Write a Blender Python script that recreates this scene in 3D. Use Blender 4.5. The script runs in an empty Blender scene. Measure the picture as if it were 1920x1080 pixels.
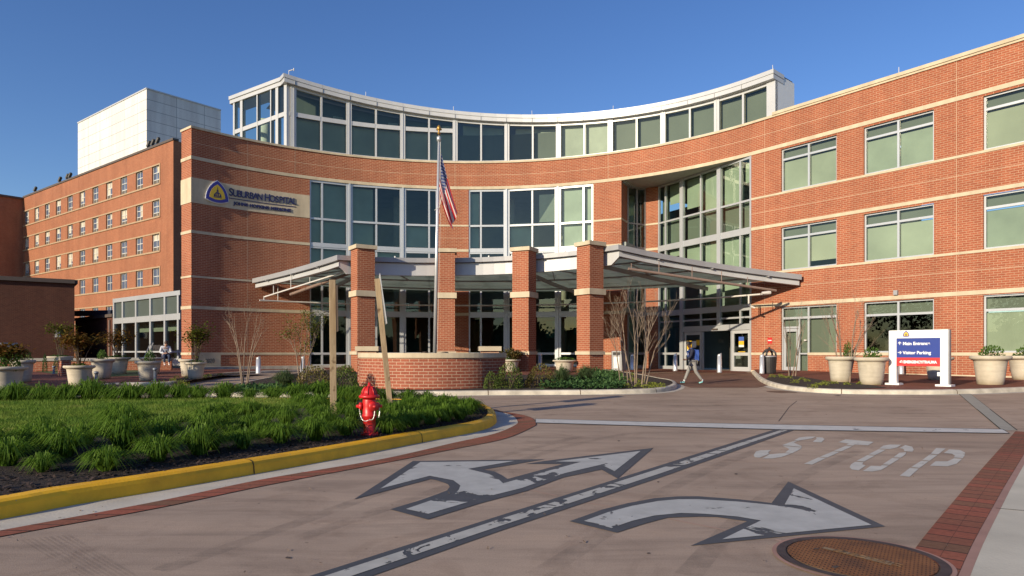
import bpy, math, random
from mathutils import Vector as V
R=math.radians; sin=math.sin; cos=math.cos; pi=math.pi
random.seed(7)
scn=bpy.context.scene; COL=scn.collection
CZ=1.3; FPX=1280.0; HY=661.0
SUN=V((-.672,-.740,math.tan(R(18.0))*1.0)).normalized()

# ---------------------------------------------------------------- measuring helpers (photo survey -> metres)
def GZ(Y): return max(0.0,min(.2,(Y-21)*.012))
def gp(x,y,z=0.0):
    d=FPX*(CZ-z)/(y-HY); return V(((x-960)/FPX*d,d,z))
def gpr(x,y,off=0.0):
    z=off
    for _ in range(12):
        d=FPX*(CZ-z)/(y-HY); z=GZ(d)+off
    return V(((x-960)/FPX*d,d,z))
def dp(x,y,d): return V(((x-960)/FPX*d,d,CZ+(HY-y)/FPX*d))

# ---------------------------------------------------------------- materials
def newmat(name):
    m=bpy.data.materials.new(name); m.use_nodes=True; nt=m.node_tree; nt.nodes.clear()
    out=nt.nodes.new('ShaderNodeOutputMaterial'); b=nt.nodes.new('ShaderNodeBsdfPrincipled')
    nt.links.new(b.outputs[0],out.inputs[0]); return m,nt,b,out
def N(nt,t,**k):
    n=nt.nodes.new(t)
    for a,v in k.items():
        if a in n.inputs: n.inputs[a].default_value=v
        else: setattr(n,a,v)
    return n
def c4(c): return (c[0],c[1],c[2],1)
def ramp(nt,fac,stops):
    r=nt.nodes.new('ShaderNodeValToRGB'); e=r.color_ramp.elements
    while len(e)<len(stops): e.new(.5)
    for i,(p,c) in enumerate(stops): e[i].position=p; e[i].color=c4(c) if len(c)==3 else c
    nt.links.new(fac,r.inputs[0]); return r.outputs[0]
def mix(nt,fac,a,b,mode='MIX'):
    m=nt.nodes.new('ShaderNodeMix'); m.data_type='RGBA'; m.blend_type=mode
    for s,v in ((m.inputs[0],fac),(m.inputs[6],a),(m.inputs[7],b)):
        if hasattr(v,'is_linked') or hasattr(v,'node'): nt.links.new(v,s)
        elif isinstance(v,(int,float)): s.default_value=v
        else: s.default_value=c4(v)
    return m.outputs[2]
def noise(nt,scale,detail=4,rough=.55,coord='Object',vec=None,sc=None,dist=0):
    n=N(nt,'ShaderNodeTexNoise'); n.inputs['Scale'].default_value=scale; n.inputs['Detail'].default_value=detail
    n.inputs['Roughness'].default_value=rough; n.inputs['Distortion'].default_value=dist
    if vec is None:
        tc=nt.nodes.new('ShaderNodeTexCoord'); vec=tc.outputs[coord]
    if sc:
        mp=nt.nodes.new('ShaderNodeMapping'); mp.inputs['Scale'].default_value=sc; nt.links.new(vec,mp.inputs[0]); vec=mp.outputs[0]
    nt.links.new(vec,n.inputs['Vector']); return n.outputs['Fac']
def bump(nt,b,h,strength=.2,dist=.02):
    bp=nt.nodes.new('ShaderNodeBump'); bp.inputs['Strength'].default_value=strength; bp.inputs['Distance'].default_value=dist
    nt.links.new(h,bp.inputs['Height']); nt.links.new(bp.outputs[0],b.inputs['Normal'])
MATS={}
def plain(name,col,rough=.6,metal=0,var=.12,scale=3,spec=.5,bmp=0,bscale=40,streak=False):
    if name in MATS: return MATS[name]
    m,nt,b,o=newmat(name)
    f=noise(nt,scale,5); lo=[max(0,c*(1-var)) for c in col]; hi=[min(1,c*(1+var)) for c in col]
    c=ramp(nt,f,[(.3,lo),(.7,hi)])
    if streak:
        f2=noise(nt,1.0,4,.6,sc=(2.2,2.2,.25)); d=ramp(nt,f2,[(.3,(.86,.85,.83)),(.6,(1,1,1))]); c=mix(nt,1.0,c,d,'MULTIPLY')
    nt.links.new(c,b.inputs['Base Color'])
    b.inputs['Roughness'].default_value=rough; b.inputs['Metallic'].default_value=metal; b.inputs['Specular IOR Level'].default_value=spec
    if bmp: bump(nt,b,noise(nt,bscale,3),bmp)
    MATS[name]=m; return m
def brick(name,c1,c2,mort,w=.3,h=.1,ms=.012,rough=.85,rot=0,var=.15,offset=.5,shade=None):
    if name in MATS: return MATS[name]
    m,nt,b,o=newmat(name)
    uv=nt.nodes.new('ShaderNodeUVMap'); vec=uv.outputs[0]
    if rot:
        mp=nt.nodes.new('ShaderNodeMapping'); mp.inputs['Rotation'].default_value=(0,0,rot); nt.links.new(vec,mp.inputs[0]); vec=mp.outputs[0]
    t=N(nt,'ShaderNodeTexBrick'); t.offset=offset
    for k,v in (('Scale',1.0),('Brick Width',w),('Row Height',h),('Mortar Size',ms),('Mortar Smooth',.15),('Bias',-.1)): t.inputs[k].default_value=v
    t.inputs['Color1'].default_value=c4(c1); t.inputs['Color2'].default_value=c4(c2); t.inputs['Mortar'].default_value=c4(mort)
    nt.links.new(vec,t.inputs['Vector'])
    f=noise(nt,.35,6,.6); d=ramp(nt,f,[(.3,(1-var,1-var,1-var)),(.72,(1.06,1.04,1.02))]); c=mix(nt,1.0,t.outputs['Color'],d,'MULTIPLY')
    f2=noise(nt,1.0,4,.6,sc=(1.3,1.3,.12)); d2=ramp(nt,f2,[(.3,(.86,.84,.84)),(.6,(1,1,1))]); c=mix(nt,1.0,c,d2,'MULTIPLY')
    f3=noise(nt,28,2,.5); d3=ramp(nt,f3,[(.3,(.84,.84,.84)),(.7,(1.12,1.12,1.12))]); c=mix(nt,1.0,c,d3,'MULTIPLY')
    nt.links.new(c,b.inputs['Base Color']); b.inputs['Roughness'].default_value=rough; b.inputs['Specular IOR Level'].default_value=.25
    inv=nt.nodes.new('ShaderNodeMath'); inv.operation='SUBTRACT'; inv.inputs[0].default_value=1; nt.links.new(t.outputs['Fac'],inv.inputs[1])
    bump(nt,b,inv.outputs[0],.6,.01)
    MATS[name]=m; return m
def glass(name,tint,refl=1.0,rough=0.0,ior=1.55,wavy=.010):
    if name in MATS: return MATS[name]
    m,nt,b,o=newmat(name); nt.nodes.remove(b)
    tr=nt.nodes.new('ShaderNodeBsdfTransparent'); tr.inputs[0].default_value=c4(tint)
    gl=nt.nodes.new('ShaderNodeBsdfGlossy'); gl.inputs['Roughness'].default_value=rough; gl.inputs['Color'].default_value=(.88*refl,.90*refl,.76*refl,1)
    fr=nt.nodes.new('ShaderNodeFresnel'); fr.inputs[0].default_value=ior
    mx=nt.nodes.new('ShaderNodeMixShader'); nt.links.new(fr.outputs[0],mx.inputs[0]); nt.links.new(tr.outputs[0],mx.inputs[1]); nt.links.new(gl.outputs[0],mx.inputs[2])
    if wavy:
        bp=nt.nodes.new('ShaderNodeBump'); bp.inputs['Strength'].default_value=wavy; bp.inputs['Distance'].default_value=.3
        nt.links.new(noise(nt,.7,1),bp.inputs['Height']); nt.links.new(bp.outputs[0],gl.inputs['Normal']); 
    nt.links.new(mx.outputs[0],o.inputs[0]); MATS[name]=m; return m
def leafmat(name,cols,trans=.35,scale=3.0):
    if name in MATS: return MATS[name]
    m,nt,b,o=newmat(name); nt.nodes.remove(b)
    f=noise(nt,scale,2); c=ramp(nt,f,[(.25+.5*i/max(1,len(cols)-1),k) for i,k in enumerate(cols)])
    d=nt.nodes.new('ShaderNodeBsdfDiffuse'); t=nt.nodes.new('ShaderNodeBsdfTranslucent'); mx=nt.nodes.new('ShaderNodeMixShader'); mx.inputs[0].default_value=trans
    g=nt.nodes.new('ShaderNodeBsdfGlossy'); g.inputs['Roughness'].default_value=.55; g.inputs['Color'].default_value=(.5,.6,.4,1)
    mx2=nt.nodes.new('ShaderNodeMixShader'); mx2.inputs[0].default_value=.03
    nt.links.new(c,d.inputs[0]); nt.links.new(c,t.inputs[0]); nt.links.new(d.outputs[0],mx.inputs[1]); nt.links.new(t.outputs[0],mx.inputs[2])
    nt.links.new(mx.outputs[0],mx2.inputs[1]); nt.links.new(g.outputs[0],mx2.inputs[2]); nt.links.new(mx2.outputs[0],o.inputs[0]); MATS[name]=m; return m

BR=brick('brick_main',(.375,.118,.061),(.305,.090,.048),(.50,.31,.20),ms=.011)
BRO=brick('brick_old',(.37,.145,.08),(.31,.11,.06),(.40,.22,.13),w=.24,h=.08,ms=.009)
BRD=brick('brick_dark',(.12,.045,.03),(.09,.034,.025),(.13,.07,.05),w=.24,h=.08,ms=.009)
BRW=brick('brick_wall_round',(.36,.112,.065),(.30,.088,.052),(.55,.38,.27),ms=.010)
PAVE=brick('paver_red',(.27,.095,.062),(.19,.072,.05),(.10,.05,.04),w=.2,h=.1,ms=.006,var=.35)
PAVB=brick('paver_band',(.36,.115,.07),(.21,.12,.07),(.05,.032,.025),w=.62,h=.205,ms=.009,var=.3,offset=0)
PAVN=brick('paver_narrow',(.22,.075,.05),(.13,.08,.06),(.05,.035,.03),w=.2,h=.1,ms=.006,var=.3,offset=0)
STONE=plain('limestone',(.55,.47,.34),.8,var=.1,scale=1.5,spec=.2,streak=True)
STONEG=plain('stone_grey',(.40,.38,.34),.85,var=.15,scale=2.5,spec=.2,streak=True)
CONC=plain('concrete',(.50,.46,.385),.85,var=.16,scale=1.7,spec=.2,bmp=.15)
CONCK=plain('kerb_concrete',(.54,.49,.40),.85,var=.28,scale=2.0,spec=.2,bmp=.2)
ALU=plain('aluminium',(.50,.52,.54),.38,metal=.35,var=.05,scale=.6)
ALUW=plain('white_metal',(.50,.51,.52),.42,metal=.15,var=.05,scale=.6)
ALUG=plain('grey_metal',(.33,.335,.35),.5,metal=.2,var=.06,scale=.6)
def soffmat():
    m,nt,b,o=newmat('soffit_panel'); c=ramp(nt,noise(nt,.5,4),[(.3,(.50,.57,.53)),(.7,(.60,.67,.62))]); nt.links.new(c,b.inputs['Base Color']); b.inputs['Roughness'].default_value=.3
    t=nt.nodes.new('ShaderNodeBsdfTranslucent'); nt.links.new(c,t.inputs[0]); mx=nt.nodes.new('ShaderNodeMixShader'); mx.inputs[0].default_value=.7
    nt.links.new(b.outputs[0],mx.inputs[1]); nt.links.new(t.outputs[0],mx.inputs[2]); nt.links.new(mx.outputs[0],o.inputs[0]); MATS['soffit_panel']=m; return m
SOFF=soffmat()
STEEL=plain('dark_steel',(.10,.075,.06),.5,metal=.2,var=.1)
PIPEW=plain('pipe_white',(.62,.60,.57),.5,var=.08)
PIPEB=plain('pipe_brown',(.24,.17,.14),.55,var=.1)
SPAN=plain('spandrel',(.085,.105,.095),.3,var=.06,scale=.8)
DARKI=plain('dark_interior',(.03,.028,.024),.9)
INTW=plain('interior_wall',(.26,.30,.28),.9,var=.25,scale=.4)
INTC=plain('interior_ceiling',(.30,.33,.31),.9,var=.2,scale=.6)
INTP=plain('interior_cream',(.50,.48,.38),.9,var=.1)
INTT=plain('interior_teal',(.12,.33,.28),.8,var=.1)
INTG=plain('interior_gold',(.35,.22,.07),.8,var=.2)
BLP=plain('blind_pale',(.40,.465,.385),.85,var=.16,scale=.45)
BLP2=plain('blind_pale_warm',(.42,.465,.375),.85,var=.14,scale=.35)
BLP3=plain('blind_pale_cool',(.35,.425,.36),.85,var=.18,scale=.5)
BLG=plain('blind_grey',(.18,.21,.185),.85,var=.08,scale=.5)
BLD=plain('blind_dark',(.72,.72,.58),.85,var=.12,scale=.5)
BLL=plain('blind_light',(.48,.54,.48),.85,var=.15,scale=.7)
BLT=plain('blind_teal',(.72,.82,.72),.85,var=.2,scale=.35)
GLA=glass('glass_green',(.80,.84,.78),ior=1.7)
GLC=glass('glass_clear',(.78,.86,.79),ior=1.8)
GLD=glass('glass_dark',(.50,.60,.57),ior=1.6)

# ---------------------------------------------------------------- mesh builder
class MB:
    def __init__(s): s.v=[]; s.f=[]; s.uv=[]; s.mi=[]; s.sm=False
    def face(s,pts,uv=None,mi=0):
        i=len(s.v); s.v+=[tuple(p) for p in pts]; s.f.append(tuple(range(i,i+len(pts))))
        if uv is None:
            a=V(pts[0]); n=(V(pts[1])-a).cross(V(pts[2])-a)
            if abs(n.z)>.8*n.length: uv=[(p[0],p[1]) for p in pts]
            else:
                t=V((-n.y,n.x,0)); t=t.normalized() if t.length>1e-9 else V((1,0,0)); uv=[(V(p).dot(t),p[2]) for p in pts]
        s.uv+=list(uv); s.mi.append(mi)
    def mesh(s,vs,fs,mi=0):
        i=len(s.v); s.v+=[tuple(p) for p in vs]
        for f in fs:
            s.f.append(tuple(i+k for k in f)); s.mi.append(mi)
            for k in f: s.uv.append((vs[k][0]+vs[k][1],vs[k][2]))
    def box(s,a,b,rz=0,o=(0,0,0),mi=0):
        x0,y0,z0=a; x1,y1,z1=b; c,sn=cos(rz),sin(rz)
        def T(x,y,z): return (o[0]+x*c-y*sn,o[1]+x*sn+y*c,o[2]+z)
        X=[x0,x1];Y=[y0,y1];Z=[z0,z1]
        def q(L,uv): s.face([T(*p) for p in L],uv,mi)
        q([(x0,y0,z0),(x1,y0,z0),(x1,y0,z1),(x0,y0,z1)],[(x0,z0),(x1,z0),(x1,z1),(x0,z1)])
        q([(x1,y1,z0),(x0,y1,z0),(x0,y1,z1),(x1,y1,z1)],[(x1,z0),(x0,z0),(x0,z1),(x1,z1)])
        q([(x1,y0,z0),(x1,y1,z0),(x1,y1,z1),(x1,y0,z1)],[(y0,z0),(y1,z0),(y1,z1),(y0,z1)])
        q([(x0,y1,z0),(x0,y0,z0),(x0,y0,z1),(x0,y1,z1)],[(y1,z0),(y0,z0),(y0,z1),(y1,z1)])
        q([(x0,y0,z1),(x1,y0,z1),(x1,y1,z1),(x0,y1,z1)],[(x0,y0),(x1,y0),(x1,y1),(x0,y1)])
        q([(x0,y1,z0),(x1,y1,z0),(x1,y0,z0),(x0,y0,z0)],[(x0,y1),(x1,y1),(x1,y0),(x0,y0)])
    def bar(s,p,q,w,h,up=(0,0,1),mi=0):
        p=V(p);q=V(q);d=(q-p).normalized();u=V(up); r=d.cross(u)
        if r.length<1e-6: r=d.cross(V((1,0,0)))
        r.normalize();u=r.cross(d); r*=w/2;u*=h/2
        a=[p-r-u,p+r-u,p+r+u,p-r+u];b=[q-r-u,q+r-u,q+r+u,q-r+u]
        s.mesh(a+b,[(0,1,2,3),(7,6,5,4),(0,4,5,1),(1,5,6,2),(2,6,7,3),(3,7,4,0)],mi)
    def tube(s,pts,rs,n=8,cap=True,mi=0):
        pts=[V(p) for p in pts]
        if not hasattr(rs,'__len__'): rs=[rs]*len(pts)
        vs=[];fs=[];ref=None
        for i,p in enumerate(pts):
            d=(pts[min(i+1,len(pts)-1)]-pts[max(i-1,0)]).normalized()
            if ref is None: ref=d.orthogonal().normalized()
            r=(ref-d*ref.dot(d)); r=r.normalized() if r.length>1e-6 else d.orthogonal().normalized(); ref=r; u=d.cross(r)
            for k in range(n): a=2*pi*k/n; vs.append(p+(r*cos(a)+u*sin(a))*rs[i])
        for i in range(len(pts)-1):
            for k in range(n): fs.append((i*n+k,i*n+(k+1)%n,(i+1)*n+(k+1)%n,(i+1)*n+k))
        if cap: fs.append(tuple(range(n-1,-1,-1))); fs.append(tuple((len(pts)-1)*n+k for k in range(n)))
        s.mesh(vs,fs,mi)
    def lathe(s,prof,o=(0,0,0),n=24,axis=None,mi=0,sx=1,sy=1):
        # prof: list of (r,h) ; axis default +Z
        o=V(o); ax=V(axis).normalized() if axis else V((0,0,1)); e1=ax.orthogonal().normalized() if axis else V((1,0,0)); e2=ax.cross(e1)
        vs=[];fs=[]
        for r,h in prof:
            for k in range(n): a=2*pi*k/n; vs.append(o+ax*h+e1*(r*cos(a)*sx)+e2*(r*sin(a)*sy))
        for i in range(len(prof)-1):
            for k in range(n): fs.append((i*n+k,i*n+(k+1)%n,(i+1)*n+(k+1)%n,(i+1)*n+k))
        if prof[0][0]>1e-4: fs.append(tuple(range(n-1,-1,-1)))
        if prof[-1][0]>1e-4: fs.append(tuple((len(prof)-1)*n+k for k in range(n)))
        s.mesh(vs,fs,mi)
    def prism(s,poly,z0,z1,mi=0):
        n=len(poly)
        s.face([(p[0],p[1],z1) for p in poly],None,mi); s.face([(p[0],p[1],z0) for p in reversed(poly)],None,mi)
        for i in range(n):
            a=poly[i];b=poly[(i+1)%n]; s.face([(a[0],a[1],z0),(b[0],b[1],z0),(b[0],b[1],z1),(a[0],a[1],z1)],None,mi)
    def build(s,name,mat=None,parent=None,smooth=False,bevel=0,label=None):
        me=bpy.data.meshes.new(name); me.from_pydata(s.v,[],s.f)
        ul=me.uv_layers.new(name='UVMap')
        flat=[c for u in s.uv for c in u]
        ul.data.foreach_set('uv',flat)
        mats=mat if isinstance(mat,(list,tuple)) else [mat]
        for m in mats: me.materials.append(m)
        if len(mats)>1: me.polygons.foreach_set('material_index',s.mi)
        if smooth: me.polygons.foreach_set('use_smooth',[True]*len(me.polygons))
        me.update(); o=bpy.data.objects.new(name,me); COL.objects.link(o)
        if parent:
            o.parent=parent; o.matrix_parent_inverse=parent_inv(parent)
        if bevel:
            b=o.modifiers.new('Bevel','BEVEL'); b.width=bevel; b.segments=2; b.limit_method='ANGLE'
        if label: o['label']=label
        return o
from mathutils import Matrix
def world_m(o):
    m=Matrix.Translation(o.location)@o.rotation_euler.to_matrix().to_4x4()@Matrix.Diagonal((*o.scale,1))
    return world_m(o.parent)@o.matrix_parent_inverse@m if o.parent else m
LOCALS=set()
def parent_inv(p):
    # parts of a "local" thing are modelled around its own origin; others in world metres
    root=p
    while root.parent: root=root.parent
    if root.name in LOCALS: return Matrix.Identity(4)
    return world_m(p).inverted()
def thing(name,label,cat,loc=(0,0,0),rz=0,group=None,local=False):
    o=bpy.data.objects.new(name,None); COL.objects.link(o); o.location=loc; o.rotation_euler=(0,0,rz)
    o.empty_display_size=.2
    o['label']=label; o['category']=cat
    if group: o['group']=group
    if local: LOCALS.add(o.name)
    return o
def tag(o,label,cat,group=None,kind=None):
    o['label']=label; o['category']=cat
    if group: o['group']=group
    if kind: o['kind']=kind
    return o
def struct(o,kind='structure'): o['kind']=kind; return o
def dup(root,loc,rz=None,label=None,group=None,scale=None):
    r=root.copy(); COL.objects.link(r); r.location=loc
    if rz is not None: r.rotation_euler=(0,0,rz)
    if scale is not None: r.scale=scale if hasattr(scale,'__len__') else (scale,)*3
    if label: r['label']=label
    if group: r['group']=group
    for ch in list(root.children):
        c=ch.copy(); COL.objects.link(c); c.parent=r
        for g in list(ch.children):
            d=g.copy(); COL.objects.link(d); d.parent=c
    return r
def ray_line(x,P,Q):
    # where the sight line of photo column x meets the plan line P-Q
    k=(x-960)/FPX; px,py=P[0],P[1]; dx,dy=Q[0]-px,Q[1]-py
    t=(k*py-px)/(dx-k*dy); return t
def text_obj(name,body,mat,parent,M,size,extrude=.01,align='LEFT',cond=1.0,bold=0.0):
    cu=bpy.data.curves.new(name,'FONT'); cu.body=body; cu.size=size; cu.extrude=extrude; cu.align_x=align; cu.offset=bold
    t=bpy.data.objects.new(name,cu); COL.objects.link(t)
    dg=bpy.context.evaluated_depsgraph_get(); me=bpy.data.meshes.new_from_object(t.evaluated_get(dg))
    bpy.data.objects.remove(t); me.name=name
    me.transform(M@Matrix.Diagonal((cond,1,1,1))); me.materials.clear(); me.materials.append(mat)
    o=bpy.data.objects.new(name,me); COL.objects.link(o)
    if parent: o.parent=parent; o.matrix_parent_inverse=parent_inv(parent)
    return o
# ================================================================ MAIN HOSPITAL BUILDING
CX,CY,RR=-2.75,26.57,20.73
TH0=140.3; THE=36.5
S_ARC=RR*R(TH0-THE)
PE=V((CX+RR*cos(R(THE)),CY+RR*sin(R(THE)),0)); DE=V((sin(R(THE)),-cos(R(THE)),0)); NE=V((-cos(R(THE)),-sin(R(THE)),0))
def F(s,d=0.0,z=0.0):
    """point on the facade line: s along it from its left end, d metres out in front of it"""
    if s<=S_ARC:
        t=R(TH0)-s/RR; r=RR-d; return V((CX+r*cos(t),CY+r*sin(t),z))
    p=PE+DE*(s-S_ARC)+NE*d; p.z=z; return p
def ST(th): return RR*R(TH0-th)
def SW(x):
    k=(x-960)/FPX; t=(k*PE.y-PE.x)/(DE.x-k*DE.y); return S_ARC+t
S_END=S_ARC+19.0
def subdiv(a,b,step=.55):
    if a>=S_ARC-1e-6: return [a,b]
    n=max(1,int(math.ceil((min(b,S_ARC)-a)/step))); L=[a+(min(b,S_ARC)-a)*i/n for i in range(n+1)]
    if b>S_ARC+1e-6: L.append(b)
    return L
def strip(mb,s0,s1,z0,z1,d0,d1,step=.3,caps=True,mi=0):
    L=subdiv(s0,s1,step)
    for a,b in zip(L[:-1],L[1:]):
        mb.face([F(a,d1,z0),F(b,d1,z0),F(b,d1,z1),F(a,d1,z1)],[(a,z0),(b,z0),(b,z1),(a,z1)],mi)
        mb.face([F(a,d1,z1),F(b,d1,z1),F(b,d0,z1),F(a,d0,z1)],[(a,d1),(b,d1),(b,d0),(a,d0)],mi)
        mb.face([F(a,d0,z0),F(b,d0,z0),F(b,d1,z0),F(a,d1,z0)],[(a,d0),(b,d0),(b,d1),(a,d1)],mi)
        mb.face([F(b,d0,z0),F(a,d0,z0),F(a,d0,z1),F(b,d0,z1)],[(b,z0),(a,z0),(a,z1),(b,z1)],mi)
    if caps:
        mb.face([F(s0,d0,z0),F(s0,d1,z0),F(s0,d1,z1),F(s0,d0,z1)],[(d0,z0),(d1,z0),(d1,z1),(d0,z1)],mi)
        mb.face([F(s1,d1,z0),F(s1,d0,z0),F(s1,d0,z1),F(s1,d1,z1)],[(d1,z0),(d0,z0),(d0,z1),(d1,z1)],mi)
def wall(mb,s0,s1,z0,z1,holes,d=0.0,rev=.22):
    S=sorted({s0,s1}|{min(max(h[i],s0),s1) for h in holes for i in (0,1)}); Z=sorted({z0,z1}|{h[i] for h in holes for i in (2,3)})
    for a,b in zip(S[:-1],S[1:]):
        for c,e in zip(Z[:-1],Z[1:]):
            ms,mz=(a+b)/2,(c+e)/2
            if any(h[0]<ms<h[1] and h[2]<mz<h[3] for h in holes): continue
            L=subdiv(a,b,.22)
            for p,q in zip(L[:-1],L[1:]): mb.face([F(p,d,c),F(q,d,c),F(q,d,e),F(p,d,e)],[(p,c),(q,c),(q,e),(p,e)])
    for h in holes:
        a,b,c,e=h[:4]; r=h[4] if len(h)>4 else rev
        mb.face([F(a,d,c),F(a,d-r,c),F(a,d-r,e),F(a,d,e)],[(a,c),(a+r,c),(a+r,e),(a,e)])
        mb.face([F(b,d-r,c),F(b,d,c),F(b,d,e),F(b,d-r,e)],[(b-r,c),(b,c),(b,e),(b-r,e)])
ZB=.1; ZT=14.40; B3=(12.60,12.80); B2=(8.28,8.45); B1=(3.85,4.04); SI3=(10.03,10.14); SI2=(5.69,5.81); WT=(1.16,1.30)
sA0,sA1=ST(120.2),ST(96.7); sB0,sB1=ST(90.7),ST(66.8); sR0=ST(61.4); sR1=SW(1407) if SW(1407)>S_ARC else ST(37.3)
sR1=ST(37.35)
H=thing('hospital_building','curved red brick hospital with cream stone bands and a glazed top storey','building',(CX,CY+RR,0))
wins=[(SW(1464.5),SW(1568.5)),(SW(1619.5),SW(1751)),(SW(1843.5),SW(1843.5)+3.55)]
wins[2]=(wins[2][0],wins[2][0]+(wins[1][1]-wins[1][0])*1.02)
WR=[(10.14,12.50),(5.81,8.18),(1.30,3.80)]
holes=[(sA0,sA1,ZB,12.60),(sB0,sB1,ZB,12.60),(sR0,sR1,ZB,12.60,.05)]
for i,(a,b) in enumerate(wins):
    for j,(c,e) in enumerate(WR): holes.append((a,b,c if not(i==0 and j==2) else 1.16,e))
# ground floor door beside the first window
dS0,dS1=SW(1464.5),SW(1514.5)
holes.append((dS0,dS1,ZB,1.16))
mb=MB(); wall(mb,0,S_END,ZB,ZT,holes)
p0,p1=F(0,0),F(0,-1.25)
mb.face([(p1.x,p1.y,ZB),(p0.x,p0.y,ZB),(p0.x,p0.y,ZT),(p1.x,p1.y,ZT)],[(-1.25,ZB),(0,ZB),(0,ZT),(-1.25,ZT)])
L=subdiv(0,ST(124))
for a,b in zip(L[:-1],L[1:]): mb.face([F(b,-1.25,ZB),F(a,-1.25,ZB),F(a,-1.25,ZT),F(b,-1.25,ZT)],[(b,ZB),(a,ZB),(a,ZT),(b,ZT)])
# recessed entrance: piers of brick
Q0=F(sR0,0); Q1=V((7.80,46.15,0)); Q2=V((9.20,46.95,0)); Q3=V((9.95,46.45,0)); Q4=F(sR1,0)
def pwall(mb,P,Q,z0,z1):
    l=(V((Q[0],Q[1],0))-V((P[0],P[1],0))).length
    mb.face([(P[0],P[1],z0),(Q[0],Q[1],z0),(Q[0],Q[1],z1),(P[0],P[1],z1)],[(0,z0),(l,z0),(l,z1),(0,z1)])
pwall(mb,Q0,Q1,ZB,12.6); pwall(mb,Q2,Q3,ZB,12.6)
mb.build('brick_wall',BR,H)
# stone bands
def band(fn):
    m=MB(); fn(m); m.build('stone_band',STONE,H)
def wrap(m,z0,z1,d=.03): a=F(-.03,d);b=F(-.03,-1.28); pwall(m,b,a,z0,z1)
band(lambda m:(strip(m,-.025,S_END,*B3,-.05,.03),wrap(m,*B3)))
runs=[(-.025,sA0),(sA1,sB0),(sB1,sR0),(sR1,S_END)]
for (z0,z1) in (B2,B1,SI2): 
    for k_,(a,b) in enumerate(runs): band(lambda m:(strip(m,a,b,z0,z1,-.05,.03),wrap(m,z0,z1) if k_==0 else None))
for a,b in runs[1:]: band(lambda m:strip(m,a,b,*SI3,-.05,.03))
for k_,(a,b) in enumerate(runs[:3]+[(sR1,dS0),(dS1,S_END)]): band(lambda m:(strip(m,a,b,*WT,-.05,.03),wrap(m,*WT) if k_==0 else None))
def pband(mb,P,Q,z0,z1,off=.03):
    P=V((P[0],P[1],0));Q=V((Q[0],Q[1],0)); n=V(((Q-P).y,-(Q-P).x,0)).normalized()*off; pwall(mb,P+n,Q+n,z0,z1)
    A=P+n;B=Q+n
    mb.face([(A.x,A.y,z1),(B.x,B.y,z1),(Q.x,Q.y,z1),(P.x,P.y,z1)]); mb.face([(P.x,P.y,z0),(Q.x,Q.y,z0),(B.x,B.y,z0),(A.x,A.y,z0)])
for z in (B2,SI3,B1):
    band(lambda m:pband(m,Q0,Q1,*z)); band(lambda m:pband(m,Q2,Q3,*z))
# fine joints in the brickwork
JM=plain('mortar_joint',(.52,.38,.26),.9)
mb=MB()
for z in (13.57,9.22,4.92):
    for a,b in ([(.1,S_END)] if z>13 else [(sR1,S_END)] if z<9 else [(sA1,sB0),(sB1,sR0),(sR1,S_END)]): mb=MB(); strip(mb,a,b,z,z+.018,-.02,.004,caps=False); mb.build('control_joint',JM,H)
for x in (854,554,1143):
    pass
for s,z0,z1 in ((ST(93.3),12.8,ZT),(ST(122.8),12.8,ZT),(SW(1434),.2,ZT),(SW(1793.5),.2,ZT),(ST(131),.2,ZT),(ST(63.9),12.8,ZT)):
    mb=MB(); strip(mb,s-.009,s+.009,z0,z1,-.02,.0045,caps=False); mb.build('control_joint',JM,H)
# coping
sC0,sC1=ST(124.0),SW(1449.5)
mb=MB(); strip(mb,-.05,sC1,ZT,ZT+.13,-1.3,.07); strip(mb,sC1,S_END,ZT,ZT+.10,-.6,.06); strip(mb,sC1,S_END,ZT+.10,ZT+.26,-.6,.11)
mb.build('coping',STONE,H)
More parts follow.
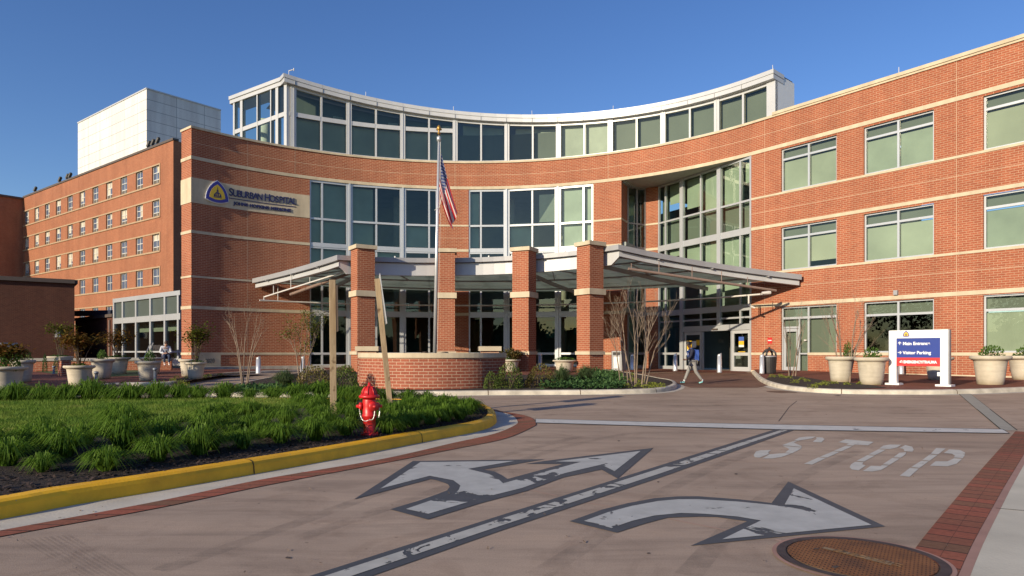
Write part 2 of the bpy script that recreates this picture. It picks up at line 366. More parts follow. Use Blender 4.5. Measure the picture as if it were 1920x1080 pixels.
# stone name panel
mb=MB(); strip(mb,-.025,sA0-.01,10.06,11.53,-.05,.035); a=F(-.03,.035);b=F(-.03,-1.28); pwall(mb,b,a,10.06,11.53)
panel=mb.build('sign_panel',STONE,H)
NAVY=plain('letter_navy',(.022,.024,.10),.45,var=.05); LOGOB=plain('logo_blue',(.045,.045,.30),.4,var=.05); LOGOY=plain('logo_yellow',(.75,.50,.03),.4,var=.05); LOGOW=plain('logo_white',(.75,.75,.75),.5)
def s_of(x):   # facade s for a photo column on the arc
    lo,hi=0,S_ARC
    for _ in range(50):
        m=(lo+hi)/2; p=F(m)
        if p.x/p.y*FPX+960<x: lo=m
        else: hi=m
    return lo
def fac_text(name,body,s0,s1,z,size,mat,par,bold=0,caps=None,dep=.05):
    # letters set one by one along the curved wall between s0 and s1
    tmp=[]; x=0; adv=[]
    for ch in body:
        cs=size*(1.13 if caps and ch in caps and tmp_first(body,len(adv)) else 1.0); adv.append((ch,cs)); 
    widths=[]
    for ch,cs in adv:
        widths.append(cs*({'I':.34,' ':.42,'M':.98,'N':.86,'O':.92,'H':.84,'J':.5}.get(ch,.72)))
    tot=sum(widths); k=(s1-s0)/tot; s=s0; allv=MB()
    for (ch,cs),w in zip(adv,widths):
        if ch!=' ':
            sc=s+w*k/2; p=F(sc,.035,z); e=(F(sc+.05,.035)-F(sc-.05,.035)).normalized(); n=V((e.y,-e.x,0))
            cu=bpy.data.curves.new('t','FONT'); cu.body=ch; cu.size=cs*1.38; cu.extrude=dep/2; cu.align_x='CENTER'; cu.offset=bold
            t=bpy.data.objects.new('t',cu); COL.objects.link(t); me=bpy.data.meshes.new_from_object(t.evaluated_get(bpy.context.evaluated_depsgraph_get()))
            bpy.data.objects.remove(t)
            vs=[p+e*(v.co.x*min(1.1,k))+V((0,0,v.co.y))+n*(v.co.z+dep/2) for v in me.vertices]
            allv.mesh(vs,[tuple(pp.vertices) for pp in me.polygons])
            if not bold:   # serifs
                hw=w*k*.36
                for zz in ((0,) if ch in 'UPTAHNRI' and ch!='U' else ())+((cs,) if ch in 'UHNI' else ()):
                    xs=(-hw*.8,hw*.8) if ch in 'AHNUR' else (0,)
                    if ch in 'P': xs=(-hw*.6,)
                    for xx in xs:
                        c0=p+e*(xx-.09*cs*2.0); c1=p+e*(xx+.09*cs*2.0)
                        allv.bar(c0+V((0,0,zz))+n*.03,c1+V((0,0,zz))+n*.03,dep*.9,.03)
            bpy.data.meshes.remove(me)
        s+=w*k
    return allv.build(name,mat,par)
def tmp_first(body,i): return i==0 or body[i-1]==' '
fac_text('hospital_lettering','SUBURBAN HOSPITAL',s_of(428),s_of(555.5),10.83,.42,NAVY,panel,bold=.003,caps='SH')
fac_text('medicine_lettering','JOHNS HOPKINS MEDICINE',s_of(437),s_of(545),10.32,.185,NAVY,panel,bold=.012)
mb=MB(); strip(mb,s_of(428.5),s_of(554),10.655,10.70,.035,.06); mb.build('rule_line',NAVY,panel)
def logo(put,par,names=True):
    """rounded triangular shield with a domed tower; put(u,v,h) maps logo units (-1..1) to space"""
    def tri(r):
        out=[]; C=[(0,1.0),(-.95,-.62),(.95,-.62)]
        ctr=(0,-.06)
        for i in range(3):
            a=C[i];b=C[(i+1)%3]
            for k in range(10):
                t=k/10; x=a[0]+(b[0]-a[0])*t; y=a[1]+(b[1]-a[1])*t
                m=4*t*(1-t)*.24; nx,ny=(b[1]-a[1]),-(b[0]-a[0]); l=math.hypot(nx,ny); x+=nx/l*m; y+=ny/l*m
                out.append(((x-ctr[0])*r+ctr[0],(y-ctr[1])*r+ctr[1]))
        return out
    def plate(poly,h0,h1):
        m=MB(); n=len(poly)
        m.face([put(x,y,h1) for x,y in poly])
        for i in range(n):
            a=poly[i];b=poly[(i+1)%n]; m.face([put(*a,h0),put(*b,h0),put(*b,h1),put(*a,h1)])
        return m
    o=plate(tri(1.06),0,.5).build('logo_backing',LOGOW,par); 
    plate(tri(1.0),.5,.62).build('logo_border',LOGOB,par); plate(tri(.70),.62,.72).build('logo_field',LOGOY,par)
    m=MB()
    def add(poly): m.face([put(x,y,.80) for x,y in poly])
    add([(-.36,-.46),(.36,-.46),(.36,-.40),(-.36,-.40)])
    add([(-.33,-.37),(.33,-.37),(.33,-.30),(.30,-.18),(.2,-.05),(.09,.02),(-.09,.02),(-.2,-.05),(-.30,-.18),(-.33,-.30)])
    add([(-.08,.04),(.08,.04),(.07,.22),(-.07,.22)]); add([(-.04,.24),(.04,.24),(.0,.52)])
    m.build('logo_dome',NAVY,par)
    m=MB()
    for x in (-.14,.0,.14): m.face([put(x-.025,-.3,.84),put(x+.025,-.3,.84),put(x+.02,-.1,.84),put(x-.02,-.1,.84)])
    m.build('logo_rib',LOGOY,par)
    return o
sl=s_of(406); 
def putf(u,v,h):
    e=(F(sl+.05)-F(sl-.05)).normalized(); n=V((e.y,-e.x,0)); p=F(sl,.035,10.87); return p+e*(u*.70)+V((0,0,v*.70))+n*(h*.16)
logo(putf,panel)
# house number stone
mb=MB(); a,b=s_of(366),s_of(413.5); strip(mb,a,b,.35,1.16,-.05,.028); num=mb.build('number_stone',STONE,H)
fac_text('street_number','2020',s_of(383),s_of(402),.68,.28,plain('number_metal',(.20,.19,.17),.5),num,bold=.004)
# ---------------------------------------------------------------- curtain walls
def pane(mb,a,b,z0,z1,d,jit=.0):
    j=[random.uniform(-jit,jit) for _ in range(4)]
    mb.face([F(a,d+j[0],z0),F(b,d+j[1],z0),F(b,d+j[2],z1),F(a,d+j[3],z1)],[(a,z0),(b,z0),(b,z1),(a,z1)])
def curtain(s0,s1,mains,subs,fl):
    """aluminium curtain wall filling a hole of the brick front"""
    fm=MB(); edges=[s0]+[m-.21 for m in mains]+[m+.21 for m in mains]+[s1]
    zs=[(.36,.52),(1.16,1.30),(3.72,4.10),(5.69,5.81),(8.14,8.52),(10.02,10.15),(12.46,12.60)]
    for a in (s0,s1): strip(fm,a if a==s0 else a-.1,a+.1 if a==s0 else a,.36,12.6,-.22,-.06,step=2)
    for m in mains:
        strip(fm,m-.21,m+.21,.36,12.6,-.22,-.05,step=2); strip(fm,m-.055,m+.055,.36,12.6,-.05,.03,step=2)
    for m in subs: strip(fm,m-.06,m+.06,.36,12.6,-.22,-.07,step=2)
    allv=sorted([s0+.1,s1-.1]+[m for m in mains])
    bounds=[]
    for i,(a,b) in enumerate(zip(allv[:-1],allv[1:])):
        a2=a+.21 if a in mains else a; b2=b-.21 if b in mains else b; bounds.append((a2,b2))
    for z0,z1 in zs:
        for a,b in bounds: strip(fm,a,b,z0,z1,-.22,-.075,step=9,caps=False)
        if z1-z0>.3:
            for a,b in bounds: strip(fm,a,b,z0+.1,z1-.1,-.075,-.045,step=9)
    fr=fm.build('curtain_wall',ALU,H)
    for a,b in bounds:
        inner=[a]+[m for m in subs if a<m<b]+[b]
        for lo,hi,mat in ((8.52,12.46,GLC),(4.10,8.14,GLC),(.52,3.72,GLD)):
            pm=MB()
            zz=[lo]+[ (z0+z1)/2 for z0,z1 in zs if lo<z0<hi]+[hi]
            for c,e in zip(inner[:-1],inner[1:]):
                for z0,z1 in zip(zz[:-1],zz[1:]): pane(pm,c,e,z0,z1,-.15,.012)
            pm.build('window_pane',mat,fr)
    return fr
TK=lambda k:ST(93.3+9.86*k)
curtA=curtain(sA0,sA1,[TK(2),TK(1)],[TK(2.5),TK(1.5),TK(.5)],0)
curtB=curtain(sB0,sB1,[TK(-1),TK(-2)],[TK(-.5),TK(-1.5),TK(-2.5)],0)
# interiors seen through the glass
mb=MB()
for z0,z1 in ((3.95,4.25),(8.35,8.6),(12.5,12.9)):
    mb=MB(); strip(mb,sA0-1.5,sR0+.2,z0,z1,-7.0,-.35,step=1.5); mb.build('floor_slab',INTC,H)
mb=MB()
L=subdiv(sA0-2,sR0+.2,1.5)
for a,b in zip(L[:-1],L[1:]): mb.face([F(a,-6.6,.15),F(b,-6.6,.15),F(b,-6.6,12.6),F(a,-6.6,12.6)])
for s in (sA0-1.4,sA1+1.0,sB1+1.0): mb.face([F(s,-.3,.15),F(s,-6.6,.15),F(s,-6.6,12.6),F(s,-.3,12.6)])
mb.build('interior_wall',INTW,H)
mb=MB()
for s in (TK(1.9),TK(1.05),TK(-.1),TK(-1.0),TK(-1.95)):
    p=F(s,-2.6); mb.lathe([(.32,.2),(.32,12.5)],o=(p.x,p.y,0),n=14)
mb.build('interior_column',INTP,H,smooth=True)
mb=MB(); mb2=MB(); mb3=MB()
for s0,s1,z0,z1 in ((TK(-.45),TK(-.1),.4,3.6),):
    strip(mb,s0,s1,z0,z1,-2.3,-2.2)
for s0,s1,z0,z1 in ((TK(-.24),TK(.28),.4,3.5),(TK(-.9),TK(-1.3),2.6,3.6),(TK(-1.6),TK(-1.95),2.4,3.6),(TK(-2.1),TK(-2.45),2.6,3.6)):
    strip(mb2,min(s0,s1),max(s0,s1),z0,z1,-3.6,-3.5)
for s0,s1,z0,z1 in ((TK(-1.55),TK(-1.45),1.0,1.5),(TK(-1.3),TK(-1.1),.95,1.4),(TK(1.5),TK(1.3),.5,1.6)):
    strip(mb3,min(s0,s1),max(s0,s1),z0,z1,-2.6,-2.2)
mb.build('lobby_screen',INTG,H); mb2.build('lobby_panel',INTT,H); mb3.build('lobby_desk',INTP,H)
# blinds / lit rooms behind upper curtain wall panes
mb=MB()
for a,b,z0,z1 in ((TK(-2)+.25,sB1-.05,8.6,12.45),(TK(-1.62),TK(-1.92),10.3,12.2)): 
    strip(mb,min(a,b),max(a,b),z0,z1,-.42,-.40,caps=False)
mb.build('blind',BLL,H)
mb=MB()
for a,b,z0,z1 in ((TK(2)-3.4,TK(2)-.2,8.55,12.45),(TK(2)+.25,TK(1.55),8.55,12.45),(TK(-.46),TK(.2),8.55,12.4),(TK(-1)+.2,TK(-1.5),8.55,10.3),(TK(-2)+.25,sB1,6.6,8.2),(TK(-1.9),TK(-1.05),6.4,8.2),(TK(2)-3.4,TK(1.05),6.3,8.2),(TK(1)+.25,TK(.5),8.6,10.2)):
    strip(mb,min(a,b),max(a,b),z0,z1,-.50,-.48,caps=False)
mb.build('blind',BLT,H)
# ---------------------------------------------------------------- right wing windows
def wing_window(i,j,a,b,z0,z1):
    zt=z1-(z1-z0)*(.245 if j<2 else .262); m=(a+b)/2; d0,d1=-.2,-.10
    fm=MB(); w=.075
    lo=z0
    for s in (a,b-w): strip(fm,s,s+w,lo,z1,d0,d1)
    strip(fm,m-.05,m+.05,lo,z1,d0,d1+.01); 
    for z in (z0,z1-w): 
        strip(fm,a+w,m-.05,z,z+w,d0,d1); strip(fm,m+.05,b-w,z,z+w,d0,d1)
    for q,r in ((a+w,m-.05),(m+.05,b-w)): strip(fm,q,r,zt-.055,zt+.055,d0,d1-.004)
    fr=fm.build('window',ALU,H)
    pm=MB()
    for q,r in ((a+w,m-.05),(m+.05,b-w)):
        pane(pm,q,r,z0+w,zt-.055,-.155,.004); pane(pm,q,r,zt+.055,z1-w,-.155,.004)
    pm.build('pane',GLA,fr)
    tb=MB(); strip(tb,a,b,zt-.02,z1,-.34,-.32,caps=False); tb.build('transom_panel',BLG,fr)
    bm=MB()
    if (i,j)==(1,2):
        pass
    else:
        for q,r,side in ((a,m-.01,0),(m+.01,b,1)):
            bot=z0-.02
            if (i,j)==(0,1) and side==1: bot=z0+.38
            strip(bm,q+.03,r-.03,bot,zt-.1,-.30,-.285,caps=False)
        bm.build('roller_blind',[BLP,BLP2,BLP3][(i*2+j)%3],fr)
    return fr
for i,(a,b) in enumerate(wins):
    for j,(c,e) in enumerate(WR):
        if (i,j)==(0,2): continue
        wing_window(i,j,a,b,c,e)
# ground floor window with its door
a,b=wins[0]; z1=3.80; fm=MB(); w=.075; m=SW(1514.5); mm=m
strip(fm,a,a+w,.2,z1,-.2,-.1); strip(fm,b-w,b,1.16,z1,-.2,-.1); strip(fm,m-.06,m+.04,.2,z1,-.2,-.09)
for q,r in ((a+w,m-.06),(m+.04,b-w)):
    strip(fm,q,r,z1-w,z1,-.2,-.1); strip(fm,q,r,3.12,3.24,-.2,-.1)
strip(fm,m+.04,b-w,1.16,1.28,-.2,-.1)
dm=a+(m-a)*.655; strip(fm,dm-.035,dm+.035,.2,3.12,-.2,-.1); strip(fm,dm+.035,m-.06,1.2,1.28,-.2,-.1); strip(fm,dm+.035,m-.06,.2,.32,-.2,-.1); strip(fm,a+w,dm-.035,2.62,2.72,-.2,-.1)
fr=fm.build('window',ALU,H)
pm=MB()
for q,r,c,e in ((a+w,m-.06,3.24,z1-w),(m+.04,b-w,3.24,z1-w),(m+.04,b-w,1.28,3.12),(a+w,dm-.035,2.72,3.12),(dm+.035,m-.06,1.28,3.12),(dm+.035,m-.06,.32,1.2)): pane(pm,q,r,c,e,-.155,.004)
pm.build('pane',GLA,fr)
bm=MB(); strip(bm,a,b,1.2,3.78,-.34,-.32,caps=False); strip(bm,a,m,.2,1.2,-.34,-.32,caps=False); bm.build('roller_blind',BLG,fr)
fm=MB(); q,r=a+w+.01,dm-.045
strip(fm,q,q+.14,.22,2.60,-.19,-.12); strip(fm,r-.14,r,.22,2.60,-.19,-.12); strip(fm,q+.14,r-.14,2.44,2.60,-.19,-.12); strip(fm,q+.14,r-.14,.22,.52,-.19,-.12)
door=fm.build('door',ALU,H); pm=MB(); pane(pm,q+.14,r-.14,.52,2.44,-.155); pm.build('pane',GLA,door); pm=MB(); strip(pm,r-.10,r-.06,1.15,1.45,-.12,-.06); pm.build('handle',STEEL,door)
mb=MB(); strip(mb,m-.30,m-.16,1.92,2.0,-.15,-.145); mb.build('notice_sticker',PIPEW,fr)
# dark room behind the clear window
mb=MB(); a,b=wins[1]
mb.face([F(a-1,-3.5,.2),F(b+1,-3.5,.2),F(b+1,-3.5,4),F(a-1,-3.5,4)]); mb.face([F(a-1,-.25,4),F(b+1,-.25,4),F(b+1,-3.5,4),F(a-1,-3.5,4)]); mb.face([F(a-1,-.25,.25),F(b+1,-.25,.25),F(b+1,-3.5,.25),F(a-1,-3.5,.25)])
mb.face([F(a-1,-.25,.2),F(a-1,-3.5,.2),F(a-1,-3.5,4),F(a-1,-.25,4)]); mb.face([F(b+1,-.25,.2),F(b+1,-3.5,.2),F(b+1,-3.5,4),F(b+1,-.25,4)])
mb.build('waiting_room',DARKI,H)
# wall light
mb=MB(); s=SW(1681); strip(mb,s-.09,s+.09,4.06,4.28,.0,.14); mb.build('wall_light',ALUG,H)
# base kerb of right wing
mb=MB(); strip(mb,sR1,dS0,.1,.30,-.05,.05); strip(mb,dS1,S_END,.1,.30,-.05,.05); mb.build('base_course',STONE,H)
# concrete ledge in front of left part
mb=MB(); strip(mb,-.6,sA1+.5,.05,.46,-.1,1.0); mb.build('concrete_ledge',STONEG,H)
# ---------------------------------------------------------------- recessed entrance glazing
mb=MB()
pts=[F(s,-.02,12.598) for s in subdiv(sR0,sR1,1.0)]+[V((Q3.x,Q3.y,12.598)),V((Q2.x,Q2.y,12.598)),V((Q1.x,Q1.y,12.598))]
c=sum(pts,V())/len(pts)
for p,q in zip(pts,pts[1:]+pts[:1]): mb.face([p,q,c])
mb.build('soffit',plain('soffit_cream',(.42,.39,.33),.7),H)
def flat_frame(P,Q,vert,hor,wv,zr,dep=.12,proud=.0,holes=()):
    """frame of bars on the vertical plane P-Q: vert=[(t,width,z0,z1)], hor=[(t0,t1,z0,z1)]"""
    P=V((P[0],P[1],0));Q=V((Q[0],Q[1],0)); l=(Q-P).length; e=(Q-P).normalized(); n=V((e.y,-e.x,0)); fm=MB(); rz=math.atan2(e.y,e.x)
    for t,w,z0,z1,pr in vert: fm.box((t*l-w/2,-.02-pr,z0),(t*l+w/2,dep,z1),rz,P)
    for t0,t1,z0,z1,pr in hor: fm.box((t0*l,-.006-pr,z0),(t1*l,dep-.003,z1),rz,P)
    return fm
def pane_flat(pm,P,Q,t0,t1,z0,z1,back=.05,jit=.004):
    P=V((P[0],P[1],0));Q=V((Q[0],Q[1],0)); e=(Q-P).normalized(); n=V((-e.y,e.x,0)); a=P+(Q-P)*t0;b=P+(Q-P)*t1
    j=lambda:n*(back+random.uniform(-jit,jit))
    ps=[a+j(),b+j(),b+j(),a+j()]; zs=[z0,z0,z1,z1]; l=(Q-P).length
    pm.face([(p.x,p.y,z) for p,z in zip(ps,zs)],[(t0*l,z0),(t1*l,z0),(t1*l,z1),(t0*l,z1)])
E0,E1=Q3,Q4
tE=lambda x: ray_line(x,E0,E1)
ZH=[(3.74,4.10,.03),(5.69,5.80,0),(8.14,8.52,.03),(10.02,10.13,0),(12.46,12.59,0)]
tm=[tE(1278.5),tE(1348.5)]; ts=[tE(1247.6),tE(1313.8),tE(1388)]
t283=tE(1282)
vert=[(.008,.12,.2,12.59,0),(.992,.12,.2,12.59,0)]+[(t,.30,.2 if t<.6 else 2.95,12.59,.05) for t in tm]+[(t,.11,.2 if t<.3 else 2.95,12.59,.0) for t in ts]
hor=[(0,1,z0,z1,pr) for z0,z1,pr in ZH]+[(0,1,3.30,3.40,0),(0,tm[0],1.16,1.30,0),(0,tm[0],.2,.42,0),(tm[0],1,2.62,2.97,.02)]
ew=flat_frame(E0,E1,vert,hor,0,0).build('entrance_curtain_wall',ALU,H)
tt=[.008]+sorted(tm+ts)+[.992]
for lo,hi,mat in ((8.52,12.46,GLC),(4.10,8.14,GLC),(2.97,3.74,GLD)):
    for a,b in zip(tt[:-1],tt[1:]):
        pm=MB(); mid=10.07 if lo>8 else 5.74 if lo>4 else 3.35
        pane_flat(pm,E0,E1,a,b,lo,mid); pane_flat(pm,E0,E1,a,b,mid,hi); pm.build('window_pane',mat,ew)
for a,b in ((.008,ts[0]),(ts[0],tm[0])):
    pm=MB(); pane_flat(pm,E0,E1,a,b,.42,1.2); pane_flat(pm,E0,E1,a,b,1.25,3.0); pm.build('window_pane',GLD,ew)
def eblind(mat,L,back,par=ew):
    pm=MB()
    for x0,x1,z0,z1 in L: pane_flat(pm,E0,E1,tE(x0),tE(x1),z0,z1,back,0)
    pm.build('blind',mat,par)
eblind(BLP,[(1249,1276,11.2,12.45),(1281,1313,10.6,12.45),(1315,1346,10.15,12.45),(1351,1387,10.15,12.45),(1390,1406,11.2,12.45),(1281,1313,6.8,8.15),(1315,1346,4.1,8.15),(1351,1387,4.1,8.15),(1390,1406,4.1,8.15),(1249,1276,7.7,8.15)],.35)
eblind(BLG,[(1234,1247,4.1,12.45),(1249,1276,8.5,10.2),(1281,1313,8.5,10.15),(1315,1346,8.5,10.1),(1351,1406,8.5,10.1)],.40)
mb=MB(); n=V((.89,.46,0))
for z in (4.0,8.35,12.6): mb=MB(); mb.box((-3,.5,z-.1),((E1-E0).length+1.5,6.15,z+.12),math.atan2((E1-E0).y,(E1-E0).x),E0); mb.build('floor_slab',INTC,H)
mb=MB(); e=(E1-E0).normalized(); nb=V((-e.y,e.x,0)); a=E0-e*16+nb*6.2; b=E1+e*6+nb*6.2
pwall(mb,a,b,.15,12.6); mb.build('interior_wall',INTW,H)
# small side glazing of the recess
vert=[(.03,.12,.2,12.59,0),(.52,.13,.2,12.59,0),(.97,.10,.2,12.59,0)]; hor=[(0,1,z0,z1,0) for z0,z1,pr in ZH]+[(0,1,1.16,1.3,0),(0,1,.2,.42,0)]
sw_=flat_frame(Q1,Q2,vert,hor,0,0).build('side_curtain_wall',plain('bronze_metal',(.28,.27,.27),.45,metal=.2),H)
pm=MB()
for a,b in ((.05,.52),(.52,.97)):
    for z0,z1 in ((.42,1.2),(1.3,3.74),(4.1,5.7),(5.8,8.14),(8.52,10.02),(10.13,12.46)): pane_flat(pm,Q1,Q2,a,b,z0,z1)
pm.build('window_pane',GLC,sw_)
mb=MB(); pane_flat(mb,Q1,Q2,.05,.2,4.1,12.4,.5,0); mb.build('blind',BLL,sw_)
mb=MB(); pane_flat(mb,Q1,Q2,.25,1.2,.2,12.4,1.6,0); mb.build('interior_wall',BLT,sw_)
# sliding entrance doors
def leaf(x0,x1,zs,name,back=0.02):
    t0,t1=tE(x0),tE(x1); l=(E1-E0).length; w=.13/l
    fm=flat_frame(E0,E1,[(t0+w/2,.13,.2,2.60,-.03),(t1-w/2,.13,.2,2.60,-.03)],[(t0+w,t1-w,.2,.46,-.03),(t0+w,t1-w,1.12,1.30,-.03),(t0+w,t1-w,2.42,2.60,-.03)],0,0,dep=.1)
    d=fm.build(name,ALUW,H); pm=MB(); pane_flat(pm,E0,E1,t0+w,t1-w,.46,1.12,.07); pane_flat(pm,E0,E1,t0+w,t1-w,1.30,2.42,.07); pm.build('pane',GLD,d); return d
PY=plain('poster_yellow',(.75,.45,.03),.6); PW=plain('poster_white',(.75,.75,.73),.6); PBL=plain('poster_blue',(.06,.12,.40),.6)
def poster(par,x0,x1,z0,z1,mat,back=.055):
    m=MB(); pane_flat(m,E0,E1,tE(x0),tE(x1),z0,z1,back,0); m.build('poster',mat,par)
dl=leaf(1283,1314.5,0,'entrance_door'); dr=leaf(1372.5,1405.5,0,'entrance_door')
poster(dl,1287,1296,1.5,2.05,PY); poster(dl,1296.3,1304,1.62,2.03,PW); poster(dl,1304.3,1311,1.75,2.1,PY); poster(dl,1287,1293,1.42,1.49,PW)
poster(dr,1384,1393.5,1.98,2.22,PBL,.05); poster(dr,1384,1393.5,1.75,1.975,PY,.05); poster(dr,1384,1393.5,1.62,1.745,PW,.05); poster(dr,1383,1396,1.32,1.36,PY,.05)
fm=flat_frame(E0,E1,[(tE(1316.5),.09,.2,2.6,-.02),(tE(1371),.09,.2,2.6,-.02)],[],0,0); fm.build('door_frame',ALU,H)
mb=MB(); t=tE(1342); P=E0+(E1-E0)*t; mb.box((-.22,-.12,2.68),(.22,0,2.76),math.atan2(e.y,e.x),P); mb.build('door_sensor',STEEL,H)
# inner vestibule door with a wreath of lettering
mb=MB(); a=E0+(E1-E0)*tE(1310)+nb*2.6; b=E0+(E1-E0)*tE(1400)+nb*2.6
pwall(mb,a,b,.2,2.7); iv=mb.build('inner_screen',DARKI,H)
LGT=plain('inner_letter',(.30,.30,.28),.7)
P=E0+(E1-E0)*.62+nb*2.45
k=(1356-960)/FPX; tt_=ray_line(1353,a,b); P=a+(b-a)*tt_-nb*.04; P.z=1.95
text_obj('rise_lettering','RISE',LGT,iv,Matrix.Translation(P)@Matrix.Rotation(math.atan2(e.y,e.x),4,'Z')@Matrix.Rotation(pi/2,4,'X'),.34,.004,'CENTER',.9)
for q in ((.15,.25),(.75,.85)):
    m=MB(); A=a+(b-a)*q[0]-nb*.03;B=a+(b-a)*q[1]-nb*.03; pwall(m,A,B,.9,1.1); m.build('notice',LGT,iv)
# ---------------------------------------------------------------- clerestory storey
def zr(p): return CZ+19.32-.0819*p.x-.0616*p.y
DS=-.32   # set back behind the parapet
cl=MB(); fa=MB()
def cl_strip(mb,a,b,f0,f1,d0,d1,step=.9):
    n=max(1,int((b-a)/step)+1) if a<S_ARC else 1
    L=[a+(b-a)*i/n for i in range(n+1)]
    for p,q in zip(L[:-1],L[1:]):
        A=[F(p,d1),F(q,d1),F(q,d0),F(p,d0)]; z0=[f0(x) for x in A]; z1=[f1(x) for x in A]
        c=[(x.x,x.y,z) for x,z in zip(A,z0)]; t=[(x.x,x.y,z) for x,z in zip(A,z1)]
        mb.mesh(c+t,[(0,1,5,4),(1,2,6,5),(2,3,7,6),(3,0,4,7),(4,5,6,7),(3,2,1,0)])
zc=lambda z:(lambda p:z)
cl_strip(fa,sC0-.25,sC1+.03,lambda p:zr(p)-.50,lambda p:zr(p)-.24,-1.0,.02); cl_strip(fa,sC0-.32,sC1+.06,lambda p:zr(p)-.235,lambda p:zr(p),-1.0,.06)
kk=[3-i for i in range(10)]; ms=[TK(k) for k in range(3,-6,-1)]
ms=[s for s in ms if sC0+.4<s<sC1-.3]
ft=lambda p:zr(p)-.50
for m in ms: cl_strip(cl,m-.17,m+.17,zc(14.53),ft,DS-.15,DS+.10); cl_strip(cl,m-.03,m+.03,zc(14.53),ft,DS+.10,DS+.14)
cl_strip(cl,sC1-.55,sC1,zc(14.53),ft,DS-.15,DS+.10)
tops=[sC0+.05]+ms+[sC1-.4]
for a,b in zip(tops[:-1],tops[1:]):
    m=(a+b)/2
    if b-a>2.2: cl_strip(cl,m-.06,m+.06,zc(14.53),ft,DS-.12,DS+.06)
    cl_strip(cl,a+.17,b-.17,zc(14.53),zc(14.66),DS-.12,DS+.055); cl_strip(cl,a+.17,b-.17,lambda p:zr(p)-.66,lambda p:zr(p)-.50,DS-.12,DS+.055)
    if b<=TK(0)+.1:
        for q,r in ((a+.17,m-.06),(m+.06,b-.17)): cl_strip(cl,q,r,zc(16.6),zc(16.88),DS-.12,DS+.07)
for k in range(-11,7):
    s_=TK(k*.5)
    if sC0<s_<sC1:
        jm=MB(); cl_strip(jm,s_-.010,s_+.010,lambda p:zr(p)-.50,lambda p:zr(p)-.01,-.1,.064 if True else 0); jm.build('fascia_joint',ALUG,H)
clo=cl.build('clerestory_frame',ALUW,H); fa.build('roof_fascia',ALUW,H)
styles=['dark','dark','dark','half','half','light','grey','grey','grey']
for i,(a,b) in enumerate(zip(tops[:-1],tops[1:])):
    m=(a+b)/2; segs=[(a+.17,m-.06),(m+.06,b-.17)] if b-a>2.2 else [(a+.17,b-.17)]
    for q,r in segs:
        pm=MB()
        A=F(q,DS-.04);B=F(r,DS-.04); zs=[14.66,16.74,99] if b<=TK(0)+.1 else [14.66,99]
        for z0,z1 in zip(zs[:-1],zs[1:]):
            j=[random.uniform(-.006,.006) for _ in range(2)]
            pm.face([(A.x,A.y+j[0],z0),(B.x,B.y+j[1],z0),(B.x,B.y,min(z1,zr(B)-.6)),(A.x,A.y,min(z1,zr(A)-.6))])
        pm.build('clerestory_pane',GLC if i<5 else GLA,clo)
# blinds behind the clerestory
def cblind(mat,a,b,z0,z1=None,d=DS-.35):
    m=MB(); cl_strip(m,a,b,zc(z0),(lambda p:zr(p)-.6) if z1 is None else zc(z1),d-.02,d); m.build('blind',mat,clo)
bays=list(zip(tops[:-1],tops[1:]))
for i,(a,b) in enumerate(bays):
    if b-a<1.5: continue
    u=(a+b)/2
    if b<=TK(0)+.1:
        cblind(BLD,a,b,14.5,16.7)
        cblind(BLG,a,b,16.75,None,DS-.9)
        cblind(BLL,b-.9,b-.25,16.9,17.3,DS-.7)
    elif i in (len(bays)-6,len(bays)-5): cblind(BLG,a,b,14.5,16.55); cblind(BLL,a+.5,b-.3,16.6,None,DS-.6)
    elif i==len(bays)-4: cblind(BLL,a,b,14.5)
    else: cblind(BLG,a,b,14.5)
# left flank of the clerestory and roof
G0=F(sC0,DS); dl_=V((-.79,.613,0)); G1=G0+dl_*6.4
fm=MB(); lz=lambda p:zr(p)-.5
def vbar(mb,P,w,z0,fz,dep=.2,pr=.0):
    n=V((-.613,-.79,0)); a=P-dl_*w/2; b=P+dl_*w/2
    A=[b+n*pr,a+n*pr,a-n*dep,b-n*dep]; mb.mesh([(p.x,p.y,z0) for p in A]+[(p.x,p.y,fz(p) if callable(fz) else fz) for p in A],[(0,1,5,4),(1,2,6,5),(2,3,7,6),(3,0,4,7),(4,5,6,7),(3,2,1,0)])
for t,w in ((.1,.3),(1.05,.3),(1.75,.1),(3.35,.12),(5.3,.3),(6.25,.2)): vbar(fm,G0+dl_*t,w,14.5,lz,pr=.05)
for z0,z1 in ((14.5,14.62),(16.6,16.88)):
    A=G0;B=G1; fm.mesh(*(lambda P,Qq,n:([(P+n*.03).to_tuple()[:2]+(z0,),(Qq+n*.03).to_tuple()[:2]+(z0,),(Qq-n*.15).to_tuple()[:2]+(z0,),(P-n*.15).to_tuple()[:2]+(z0,)]+[(P+n*.03).to_tuple()[:2]+(z1,),(Qq+n*.03).to_tuple()[:2]+(z1,),(Qq-n*.15).to_tuple()[:2]+(z1,),(P-n*.15).to_tuple()[:2]+(z1,)],[(0,1,5,4),(1,2,6,5),(2,3,7,6),(3,0,4,7),(4,5,6,7),(3,2,1,0)]))(A,B,V((-.613,-.79,0))))
fm.build('flank_frame',ALUW,H)
pm=MB()
for t0,t1 in ((.25,.9),(1.2,1.7),(1.8,3.29),(3.41,5.15),(5.45,6.15)):
    A=G0+dl_*t0;B=G0+dl_*t1
    for z0,z1 in ((14.62,16.6),(16.88,99)): pm.face([(B.x,B.y,z0),(A.x,A.y,z0),(A.x,A.y,min(z1,zr(A)-.5)),(B.x,B.y,min(z1,zr(B)-.5))])
pm.build('flank_pane',GLC,H)
fb=MB(); n=V((-.613,-.79,0))
